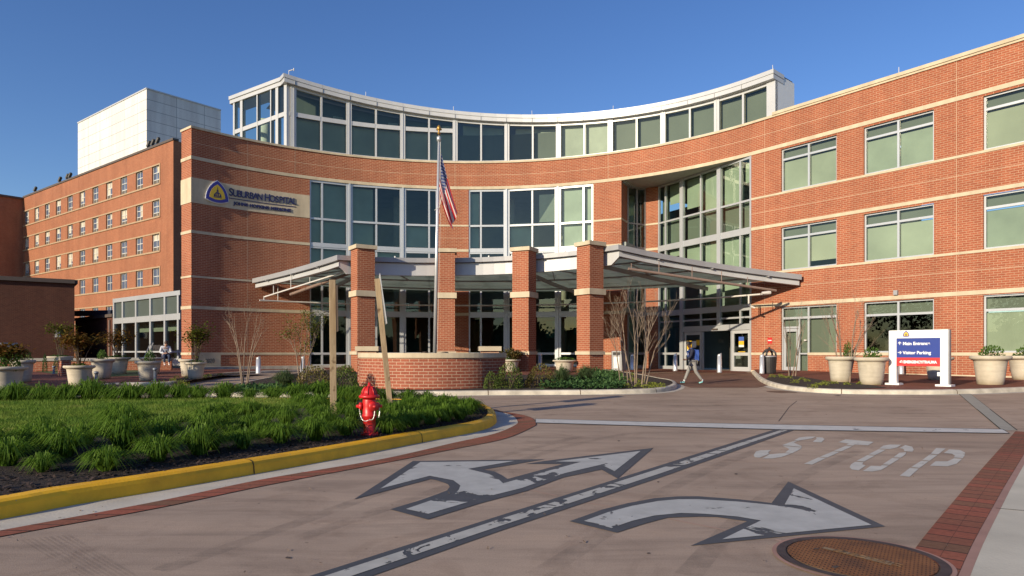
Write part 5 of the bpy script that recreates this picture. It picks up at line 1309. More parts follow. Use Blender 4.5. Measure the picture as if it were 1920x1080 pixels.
# ================================================================ ROUND PLANTER WALL
pc=V((-2.78,24.1,0)); PR=2.55
PW_=thing('planter_wall','curved red brick planter wall with pale stone coping around the flagpole base','wall',(pc.x,pc.y,.14))
mb=MB(); n=40; a0,a1=R(192),R(356)
def arcw(mb,r,z0,z1,flip=False):
    for i in range(n):
        a=a0+(a1-a0)*i/n;b=a0+(a1-a0)*(i+1)/n; P=[(pc.x+r*cos(a),pc.y+r*sin(a)),(pc.x+r*cos(b),pc.y+r*sin(b))]
        if flip: P=P[::-1]
        mb.face([(*P[0],z0),(*P[1],z0),(*P[1],z1),(*P[0],z1)],[(r*a,z0),(r*b,z0),(r*b,z1),(r*a,z1)])
arcw(mb,PR,.08,1.13); arcw(mb,PR-.34,.9,1.13,True)
l0=(pc.x+PR*cos(a0),pc.y+PR*sin(a0)); pwall(mb,(l0[0]+.02,l0[1]+2.6),l0,.08,1.13); r0_=(pc.x+PR*cos(a1),pc.y+PR*sin(a1)); pwall(mb,r0_,(r0_[0]-.02,r0_[1]+2.6),.08,1.13)
mb.build('brick_face',BRW,PW_)
mb=MB()
for i in range(n):
    a=a0+(a1-a0)*i/n;b=a0+(a1-a0)*(i+1)/n; r1=PR+.05;r2=PR-.40
    q=[(pc.x+r*cos(t),pc.y+r*sin(t)) for r,t in ((r1,a),(r1,b),(r2,b),(r2,a))]
    mb.mesh([(*p,1.13) for p in q]+[(*p,1.285) for p in q],[(0,1,5,4),(1,2,6,5),(2,3,7,6),(3,0,4,7),(4,5,6,7),(3,2,1,0)])
mb.build('coping',STONE,PW_)
m=MB(); m.lathe([(PR-.2,.95),(.01,1.05)],o=(pc.x,pc.y,0),n=40); m.build('soil',MUL,PW_)
for x0,x1,d,lab in ((669,712,25.2,0),(898,938,25.6,1)):
    c=dp((x0+x1)/2,661,d); w=(x1-x0)/2*d/FPX*.80; top=CZ+(661-649.5)*d/FPX
    m=MB(); m.box((-w,-w,.1),(w,w,top-.17),R(8 if lab else 4),(c.x,c.y,0)); m.build('end_pier',BRW,PW_)
    m=MB(); m.box((-w-.08,-w-.08,top-.17),(w+.08,w+.08,top),R(8 if lab else 4),(c.x,c.y,0)); m.build('pier_cap',STONE,PW_,bevel=.012)
# ================================================================ FLAGPOLE AND FLAG
f0=dp(815,664,24.2); f1=dp(823,262,24.2)
FP=thing('flagpole','tall silver flagpole with gold finial rising from the round brick planter','flagpole',(f0.x,f0.y,1.0))
m=MB(); m.tube([f0-V((0,0,.25)),f0+(f1-f0)*.5,f1],[.066,.058,.040],16); m.build('pole',plain('pole_silver',(.66,.67,.68),.32,metal=.55,var=.04),FP,smooth=True)
m=MB(); m.lathe([(.04,-.06),(.075,-.05),(.075,.10),(.04,.12),(.02,.14)],o=f1,n=14); m.build('truck',ALU,FP,smooth=True)
m=MB(); m.lathe([(.015,.1),(.018,.2),(.07,.21),(.05,.25),(.02,.27),(.06,.34),(.08,.42),(.04,.5),(.0,.53)],o=f1,n=10); m.bar(f1+V((-.10,0,.36)),f1+V((.10,0,.36)),.03,.05); m.build('finial',plain('gold',(.38,.22,.05),.4,metal=.6),FP,smooth=True)
m=MB(); hp=[dp(826,266,24.1),dp(824.5,400,24.1),dp(818,395,24.0),dp(828,375,24.1)]; m.tube(hp[:2],.01,5); m.tube([dp(828,370,24.1),dp(824,388,24.05),dp(815,394,24.0)],.012,5); m.tube([dp(826,400,24.1),dp(820,655,24.1)],.006,4); m.build('halyard',plain('rope',(.6,.58,.52),.9),FP)
m=MB(); q=dp(816,662,24.0)
for s in (-1,1): m.tube([q+V((.1*s,0,-.03)),q+V((.42*s,-.05,.02)),q+V((.55*s,-.05,-.06))],.03,6); m.lathe([(0,-.1),(.08,-.06),(.09,.05),(0,.07)],o=q+V((.35*s,-.05,-.02)),n=8)
m.build('uplight',STEEL,FP)
def flagmat():
    m,nt,b,o=newmat('flag_cloth'); uv=nt.nodes.new('ShaderNodeUVMap'); sx=nt.nodes.new('ShaderNodeSeparateXYZ'); nt.links.new(uv.outputs[0],sx.inputs[0])
    def M(op,a,b_=None):
        n=nt.nodes.new('ShaderNodeMath'); n.operation=op
        for i,v in enumerate((a,b_)):
            if v is None: continue
            if isinstance(v,(int,float)): n.inputs[i].default_value=v
            else: nt.links.new(v,n.inputs[i])
        return n.outputs[0]
    u,v=sx.outputs[0],sx.outputs[1]
    st=M('LESS_THAN',M('MODULO',M('MULTIPLY',v,13.0),2.0),1.0)
    can=M('MULTIPLY',M('LESS_THAN',u,.42),M('GREATER_THAN',v,6/13))
    du=M('SUBTRACT',M('FRACT',M('MULTIPLY',u,16)),.5); dv=M('SUBTRACT',M('FRACT',M('MULTIPLY',v,13)),.5)
    star=M('LESS_THAN',M('ADD',M('MULTIPLY',du,du),M('MULTIPLY',dv,dv)),.055)
    c=mix(nt,st,(.72,.70,.67),(.55,.012,.022)); cc=mix(nt,star,(.02,.04,.17),(.70,.70,.70)); c=mix(nt,can,c,cc); nt.links.new(c,b.inputs['Base Color']); b.inputs['Roughness'].default_value=.8
    tl=nt.nodes.new('ShaderNodeBsdfTranslucent'); nt.links.new(c,tl.inputs[0]); mx=nt.nodes.new('ShaderNodeMixShader'); mx.inputs[0].default_value=.3; nt.links.new(b.outputs[0],mx.inputs[1]); nt.links.new(tl.outputs[0],mx.inputs[2]); nt.links.new(mx.outputs[0],o.inputs[0]); return m
NU,NV=46,40; me=bpy.data.meshes.new('flag'); vs=[];uvs={}
for j in range(NV+1):
    v=j/NV     # 1 = top of hoist
    for i in range(NU+1):
        u=i/NU; w=1-v
        hx,hy=826.5-3.0*w,284+78*w
        ex=857-13*w+2.5*sin(9*w); ey=399+27*sin(min(1,w*1.1)*pi/2)-4*sin(7*w)
        k=u**1.0; sag=8*sin(pi*u)*(.5+.5*v)
        x=hx+(ex-hx)*k+ (-1.5)*sin(pi*u); y=hy+(ey-hy)*k
        fold=sin(w*15+u*1.3)*.10*(.25+u)*(1-.15*u)+sin(w*7-u*2+1)*.09*u
        x+=1.4*sin(w*15+u*1.3+1.3)*u
        vs.append(tuple(dp(x,y,24.1+fold)))
fs=[(j*(NU+1)+i,j*(NU+1)+i+1,(j+1)*(NU+1)+i+1,(j+1)*(NU+1)+i) for j in range(NV) for i in range(NU)]
me.from_pydata(vs,[],fs); ul=me.uv_layers.new(name='UVMap')
for p in me.polygons:
    for li_ in p.loop_indices:
        k=me.loops[li_].vertex_index; ul.data[li_].uv=((k%(NU+1))/NU,(k//(NU+1))/NV)
me.polygons.foreach_set('use_smooth',[True]*len(me.polygons)); me.materials.append(flagmat()); o=bpy.data.objects.new('flag',me); COL.objects.link(o); tag(o,'red, white and blue striped flag hanging limp from the flagpole','flag')
# ================================================================ HYDRANT
hz=ZI(-1.985,9.5); HD=thing('fire_hydrant','bright red fire hydrant with silver chains in the island planting','hydrant',(-1.985,9.5,hz-.02),local=True)
RED=plain('hydrant_red',(.50,.016,.016),.38,var=.3,scale=14,spec=.5,bmp=.08,bscale=80); CHN=plain('chain',(.5,.5,.48),.4,metal=.7)
m=MB(); m.lathe([(.125,0),(.125,.04),(.085,.05),(.085,.26),(.10,.27),(.10,.30),(.092,.31),(.096,.42),(.092,.50),(.086,.53)],n=28); m.build('barrel',RED,HD,smooth=True,bevel=0)
m=MB(); m.lathe([(.086,.53),(.140,.535),(.145,.555),(.14,.57),(.105,.585),(.098,.62),(.075,.665),(.045,.69),(.030,.695),(.028,.71),(.022,.715),(.020,.745),(.0,.75)],n=28)
for k in range(8):
    a=2*pi*k/8; L=[V((r*cos(a),r*sin(a),z)) for r,z in ((.112,.575),(.103,.62),(.079,.667),(.045,.695))]; m.tube(L,.008,5)
m.build('bonnet',RED,HD,smooth=True)
def cap(ax,r,l,name):
    m=MB(); ax=V(ax).normalized(); o_=V((0,0,.42)); m.lathe([(r*.8,.06),(r*.8,.10),(r*1.08,.10),(r*1.08,.115+l*.2),(r,.12+l*.3),(r*.92,.10+l*.85),(r*.5,.10+l),(.022,.10+l),(.020,.135+l),(0,.137+l)],o=o_,n=18,axis=ax); m.build(name,RED,HD,smooth=True)
    return o_+ax*(.11+l)
c1=cap((-1,-.25,0),.050,.045,'outlet_cap'); c2=cap((1,-.1,0),.050,.045,'outlet_cap'); c3=cap((.62,-.80,0),.066,.05,'pumper_cap')
def chain(P,name='chain'):
    m=MB(); n_=14; 
    for i in range(n_):
        t=(i+.5)/n_; p=P[0]*(1-t)**2+P[1]*2*t*(1-t)+P[2]*t*t; d=(P[0]*(-2*(1-t))+P[1]*(2-4*t)+P[2]*2*t).normalized(); s=d.cross(V((0,1,0))).normalized()*( .006 if i%2 else .0015); m.tube([p-d*.011,p+s,p+d*.011],.0024,5); m.tube([p-d*.011,p-s,p+d*.011],.0024,5)
    m.build(name,CHN,HD)
chain([c1+V((.02,-.01,-.02)),V((-.09,-.14,.16)),V((.03,-.13,.245))]); chain([c3+V((0,0,-.06)),V((.10,-.16,.22)),V((.03,-.13,.245))]); chain([c2+V((-.01,-.02,-.02)),V((.16,-.06,.33)),V((.14,-.06,.27))])
for k in range(6):
    a=2*pi*k/6; m=MB(); m.lathe([(.012,.04),(.012,.06),(0,.061)],o=(.108*cos(a),.108*sin(a),0),n=6); m.build('flange_bolt',RED,HD)
# ================================================================ TIMBER POSTS
WOODM,nt,b_,o_=newmat('post_wood')
c=ramp(nt,noise(nt,1,6,.65,sc=(22,22,1.6),dist=1.0),[(.3,(.24,.165,.095)),(.55,(.36,.265,.16)),(.75,(.44,.34,.22))]); kn=ramp(nt,noise(nt,5,2,.5),[(.68,(1,1,1)),(.74,(.4,.32,.26))]); nt.links.new(mix(nt,1,c,kn,'MULTIPLY'),b_.inputs['Base Color']); b_.inputs['Roughness'].default_value=.85; MATS['post_wood']=WOODM
wd=V((.33,-.944,0)).normalized()
def sign_post(bot,top,d,panel,label,pm,az):
    wd=V((sin(R(az)),-cos(R(az)),0))
    B_=dp(*bot,d); T_=dp(*top,d); t=thing('sign_post',label,'sign post',B_)
    m=MB(); m.bar(B_-V((0,0,.25)),T_,.105,.105,up=(wd.x,wd.y,0)); m.build('timber_post',WOODM,t,bevel=.004)
    p0=dp(*panel[0],d);p1=dp(*panel[1],d); u=(p1-p0); n_=u.normalized().cross(wd).normalized()
    q=[p0-wd*.30,p0+wd*.30,p1+wd*.30,p1-wd*.30]; off=n_*.006
    mm=MB(); mm.mesh([x-off for x in q]+[x+off for x in q],[(0,1,2,3),(7,6,5,4),(0,4,5,1),(1,5,6,2),(2,6,7,3),(3,7,4,0)]); mm.build('sign_plate',pm,t)
    return t
sign_post((625.5,768),(623,525),11.75,((631,537),(632.5,622)),'upright weathered timber post with a dark edge-on sign plate, left of the hydrant',STEEL,17)
sign_post((733.5,757),(707,523),13.8,((711.5,515.5),(724.5,607.5)),'leaning weathered timber post with a white edge-on sign plate, right of the hydrant',ALUW,12.5)
# ================================================================ MONUMENT SIGN
sL=gpr(1676,721,.14); sR=gpr(1772,725,.14); es=(sR-sL); es.z=0; Wd=es.length; es.normalize(); rzs=math.atan2(es.y,es.x); base=V((sL.x,sL.y,GZ(sL.y)+.135))
SG=thing('direction_sign','white framed hospital direction sign with blue and red panels on the right kerb','sign',base,rzs,local=True)
SGW=plain('sign_white',(.80,.80,.80),.4,var=.02); SGB=plain('sign_blue',(.024,.05,.26),.35,var=.04); SGR=plain('sign_red',(.62,.035,.035),.35,var=.04); SGT=plain('sign_text_white',(.85,.85,.85),.5,var=.01); SGG=plain('sign_side',(.30,.31,.33),.4,metal=.4)
top=1.90; pw=.115
for x in (0,Wd):
    m=MB(); m.box((x-pw,-.09,.02),(x+pw,.09,top)); pst=m.build('post',SGW,SG,bevel=.01)
    m=MB(); m.box((x-pw-.035 if x==0 else x+pw,-.07,.02),(x-pw if x==0 else x+pw+.035,.10,top-.005)); m.build('side_trim',SGG,pst)
    m=MB(); m.box((x-pw-.12,-.2,.0),(x+pw+.12,.2,.065)); m.build('base_plate',SGW,SG,bevel=.008)
m=MB(); m.box((pw,-.088,top-.275),(Wd-pw,.088,top-.002)); hdr=m.build('header_panel',SGW,SG)
zb,zr0=.955,.665
m=MB(); m.box((pw,-.07,zb),(Wd-pw,.07,top-.275)); bp=m.build('blue_panel',SGB,SG)
m=MB(); m.box((pw,-.0705,zr0),(Wd-pw,.07,zb)); rp=m.build('red_panel',SGR,SG)
X90=Matrix.Rotation(pi/2,4,'X')
def st(name,body,x,z,size,par,mat=SGT,y=-.073,cond=1,bold=.004): return text_obj(name,body,mat,par,Matrix.Translation((x,y,z))@X90,size,.001,'LEFT',cond,bold)
st('panel_lettering','Main Entrance',pw+.20,zb+.435,.150,bp,cond=.98); st('panel_lettering','Visitor Parking',pw+.20,zb+.12,.150,bp,cond=.98); st('panel_lettering','EMERGENCY/TRAUMA',pw+.22,zr0+.098,.125,rp,cond=.82,y=-.0735,bold=.006)
GREY=plain('sign_text_grey',(.58,.58,.58),.6)
st('header_lettering','SUBURBAN HOSPITAL',pw+.45,top-.115,.085,hdr,GREY,-.09,.84,0); st('header_lettering','JOHNS HOPKINS MEDICINE',pw+.45,top-.215,.05,hdr,GREY,-.09,1.02,0)
m=MB(); m.box((pw+.45,-.0895,top-.155),(pw+1.15,-.088,top-.150)); m.build('rule_line',GREY,hdr)
logo(lambda u,v,h:(pw+.31+u*.115,-.088-h*.006,top-.135+v*.115),hdr)
def arrow(name,P,par):
    m=MB()
    for a,b in P: m.bar((a[0],-.0745,a[1]),(b[0],-.0745,b[1]),.004,.019,up=(b[1]-a[1],0,-(b[0]-a[0])))
    m.build(name,SGT,par)
zz=zb+.49; x=pw+.10; arrow('arrow_up',[((x,zz-.05),(x,zz+.055)),((x-.05,zz+.005),(x,zz+.058)),((x+.05,zz+.005),(x,zz+.058))],bp)
zz=zb+.175; arrow('arrow_right',[((x-.06,zz),(x+.05,zz)),((x+.005,zz+.05),(x+.055,zz)),((x+.005,zz-.05),(x+.055,zz))],bp)
zz=zr0+.145; x=pw+.14; arrow('arrow_return',[((x+.04,zz-.045),(x+.04,zz+.025)),((x+.04,zz+.025),(x+.015,zz+.045)),((x+.015,zz+.045),(x-.015,zz+.025)),((x-.015,zz+.025),(x-.015,zz-.01)),((x-.05,zz-.0),(x-.015,zz-.03)),((x+.015,zz-.0),(x-.015,zz-.03))],rp)
m=MB(); m.box((Wd-pw-.10,-.06,.34),(Wd-pw,.06,.47)); m.build('junction_box',SGW,SG)
# ================================================================ POTS
POTM,nt,b_,o_=newmat('pot_concrete')
c=ramp(nt,noise(nt,1.5,5,.6),[(.3,(.46,.41,.32)),(.7,(.60,.54,.43))]); s2=ramp(nt,noise(nt,1,4,.6,sc=(1.0,1.0,9)),[(.3,(.86,.85,.83)),(.65,(1.03,1.03,1.03))]); c=mix(nt,1,c,s2,'MULTIPLY')
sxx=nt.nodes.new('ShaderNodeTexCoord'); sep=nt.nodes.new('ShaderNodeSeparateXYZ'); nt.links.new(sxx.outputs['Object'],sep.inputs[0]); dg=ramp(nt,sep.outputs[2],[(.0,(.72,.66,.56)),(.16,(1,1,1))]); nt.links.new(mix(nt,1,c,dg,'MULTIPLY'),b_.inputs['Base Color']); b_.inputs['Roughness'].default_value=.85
def pot_proto():
    t=thing('planter_pot','x','planter pot',(0,0,0),local=True)
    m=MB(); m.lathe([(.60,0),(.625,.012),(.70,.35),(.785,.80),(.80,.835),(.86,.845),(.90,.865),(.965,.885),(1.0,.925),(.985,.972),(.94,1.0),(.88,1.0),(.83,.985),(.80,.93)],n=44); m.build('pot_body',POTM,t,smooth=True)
    m=MB(); m.lathe([(.80,.93),(.4,.955),(.001,.96)],n=24); m.build('soil',MUL,t); return t
PP=pot_proto(); pot_used=[False]
POTS={}
def pot(key,x,yb,rimw,yr,label,group,d=None):
    p=gpr(x,yb,.135) if d is None else dp(x,yb,d); Rr=rimw/2*p.y/FPX; Hh=(CZ+(HY-yr)*p.y/FPX)-p.z
    if not pot_used[0]: o=PP; o.location=p; o.scale=(Rr,Rr,Hh); o['label']=label; o['group']=group; pot_used[0]=True
    else: o=dup(PP,p,random.random()*6,label,group,(Rr,Rr,Hh))
    POTS[key]=(p,Rr,Hh); return o
GR='cream planter pots on the right forecourt'; GLf='cream planter pots on the left plaza'; GC='low cream planter pots between the columns'
pot('r1',1576,716,53,668.5,'tall cream pot standing behind the spreading bare tree left of the direction sign',GR)
pot('r2',1634,721,60,670,'cream pot with a round clipped bush immediately left of the direction sign',GR)
pot('r3',1759,712,52,669,'cream pot half hidden behind the direction sign panel',GR)
pot('r4',1857,721,68,667,'large cream pot with a leafy bush right of the direction sign',GR)
pot('r5',1925,712,70,667,'cream pot cut off by the right edge of the photo',GR)
pot('l1',8,735,76,687,'cream pot at the left edge of the photo, nearest on the left plaza',GLf)
pot('l2',42,716,44,675,'cream pot with a tufted bush, second from the left edge',GLf)
pot('l3',113,694,44,668,'wide cream pot with a small reddish tree by the shaded brick wall',GLf)
pot('l4',149,724.5,53,685,'cream pot with a bronze leaved shrub in front of the small brick pier',GLf)
pot('l5',191,709.5,45,673,'cream pot with a green tuft, right of the bronze shrub pot',GLf)
pot('l6',220,701,46,670,'cream pot with an orange shrub in front of the glass vestibule',GLf)
pot('l7',277.5,713.5,45,677,'cream pot with stained sides in front of the seated person',GLf)
pot('l8',284,700,42,670,'cream pot hidden behind the stained pot near the seated person',GLf)
pot('l9',367,710,39,679,'cream pot with a tall mixed shrub in front of the numbered stone',GLf)
pot('l10',352,705.5,33,673.5,'cream pot partly hidden at the foot of the brick corner',GLf)
pot('c1',957,697,40,674,'low cream pot between the second and third column',GC)
pot('c2',1058.5,698,45,675,'low cream pot between the third and rightmost column',GC)
# ================================================================ PLANTS
rg=random.Random(21)
def leaf_quad(mb,p,d,w,l,up):
    d=d.normalized(); s=d.cross(up); s=s.normalized() if s.length>1e-4 else d.orthogonal().normalized()
    mb.face([p,p+d*l*.5+s*w,p+d*l,p+d*l*.5-s*w])
def shrub_mesh(n,lw,ll,seed,flat=.75,lump=.22,inner=.35,droop=0):
    r=random.Random(seed); mb=MB(); lumps=[V((r.gauss(0,1),r.gauss(0,1),r.gauss(0,1))).normalized() for _ in range(9)]; amp=[r.uniform(-lump,lump) for _ in range(9)]
    for _ in range(n):
        v=V((r.gauss(0,1),r.gauss(0,1),abs(r.gauss(0,1))*1.0-.25)).normalized()
        k=1+sum(a*max(0,v.dot(q))**3 for a,q in zip(amp,lumps)); k*=1-inner*r.random()**2.2
        p=V((v.x*k,v.y*k,max(-.05,v.z*k*1.0)))
        d=(v+V((r.gauss(0,.6),r.gauss(0,.6),r.gauss(.25,.6)-droop))).normalized()
        leaf_quad(mb,p,d,lw*r.uniform(.7,1.3),ll*r.uniform(.7,1.3),V((r.gauss(0,1),r.gauss(0,1),r.gauss(0,1))))
    return mb
def stems_mesh(n,r_,h,seed,w=.02):
    r=random.Random(seed); mb=MB()
    for _ in range(n):
        a=r.random()*2*pi; mb.tube([(0.1*cos(a),.1*sin(a),-.05),(r_*.5*cos(a),r_*.5*sin(a),h*.5),(r_*cos(a)*r.uniform(.6,1),r_*sin(a),h)],[w,w*.8,w*.4],5)
    return mb
LBX=leafmat('leaf_boxwood',[(.04,.09,.015),(.075,.15,.028),(.13,.20,.045)],.25,6); LAZ=leafmat('leaf_azalea',[(.035,.065,.014),(.08,.12,.025),(.16,.16,.045)],.2,4); LAZR=leafmat('leaf_azalea_red',[(.06,.075,.018),(.13,.11,.03),(.17,.10,.04)],.2,3)
LLM=leafmat('leaf_lime',[(.14,.17,.02),(.24,.27,.04),(.32,.34,.07)],.3,4); LNA=leafmat('leaf_nandina',[(.09,.08,.015),(.20,.12,.025),(.22,.06,.02)],.3,5); LJU=leafmat('leaf_juniper',[(.025,.065,.022),(.05,.105,.035),(.085,.15,.05)],.15,5)
LGR=leafmat('leaf_ornamental_grass',[(.05,.085,.03),(.09,.13,.05),(.14,.16,.07)],.35,3); LDL=leafmat('leaf_daylily',[(.055,.12,.011),(.105,.20,.02),(.21,.33,.045)],.48,9); LTR=leafmat('leaf_young',[(.07,.10,.015),(.13,.15,.02),(.17,.14,.03)],.35,3)
BARK=plain('bark_pale',(.22,.165,.12),.9,var=.3,scale=8); BARKD=plain('bark_dark',(.10,.07,.05),.9,var=.3,scale=8)
def plant(name,label,cat,loc,sx,sz,mat,n,lw,ll,seed,group=None,stem=True,**k):
    t=thing(name,label,cat,loc,rg.random()*6,group,local=True); t.scale=(sx,sx,sz)
    shrub_mesh(n,lw,ll,seed,**k).build('foliage',mat,t)
    if stem: stems_mesh(7,.6,.7,seed,.025).build('stems',BARKD,t)
    return t
def on_pot(key,h=.93): p,Rr,Hh=POTS[key]; return p+V((0,0,Hh*h)),Rr
for key,lab,w,hh in (('r1','small upright green bush in the tall pot behind the bare tree',.30,.55),('r2','round clipped green bush in the pot left of the direction sign',.50,.36),('r4','spreading green bush in the large pot right of the direction sign',.50,.42),('r5','green bush in the pot at the right edge of the photo',.55,.42),('l1','green tufted bush in the pot at the left edge',.42,.42),('l2','green tuft in the second pot from the left edge',.55,.36),('l5','green tuft in the pot right of the bronze shrub',.36,.40),('l7','green rounded tuft in the stained pot',.36,.42),('l6','low green filler plant at the rim of the orange shrub pot',.9,.16),('l3','low green filler plant in the wide pot by the shaded wall',.75,.18),('l4','dark green filler plant round the bronze shrub',.62,.13),('l9','green filler plant round the tall mixed shrub',.70,.12),('c1','low green bush in the left pot between the columns',.62,.18),('c2','low green bush in the right pot between the columns',.85,.18)):
    p,Rr=on_pot(key); 
    if key=='r1': p=p+V((.28,0,0))
    if key=='l7': p=p+V((.1,-.1,0))
    if key in('l1',): p=p+V((.25,-.1,0))
    plant('potted_bush',lab,'bush',p,Rr*w,hh,LBX,420,.07,.24,hash(key)%97 if False else sum(map(ord,key)),'bushes in the planter pots',lump=.3,inner=.6)
def nandina(key,lab,h,spread,mat,seed,crown=.45):
    p,Rr=on_pot(key); r=random.Random(seed); t=thing('potted_shrub',lab,'shrub',p,0,'tall shrubs in the planter pots',local=True)
    st_=MB(); lf=MB()
    for k in range(11):
        a=r.random()*2*pi; q=V((cos(a),sin(a),0))*spread*r.uniform(.2,1)*.6; tp=q*1.5+V((0,0,h*r.uniform(.75,1))); st_.tube([q*.25,q*.7+V((0,0,h*.45)),tp],[.018,.014,.007],5)
        for _ in range(95):
            c=tp+V((r.gauss(0,.20),r.gauss(0,.20),r.gauss(-.04,.13)*crown*1.6)); leaf_quad(lf,c,V((r.gauss(0,1),r.gauss(0,1),r.gauss(0,.35))),.04,.15,V((0,0,1)))
        for _ in range(14):
            c=q*.8+V((r.gauss(0,.1),r.gauss(0,.1),h*r.uniform(.15,.7))); leaf_quad(lf,c,V((r.gauss(0,1),r.gauss(0,1),r.gauss(0,.4))),.02,.08,V((0,0,1)))
    lf.build('foliage',mat,t); st_.build('stems',BARKD,t)
nandina('l1','thin orange leaved shrub in the pot at the left edge',.62,.3,LNA,2); nandina('l3','small flat topped reddish green shrub in the wide pot by the shaded wall',1.75,.75,LTR,3); nandina('l4','bronze leaved flat topped shrub in the pot before the brick pier',1.05,.62,LNA,4); nandina('l6','orange leaved shrub in the pot before the vestibule',1.15,.55,LNA,5,.9); nandina('l9','tall mixed red and green shrub in the pot before the numbered stone',1.35,.5,LTR,6,.9)
nandina('c1','dark red twiggy plant in the left pot between the columns',.42,.5,LAZR,8)
# border shrubs
def ground_at(x,y,off=.14): return gpr(x,y,off)
def border(name,x,yb,wpx,ytop,mat,lab,cat,n,lw,ll,seed,group,**k):
    p=ground_at(x,yb); sx=wpx/2*p.y/FPX; sz=(CZ+(HY-ytop)*p.y/FPX)-p.z
    return plant(name,lab,cat,p,sx,sz,mat,n,lw,ll,seed,group,**k)
GS='rounded shrubs in the bed before the entrance'
border('azalea_shrub',590,730,66,688,LAZR,'rounded bronze green shrub left of the upright timber post','shrub',1500,.028,.10,31,GS)
border('azalea_shrub',651,729,50,686,LAZ,'dense dark green shrub between the timber post and the brick planter','shrub',1500,.03,.11,32,GS)
border('azalea_shrub',956,727,58,687,LAZ,'dense green shrub beside the right end of the round planter','shrub',1500,.03,.11,33,GS)
border('azalea_shrub',921,728,28,699,LAZ,'small low green shrub against the right end of the round planter','shrub',700,.04,.15,34,GS)
border('azalea_shrub',1010,725,58,684,LAZR,'bronze tinted rounded shrub before the third column','shrub',1500,.028,.10,35,GS)
def grass_clump(name,x,yb,wpx,ytop,mat,lab,cat,group,n=260,w=.006,seed=1,tip=.35,loc=None,dims=None,build=True):
    r=random.Random(seed); mb=MB()
    if loc is None:
        p=ground_at(x,yb); rad_=wpx/2*p.y/FPX; h=(CZ+(HY-ytop)*p.y/FPX)-p.z
    else: p=V(loc); rad_,h=dims
    for _ in range(n):
        a=r.random()*2*pi; k=r.random()**.6; d=V((cos(a),sin(a),0)); b=d*rad_*.18*r.random(); hh=h*r.uniform(.65,1.05)*(1.05-.35*k); out=rad_*k*r.uniform(.8,1.15); s=V((-sin(a),cos(a),0))*w
        sw_a=r.gauss(0,.18); d2=V((cos(a+sw_a),sin(a+sw_a),0)); L=[b,b+d*out*.26+V((0,0,hh*.62)),b+d2*out*.62+V((0,0,hh*r.uniform(.9,1.02))),b+d2*out*r.uniform(.9,1.1)+V((0,0,hh*(1-tip*k*r.uniform(.5,1.1)-.1*r.random())))]
        ws=[1,.95,.7,.12]
        for i in range(3): mb.face([L[i]-s*ws[i],L[i]+s*ws[i],L[i+1]+s*ws[i+1],L[i+1]-s*ws[i+1]])
    return mb,p
def gclump(name,x,yb,wpx,ytop,mat,lab,cat,group,**k):
    mb,p=grass_clump(name,x,yb,wpx,ytop,mat,lab,cat,group,**k); o=mb.build(name,mat); o.location=p; tag(o,lab,cat,group); return o
GG='ornamental grasses in the bed before the entrance'
gclump('ornamental_grass',534,729,66,691,LGR,'wide tan and green ornamental grass left of the bronze shrub','ornamental grass',GG,n=520,w=.008,seed=41)
gclump('ornamental_grass',1054,725,52,683,LGR,'upright ornamental grass below the pot between third and fourth columns','ornamental grass',GG,n=420,w=.008,seed=42)
gclump('ornamental_grass',1098,722,54,681,LGR,'upright ornamental grass at the foot of the rightmost column','ornamental grass',GG,n=420,w=.008,seed=43)
# juniper carpet, countless sprays
def carpet(name,polys,mat,lab,n,h,lw,ll,seed,zoff=.15):
    r=random.Random(seed); mb=MB()
    for P,k in polys:
        W=[tuple(gpr(x,y,.14)[:2]) for x,y in P]; xs=[p[0] for p in W];ys=[p[1] for p in W]; c=0
        while c<n*k:
            x,y=r.uniform(min(xs),max(xs)),r.uniform(min(ys),max(ys)); c+=1
            if not inside(x,y,W): continue
            z=GZ(y)+zoff+h*r.random()*(.6+.4*sin(x*3)*sin(y*4)); leaf_quad(mb,V((x,y,z)),V((r.gauss(0,1),r.gauss(0,1),r.gauss(.5,.5))),lw,ll*r.uniform(.6,1.3),V((r.gauss(0,.5),r.gauss(0,.5),1)))
    o=mb.build(name,mat); tag(o,lab,'ground cover',kind='stuff'); return o
carpet('juniper_cover',[([(1008,730),(1170,730),(1172,719),(1090,715),(1045,719)],1.6),([(1095,718),(1172,721),(1160,704),(1110,700),(1090,705)],1.2)],LJU,'low dark green juniper carpet along the kerb below the right columns',3200,.30,.03,.14,51)
carpet('juniper_cover',[([(440,735),(530,736),(600,735),(590,727),(520,726),(450,728)],1)],LJU,'low green juniper carpet behind the kerb at the middle left',2600,.16,.03,.13,52)
# lime perennials: one mesh of each kind, copied
LIM=[]
def lime(loc,s,lab,group,k=[0]):
    if len(LIM)<3:
        mb=shrub_mesh(110,.10,.34,70+len(LIM),lump=.4,inner=.7); me_o=mb.build('lime_perennial',LLM); LIM.append(me_o); o=me_o
    else: o=LIM[rg.randrange(3)].copy(); COL.objects.link(o)
    o.location=loc; o.scale=(s,s,s*.8); o.rotation_euler=(0,0,rg.random()*6); tag(o,lab,'perennial',group)
for x,y in [(1150,705),(1163,709),(1140,703),(1176,712),(1190,714),(1175,726),(1197,724),(1215,727),(1228,725),(1238,725),(1222,722),(1186,703),(1160,700),(1205,717)]: lime(gpr(x,y,.15),.15,'small lime green perennial at the foot of the big bare tree','lime perennials under the big bare tree')
for x,y in [(1447,707),(1462,706),(1468,708),(1480,709),(1490,718),(1514,715),(1532,722),(1548,719),(1563,719),(1588,721),(1612,720),(1640,721),(1524,727),(1546,722),(1503,712)]: lime(gpr(x,y,.15),.13,'small lime green perennial in the mulch left of the direction sign','lime perennials left of the direction sign')
for x,y in [(410,731),(425,729),(437,730),(430,735),(448,726),(420,725),(482,724)]: lime(gpr(x,y,.15),.13,'small lime green perennial at the rounded end of the middle bed','lime perennials in the middle bed')
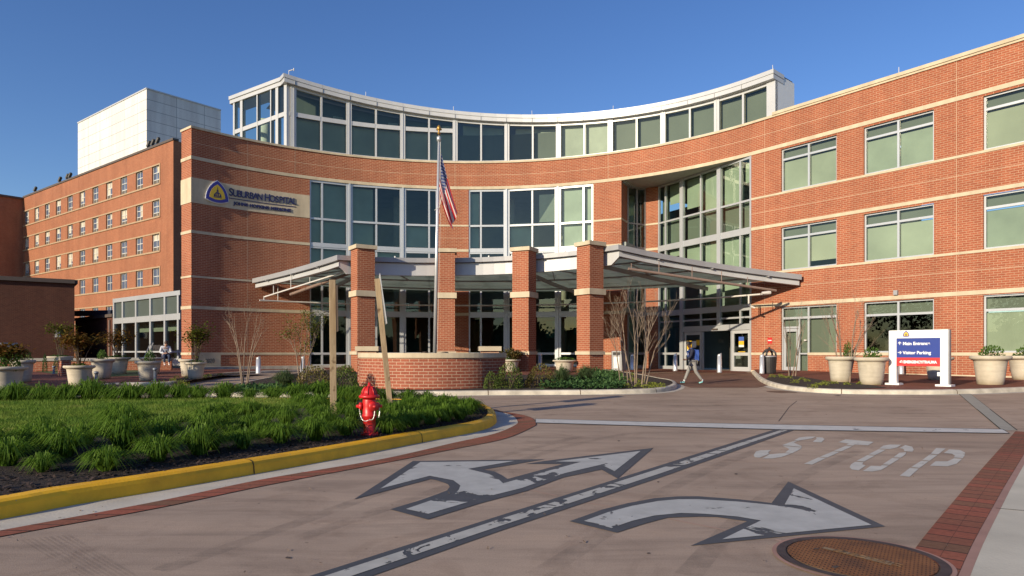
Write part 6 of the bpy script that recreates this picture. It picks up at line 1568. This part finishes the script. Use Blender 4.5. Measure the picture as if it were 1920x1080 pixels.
for x,y in [(325,714),(340,717),(352,709),(332,709),(370,706),(383,708),(392,705),(414,703),(345,722)]: lime(gpr(x,y,.15),.12,'small lime green perennial by the pot before the numbered stone','lime perennials by the numbered stone')
for x,y in [(15,739),(60,733),(95,731),(125,730),(175,725),(210,722),(150,731),(230,720)]: lime(gpr(x,y,.15),.13,'small yellow green perennial along the left plaza edge','perennials along the left plaza edge')
# conical dwarf evergreens on the left lawn
for x,yb,yt,w,lab in ((84,697,664,8,'narrow clipped evergreen left of the wide pot'),(108,697,668,13,'dark narrow evergreen in front of the wide pot')):
    p=gpr(x,yb,.14); h=CZ+(HY-yt)*p.y/FPX-p.z; plant('dwarf_evergreen',lab,'evergreen',p,w/2*p.y/FPX,h,LJU,700,.05,.16,int(x),None,lump=.15,stem=False)
# daylilies
DLV=[]
for k in range(5):
    mb,_=grass_clump('daylily_clump',0,0,0,0,LDL,'','','',n=330,w=.0062,seed=200+k,tip=.72,loc=(0,0,0),dims=(.36,.33)); DLV.append(mb)
DLO=[]
def daylily(x,yb,wpx,lab,group,zf=ZI,d=None):
    z=.24
    for _ in range(10):
        p=gp(x,yb,z); z=zf(p.x,p.y)
    k=rg.randrange(5); s=wpx/2*2.0*p.y/FPX/.36
    if len(DLO)<5: o=DLV[len(DLO)].build('daylily_clump',LDL); DLO.append(o)
    else: o=DLO[k].copy(); COL.objects.link(o)
    o.location=(p.x,p.y,z-.01); o.rotation_euler=(0,0,rg.random()*6); o.scale=(s,s,s*rg.uniform(.85,1.1)); tag(o,lab,'daylily',group)
frontL=[(15,872,66),(52,841,62),(122,856,68),(80,884,44),(198,882,62),(230,841,70),(237,812,64),(296,864,60),(307,829,56),(374,852,62),(389,819,58),(393,794,46),(455,841,46),(467,812,50),(470,783,40),(526,830,54),(537,797,44),(592,826,50),(600,789,42),(-30,856,70),(160,832,50)]
for x,y,w in frontL: daylily(x,y,w,'arching green daylily clump in the mulch between lawn and yellow kerb, left of the hydrant','daylilies in front of the lawn')
ex=random.Random(5)
for x,y,w in list(frontL):
    daylily(x+ex.uniform(-34,34),y-ex.uniform(6,20),w*ex.uniform(.6,.9),'arching green daylily clump in the mulch between lawn and yellow kerb, left of the hydrant','daylilies in front of the lawn')
for x,y,w in [(648,816,48),(613,806,44),(660,790,40),(640,775,36)]: daylily(x,y,w,'green daylily clump crowding the left side of the hydrant','daylilies left of the hydrant')
for x,y,w in [(726,812,44),(752,806,44),(742,785,44),(775,800,46),(806,795,46),(836,790,44),(862,786,42),(790,780,44),(822,776,42),(852,773,40),(878,777,40),(770,772,40),(800,768,36),(835,766,34),(715,780,38),(885,770,30),(690,759,40),(725,757,36),(765,757,36),(800,757,34),(660,758,40)]: daylily(x,y,w,'green daylily clump massed right of the hydrant toward the island tip','daylilies right of the hydrant')
for x,y,w in [(30,757,46),(80,756,44),(-15,758,46),(125,756,42),(170,755,52),(205,755,36),(247,755,52),(295,754,46),(338,753,44),(372,753,38),(420,752,42),(468,751,30),(513,751,38),(556,751,44),(603,749,48),(640,752,40),(690,757,40),(600,770,44),(570,762,36)]: daylily(x,y,w,'green daylily clump in the back row along the far edge of the lawn','daylilies along the back of the lawn')
# ================================================================ BARE TREES
def bare_tree(x,yb,label,tips,seed,stems=6,mat=BARK,leaves=None,r0=.035,d=None,group='bare multi-stem trees',dense=1.0,twigw=.006):
    p=gpr(x,yb,.14); r=random.Random(seed); t=thing('bare_tree' if not leaves else 'young_tree',label,'tree',p,0,group,local=True); mb=MB(); tw=MB(); lf=MB()
    k=p.y/FPX
    def grow(a,dv,l,rad,lev):
        n_=4; P=[a]; q=a.copy(); dd=dv.copy()
        for i in range(n_):
            dd=(dd+V((r.gauss(0,.07),r.gauss(0,.07),r.gauss(.02,.05)))).normalized(); q=q+dd*l/n_; P.append(q.copy())
        rs=[max(rad*(1-.55*i/n_),.003) for i in range(n_+1)]; (mb if lev==0 else tw).tube(P,rs,6 if lev==0 else 4 if lev<2 else 3,cap=False)
        if lev<3:
            for _ in range(int((2.6 if lev<2 else 1.6)*dense+r.random())):
                i=r.randint(1 if lev else 2,n_); ang=r.uniform(.25,.6); ax=V((r.gauss(0,1),r.gauss(0,1),r.gauss(0,.3))).normalized(); nd=(dd+ax*math.tan(ang)*.9+V((0,0,.12))).normalized(); grow(P[i],nd,l*r.uniform(.45,.75),rs[i]*.62,lev+1)
        elif leaves:
            pass
        if leaves and lev>=2:
            for _ in range(7): c=P[r.randint(1,n_)]+V((r.gauss(0,.09),r.gauss(0,.09),r.gauss(0,.09))); leaf_quad(lf,c,V((r.gauss(0,1),r.gauss(0,1),r.gauss(0,.6))),.022,.07,V((r.gauss(0,1),r.gauss(0,1),1)))
    for (bx,tx,ty) in tips:
        b=V(((bx-x)*k,r.gauss(0,.12),0)); q=V(((tx-x)*k,r.gauss(0,.35),(CZ+(HY-ty)*k)-p.z)); v=q-b; 
        m_=b+v*.5+V((-(tx-bx)*k*.14,0,0)); mb.tube([b-V((0,0,.05)),b+(m_-b)*.5,m_],[r0,r0*.85,r0*.66],7,cap=False)
        v2=(q-m_); l=v2.length
        for s_ in range(2): 
            dv=(v2.normalized()+V((r.gauss(0,.18),r.gauss(0,.18),0))*(s_)).normalized(); grow(m_,dv,l*.66,r0*.55,0)
        grow(b+(m_-b)*.75,(v2.normalized()+V((r.gauss(0,.4),r.gauss(0,.3),0))).normalized(),l*.5,r0*.38,1)
    mb.build('trunk',mat,t,smooth=True); tw.build('branches',mat,t)
    if leaves: lf.build('foliage',leaves,t)
    return t
bare_tree(1197,722,'large bare many stemmed tree in the bed right of the rightmost column',[(1163,1135,590),(1172,1150,570),(1178,1170,556),(1190,1190,550),(1194,1205,560),(1200,1222,556),(1204,1240,572),(1208,1262,592),(1186,1140,565),(1206,1225,575)],5,r0=.024,dense=1.0)
bare_tree(457,722,'slender bare tree in front of the shaded curved brick wall',[(455,405,585),(456,425,580),(457,452,578),(462,478,588),(464,490,598)],8,r0=.022,dense=.75)
bare_tree(568,712,'young tree with sparse yellow green leaves left of the upright timber post',[(563,542,612),(566,555,600),(570,580,595),(574,598,592),(574,590,600)],9,leaves=LTR,r0=.028,group='young leafy tree',dense=1.0)
bare_tree(1485,705,'small bare tree before the ground floor side door',[(1478,1462,585),(1482,1478,582),(1486,1500,578),(1490,1512,590)],10,r0=.026,dense=.7)
bare_tree(1585,716,'spreading bare tree in front of the tall pot left of the direction sign',[(1578,1532,570),(1580,1545,560),(1583,1580,552),(1588,1612,556),(1590,1640,575),(1592,1655,598)],12,r0=.03,dense=.8)
# ================================================================ BOLLARDS
SIL=plain('bollard_silver',(.62,.63,.65),.35,metal=.5,var=.05)
def bollard_proto():
    t=thing('bollard','x','bollard',(0,0,0),local=True); m=MB(); m.lathe([(.118,0),(.118,.05),(.115,.08),(.098,.85)],n=22); m.build('shaft',SIL,t,smooth=True)
    m=MB(); n_=22; bot=[(.098*cos(2*pi*i/n_),.098*sin(2*pi*i/n_),.85) for i in range(n_)]; topv=[(x_*.97,y_*.97,.95+x_*.5) for x_,y_,_ in bot]
    m.mesh(bot+topv,[(i,(i+1)%n_,n_+(i+1)%n_,n_+i) for i in range(n_)]+[tuple(n_+i for i in range(n_))]); m.build('slanted_cap',SIL,t); return t
BP=bollard_proto(); first=True
for x,yb,yt,lab in ((484.5,701,669,'silver bollard in front of the shaded curved wall right of the bare tree'),(568,699,668,'silver bollard behind the young leafy tree'),(1012.5,694,663,'silver bollard behind the bronze shrub between the columns'),(1185,694,664,'silver bollard behind the big bare tree'),(1266,696,663,'dark looking shaded bollard left of the walking person'),(1349,699,663,'silver bollard before the open entrance door'),(1428.5,701,664,'silver bollard touching the black litter bin'),(1690,702,668,'silver bollard stub visible beneath the direction sign')):
    p=gpr(x,yb,.135) if x>600 or x<560 else gpr(x,yb,.135); h=(CZ+(HY-yt)*p.y/FPX-p.z)/.97
    if first: o=BP; o.location=p; o['label']=lab; o['group']='silver bollards'; first=False
    else: o=dup(BP,p,0,lab,'silver bollards')
    o.scale=(1.05,1.05,h)
LBM=plain('light_grey',(.22,.25,.29),.4,metal=.4)
def lightb():
    t=thing('path_light','x','path light',(0,0,0),local=True); m=MB(); m.lathe([(.14,0),(.14,.03),(.05,.05),(.05,.75)],n=14); m.build('post',LBM,t,smooth=True); m=MB(); m.lathe([(.05,.75),(.075,.76),(.08,.94),(.0,.97)],n=14); m.build('lamp_head',LBM,t,smooth=True); return t
LP=lightb(); first=True
for x,yb,yt,lab in ((290.5,714.5,689,'grey path light in front of the stained pot'),(180.5,719,696,'dark path light right of the bronze shrub pot'),(171,709,690,'pale path light behind the bronze shrub pot'),(101,701,686,'blue grey path light before the wide pot')):
    p=gpr(x,yb,.135); h=(CZ+(HY-yt)*p.y/FPX-p.z)/.97
    if first: o=LP; o.location=p; o['label']=lab; o['group']='path lights on the left plaza'; first=False
    else: o=dup(LP,p,0,lab,'path lights on the left plaza')
    o.scale=(1,1,h)
# ================================================================ LITTER BIN, PLATE, CABINET, BENCH
p=gpr(1442.5,700.5,.135); p.y-=.0
LBN=thing('litter_bin','black litter bin with domed hooded lid beside the brick wall right of the entrance','litter bin',p,local=True)
BLK=plain('bin_black',(.035,.032,.032),.45,var=.15)
m=MB(); m.lathe([(.26,0),(.28,.05),(.325,.60),(.335,.80)],n=24)
for k in range(24):
    a=2*pi*k/24; m.bar((.285*cos(a),.285*sin(a),.05),(.338*cos(a),.338*sin(a),.78),.02,.02)
m.build('slatted_body',BLK,LBN,smooth=False); m=MB(); m.lathe([(.34,.80),(.35,.82),(.34,.86),(.30,.87)],n=24); m.build('rim',ALUG,LBN,smooth=True)
m=MB(); 
for k in range(4):
    a=pi/4+pi/2*k; m.tube([(.33*cos(a),.33*sin(a),.86),(.30*cos(a),.30*sin(a),1.0),(.17*cos(a),.17*sin(a),1.13),(0,0,1.17)],[.045,.05,.06,.06],8)
m.lathe([(.12,1.10),(.10,1.18),(.05,1.22),(.05,1.27),(0,1.29)],n=12); m.build('hood',BLK,LBN,smooth=True)
s=SW(1443.5) if SW(1443.5)>S_ARC else S_ARC; NS=thing('wall_plate','small red and white notice plate on the brick above the litter bin','notice',F(s,0,1.9)); m=MB(); strip(m,s-.14,s+.14,1.80,2.13,.0,.015); m.build('plate',plain('notice_red',(.55,.02,.02),.5),NS); m=MB(); strip(m,s-.11,s+.11,1.95,2.0,.015,.018); m.build('white_bar',PW,NS)
p=dp(1161,697,41.5); p.z=.2; CB=thing('entrance_cabinet','grey cabinet with a white front panel beside the brick pier behind the bare tree','cabinet',p,R(-40),local=True)
m=MB(); m.box((-.36,-.3,0),(.36,.3,1.2)); m.build('body',ALUG,CB,bevel=.02); m=MB(); m.box((-.2,-.315,.15),(.2,-.3,.85)); m.build('front_panel',PW,CB); m=MB(); m.box((-.25,-.31,.95),(.25,-.3,1.12)); m.build('opening',BLK,CB)
p=dp(1255,700,41); p.z=.2; VS=thing('standing_sign','pale narrow floor stand behind the glass left of the doors','stand',E0+(E1-E0)*tE(1259)+nb*.9,local=True)
m=MB(); m.box((-.12,-.1,.45),(.12,.1,1.55)); m.build('panel',BLL,VS); m=MB(); m.lathe([(.2,.2),(.2,.23),(.03,.25),(.03,.45)],n=12); m.build('foot',STEEL,VS)
p=dp(297,661,41.0); p.z=.35; BN=thing('bench','dark bench back and rail standing behind the seat wall','bench',p,R(-38),local=True)
m=MB(); m.box((-.75,0,1.05),(.75,.06,1.4)); m.build('backrest',BLK,BN); m=MB(); m.box((-.75,-.45,.75),(.75,0,.82)); m.build('seat',BLK,BN)
for x_ in (-.7,.7): m=MB(); m.box((x_-.04,-.42,0),(x_+.04,-.34,.75)); m.build('leg',BLK,BN); 
m=MB(); m.bar((-1.0,-.3,.5),(-.78,.05,1.55),.05,.05); m.bar((-.92,-.5,.5),(-.70,-.15,1.5),.05,.05); m.build('rail',ALUG,BN)
p=dp(8,661,36.5); TB=thing('stone_rail','pale rounded stone rail at the left edge before the shaded wall','rail',V((p.x,p.y,.2)))
m=MB(); a=dp(-60,649.5,35.5);b=dp(33,649.5,36.5); m.tube([a,b],.20,12); m.build('round_top',STONEG,TB,smooth=True); m=MB(); m.bar(dp(-60,656.5,35.5),dp(31,656.5,36.5),.25,.12); m.build('lower_rail',STONEG,TB)
# ================================================================ PEOPLE
SKIN=plain('skin_dark',(.13,.065,.04),.55,var=.05); SKINL=plain('skin_light',(.52,.30,.21),.55,var=.05)
def skin_mesh(name,nodes,edges,mat,par,sub=2,root=0):
    """continuous skinned surface over a joint skeleton: nodes = {key:(pos,radius)}"""
    ks=list(nodes); ix={k:i for i,k in enumerate(ks)}
    me=bpy.data.meshes.new(name); me.from_pydata([tuple(nodes[k][0]) for k in ks],[(ix[a],ix[b]) for a,b in edges],[])
    o=bpy.data.objects.new(name,me); COL.objects.link(o)
    sk=o.modifiers.new('Skin','SKIN'); sk.use_smooth_shade=True
    for i,k in enumerate(ks):
        r=nodes[k][1]; r=r if hasattr(r,'__len__') else (r,r); me.skin_vertices[0].data[i].radius=r; me.skin_vertices[0].data[i].use_root=(i==root)
    s=o.modifiers.new('Sub','SUBSURF'); s.levels=sub; s.render_levels=sub
    bpy.context.view_layer.update()
    me2=bpy.data.meshes.new_from_object(o.evaluated_get(bpy.context.evaluated_depsgraph_get())); me2.name=name
    bpy.data.objects.remove(o); bpy.data.meshes.remove(me)
    me2.materials.clear(); me2.materials.append(mat); o=bpy.data.objects.new(name,me2); COL.objects.link(o); o.parent=par
    return o
def ell(name,mat,par,c,r,seg=20,rings=14,fn=None):
    m=MB(); vs=[];fs=[]
    for j in range(rings+1):
        t=pi*j/rings
        for i in range(seg):
            a=2*pi*i/seg; v=V((sin(t)*cos(a),sin(t)*sin(a),cos(t)))
            if fn: v=fn(v)
            vs.append((c[0]+v.x*r[0],c[1]+v.y*r[1],c[2]+v.z*r[2]))
    for j in range(rings):
        for i in range(seg): fs.append((j*seg+i,(j+1)*seg+i,(j+1)*seg+(i+1)%seg,j*seg+(i+1)%seg))
    m.mesh(vs,fs); return m.build(name,mat,par,smooth=True)
def person(name_label,loc,rz,J,mats,skin,group=None,pack=False,hair='short',coat=1.0):
    """figure faces local -Y; J holds the joint positions"""
    t=thing('person',name_label,'person',loc,rz,group,local=True)
    nd={'pel':(J['pel'],(.13,.11)),'spine':(J['spine'],(.125,.10)),'chest':(J['chest'],(.16,.115)),'neckb':(J['neckb'],(.075,.07)),'neck':(J['neck'],.055),'head0':(J['head0'],(.065,.075)),'head1':(J['head1'],(.075,.092)),'head2':(J['head2'],(.06,.07))}
    ed=[('pel','spine'),('spine','chest'),('chest','neckb'),('neckb','neck'),('neck','head0'),('head0','head1'),('head1','head2')]
    for s in 'LR':
        nd['sh'+s]=(J['sh'+s],.062); nd['el'+s]=(J['el'+s],.043); nd['wr'+s]=(J['wr'+s],.030); nd['hd'+s]=(J['hd'+s],(.038,.022))
        nd['hip'+s]=(J['hip'+s],.095); nd['kn'+s]=(J['kn'+s],.062); nd['an'+s]=(J['an'+s],.042); nd['to'+s]=(J['to'+s],(.042,.032))
        ed+=[('chest','sh'+s),('sh'+s,'el'+s),('el'+s,'wr'+s),('wr'+s,'hd'+s),('pel','hip'+s),('hip'+s,'kn'+s),('kn'+s,'an'+s),('an'+s,'to'+s)]
        w,h=V(J['wr'+s]),V(J['hd'+s]); d=(h-w).normalized(); sd=V(J.get('side'+s,(1,0,0))); sd=(sd-d*sd.dot(d)).normalized(); pn=d.cross(sd)
        for k,(off,ln) in enumerate(((-.027,.062),(-.009,.072),(.009,.068),(.026,.052))):
            b=h+sd*off; f1=b+d*ln*.55+pn*.012; f2=b+d*ln+pn*.035
            nd[f'f{k}a'+s]=(b+d*.01,.0095); nd[f'f{k}b'+s]=(f1,.0085); nd[f'f{k}c'+s]=(f2,.007); ed+=[('hd'+s,f'f{k}a'+s),(f'f{k}a'+s,f'f{k}b'+s),(f'f{k}b'+s,f'f{k}c'+s)]
        b=w+d*.03-sd*.03; nd['tha'+s]=(b,.011); nd['thb'+s]=(b-sd*.022+d*.035+pn*.015,.009); ed+=[('wr'+s,'tha'+s),('tha'+s,'thb'+s)]
    skin_mesh('body',nd,ed,skin,t,2)
    # face
    h1=V(J['head1']); fw=V(J.get('face',(0,-1,0))).normalized(); up=(V(J['head2'])-V(J['head0'])).normalized(); rt=fw.cross(up).normalized(); up=rt.cross(fw)
    def fpt(a,b,c): return h1+rt*a+fw*b+up*c
    fm=MB(); fm.mesh([fpt(-.008,.085,.02),fpt(.008,.085,.02),fpt(.017,.088,-.028),fpt(-.017,.088,-.028),fpt(0,.115,-.022)],[(0,1,4),(1,2,4),(2,3,4),(3,0,4)]); fm.build('nose',skin,t)
    for s in (-1,1):
        ell('eye',plain('eye_dark',(.02,.015,.012),.3),t,fpt(.032*s,.080,.018),(.012,.012,.008),8,6)
        ell('ear',skin,t,fpt(.078*s,0,.0),(.012,.02,.03),8,6)
    fm=MB(); fm.tube([fpt(-.025,.084,-.052),fpt(0,.092,-.05),fpt(.025,.084,-.052)],[.004,.008,.004],6); fm.build('mouth',plain('lips',(.20,.07,.06),.5),t)
    # hair
    rot=Matrix((rt,-fw,up)).transposed()
    hr=MB(); vs=[];fs=[]; seg,rings=24,10
    for j in range(rings+1):
        tt_=.62*pi*j/rings
        for i in range(seg):
            a=2*pi*i/seg; front=max(0,-sin(a)); q=tt_*(1-.42*front**2); v=V((sin(q)*cos(a)*.092,sin(q)*sin(a)*.108,cos(q)*.118)); w=random.uniform(.97,1.04); vs.append(h1+rot@(v*w)+up*.012)
    for j in range(rings):
        for i in range(seg): fs.append((j*seg+i,(j+1)*seg+i,(j+1)*seg+(i+1)%seg,j*seg+(i+1)%seg))
    hr.mesh(vs,fs); hr.build('hair',mats['hair'],t,smooth=True)
    if hair=='tied': ell('hair_bun',mats['hair'],t,fpt(0,-.10,.05),(.05,.05,.05),12,8)
    # clothes follow the joints, slightly larger
    jn={'pel':(V(J['pel'])-V((0,0,.02)),(.165*coat,.145*coat)),'spine':(J['spine'],(.15*coat,.125*coat)),'chest':(J['chest'],(.185,.14)),'neckb':(J['neckb'],(.085,.08))}
    je=[('pel','spine'),('spine','chest'),('chest','neckb')]
    if 'hem' in J: jn['hem']=(J['hem'],(.17,.15)); je.append(('pel','hem'))
    for s in 'LR': jn['sh'+s]=(J['sh'+s],.080); jn['el'+s]=(J['el'+s],.060); jn['wr'+s]=(V(J['wr'+s])*.92+V(J['el'+s])*.08,.046); je+=[('chest','sh'+s),('sh'+s,'el'+s),('el'+s,'wr'+s)]
    skin_mesh('jacket',jn,je,mats['top'],t,2)
    tn={'pel':(J['pel'],(.15,.13))}; te=[]
    for s in 'LR': tn['hip'+s]=(J['hip'+s],.108); tn['kn'+s]=(J['kn'+s],.078); tn['an'+s]=(V(J['an'+s])*.93+V(J['kn'+s])*.07,.056); te+=[('pel','hip'+s),('hip'+s,'kn'+s),('kn'+s,'an'+s)]
    skin_mesh('trousers',tn,te,mats['leg'],t,2)
    for s in 'LR':
        a,b=V(J['an'+s]),V(J['to'+s]); d=(b-a); d.normalize(); heel=a-d*.03+V((0,0,-.05)); 
        sn={'h':(heel,(.045,.04)),'m':(a*.5+b*.5+V((0,0,-.025)),(.048,.040)),'t':(b+d*.03+V((0,0,-.006)),(.042,.030))}; skin_mesh('shoe',sn,[('h','m'),('m','t')],mats['shoe'],t,2)
        ell('sock',mats.get('sock',mats['shoe']),t,a+V((0,0,.02)),(.05,.05,.045),10,8)
    if pack:
        c=V(J['chest'])*.6+V(J['spine'])*.4+V(J.get('back',(0,1,0)))*.17
        m=MB(); m.box((-.15,-.08,-.24),(.15,.09,.20),0,c); m.build('backpack',mats['pack'],t,bevel=.05)
        for s in (-1,1):
            m=MB(); q=V(J['chest'])+V((.09*s,0,0)); m.tube([c+V((.1*s,-.02,.18)),q+V((0,-.02,.18)),q+V((0,-.15,.02)),q+V((.02*s,-.10,-.2)),c+V((.13*s,0,-.18))],[.02]*5,6); m.build('pack_strap',mats['pack'],t)
    return t
def cloth(name,c,var=.18): return plain(name,c,.85,var=var,scale=14)
# walking figure: faces image left, seen from its left-rear side
p=gpr(1299,719.5,.01); sc=p.y/FPX
W=dict(pel=(0,0,.92),spine=(0,-.02,1.08),chest=(0,-.06,1.28),neckb=(0,-.09,1.43),neck=(0,-.12,1.49),head0=(0,-.15,1.55),head1=(0,-.165,1.63),head2=(0,-.165,1.70),face=(0,-1,-.18),
 shL=(-.18,-.06,1.38),elL=(-.23,.10,1.13),wrL=(-.20,.22,.92),hdL=(-.19,.26,.86),sideL=(0,1,0),
 shR=(.18,-.06,1.38),elR=(.22,-.14,1.11),wrR=(.17,-.32,1.0),hdR=(.16,-.38,1.0),sideR=(0,0,1),
 hipL=(-.095,0,.88),knL=(-.095,-.17,.50),anL=(-.09,-.33,.11),toL=(-.09,-.47,.065),hipR=(.095,.01,.88),knR=(.095,.10,.50),anR=(.09,.37,.13),toR=(.09,.25,.055),hem=(0,.01,.78))
MW=dict(hair=plain('hair_black',(.012,.010,.010),.6),top=cloth('jacket_navy',(.020,.022,.045)),leg=cloth('trouser_grey',(.26,.25,.23),.08),shoe=plain('shoe_aqua',(.25,.60,.60),.6),sock=plain('sock_white',(.75,.72,.70),.8),pack=plain('pack_blue',(.035,.09,.36),.7))
wp=person('person walking to the left before the entrance in grey trousers with a blue backpack',p,-pi/2,W,MW,SKIN,pack=True,hair='tied')
wp.scale=(.95,.95,.95)
# seated figure on the low wall, legs hanging, head bowed over the hands
q=dp(312,661,37.9); top_z=1.0
S=dict(pel=(0,.06,.10),spine=(0,.04,.28),chest=(0,-.04,.48),neckb=(0,-.10,.63),neck=(0,-.14,.68),head0=(0,-.19,.73),head1=(0,-.22,.80),head2=(0,-.21,.87),face=(0,-1,-.65),
 shL=(-.20,-.05,.57),elL=(-.27,-.10,.28),wrL=(-.10,-.29,.24),hdL=(-.04,-.33,.25),sideL=(0,0,1),shR=(.20,-.05,.57),elR=(.27,-.10,.28),wrR=(.10,-.29,.24),hdR=(.04,-.33,.26),sideR=(0,0,1),
 hipL=(-.10,.02,.09),knL=(-.12,-.40,.10),anL=(-.10,-.36,-.32),toL=(-.10,-.50,-.38),hipR=(.10,.02,.09),knR=(.13,-.42,.10),anR=(.12,-.40,-.32),toR=(.12,-.54,-.38))
MS=dict(hair=plain('hair_brown',(.05,.025,.015),.6),top=cloth('shirt_pale',(.58,.60,.64),.15),leg=cloth('trouser_blue',(.03,.045,.09)),shoe=plain('shoe_white',(.75,.74,.72),.6))
sp_=person('person in a pale shirt and dark blue trousers sitting on the low wall looking down',V((q.x,q.y-.1,top_z+.02)),R(35),S,MS,SKINL)
m=MB(); m.box((-.04,-.36,.27),(.04,-.35,.40)); ph_=m.build('phone',STEEL); ph_.location=sp_.location; ph_.rotation_euler=sp_.rotation_euler; tag(ph_,'dark phone held by the seated person','phone')
# ================================================================ CAMERA, LIGHT, WORLD
cam=bpy.data.cameras.new('camera'); co=bpy.data.objects.new('camera',cam); COL.objects.link(co)
co.location=(0,0,CZ); co.rotation_euler=(pi/2,0,0); cam.sensor_width=36; cam.lens=24.0; cam.shift_y=(HY-540)/1920; cam.clip_end=2000; cam.clip_start=.1
scn.camera=co
w=bpy.data.worlds.new('World'); scn.world=w; w.use_nodes=True; nt=w.node_tree; nt.nodes.clear()
sky=nt.nodes.new('ShaderNodeTexSky'); sky.sky_type='NISHITA'; sky.sun_disc=False; sky.sun_elevation=math.asin(SUN.z); sky.sun_rotation=math.atan2(SUN.x,SUN.y)
sky.air_density=1.0; sky.dust_density=.3; sky.ozone_density=3.0; sky.altitude=100
bg=nt.nodes.new('ShaderNodeBackground'); bg.inputs[1].default_value=.15
ou=nt.nodes.new('ShaderNodeOutputWorld'); hs=nt.nodes.new('ShaderNodeHueSaturation'); hs.inputs['Saturation'].default_value=1.18; hs.inputs['Hue'].default_value=.514; nt.links.new(sky.outputs[0],hs.inputs['Color']); nt.links.new(hs.outputs[0],bg.inputs[0]); nt.links.new(bg.outputs[0],ou.inputs[0])
sd=bpy.data.lights.new('sun','SUN'); so=bpy.data.objects.new('sun',sd); COL.objects.link(so); sd.energy=5.9; sd.angle=R(.5); sd.color=(1,.85,.63)
so.rotation_euler=SUN.to_track_quat('Z','Y').to_euler(); so.location=(-30,-30,30)
scn.view_settings.view_transform='Standard'; scn.view_settings.look='None'; scn.view_settings.exposure=0; scn.view_settings.gamma=1
scn.render.engine='CYCLES'; scn.cycles.caustics_reflective=False; scn.cycles.caustics_refractive=False; scn.cycles.max_bounces=8; scn.cycles.transparent_max_bounces=16
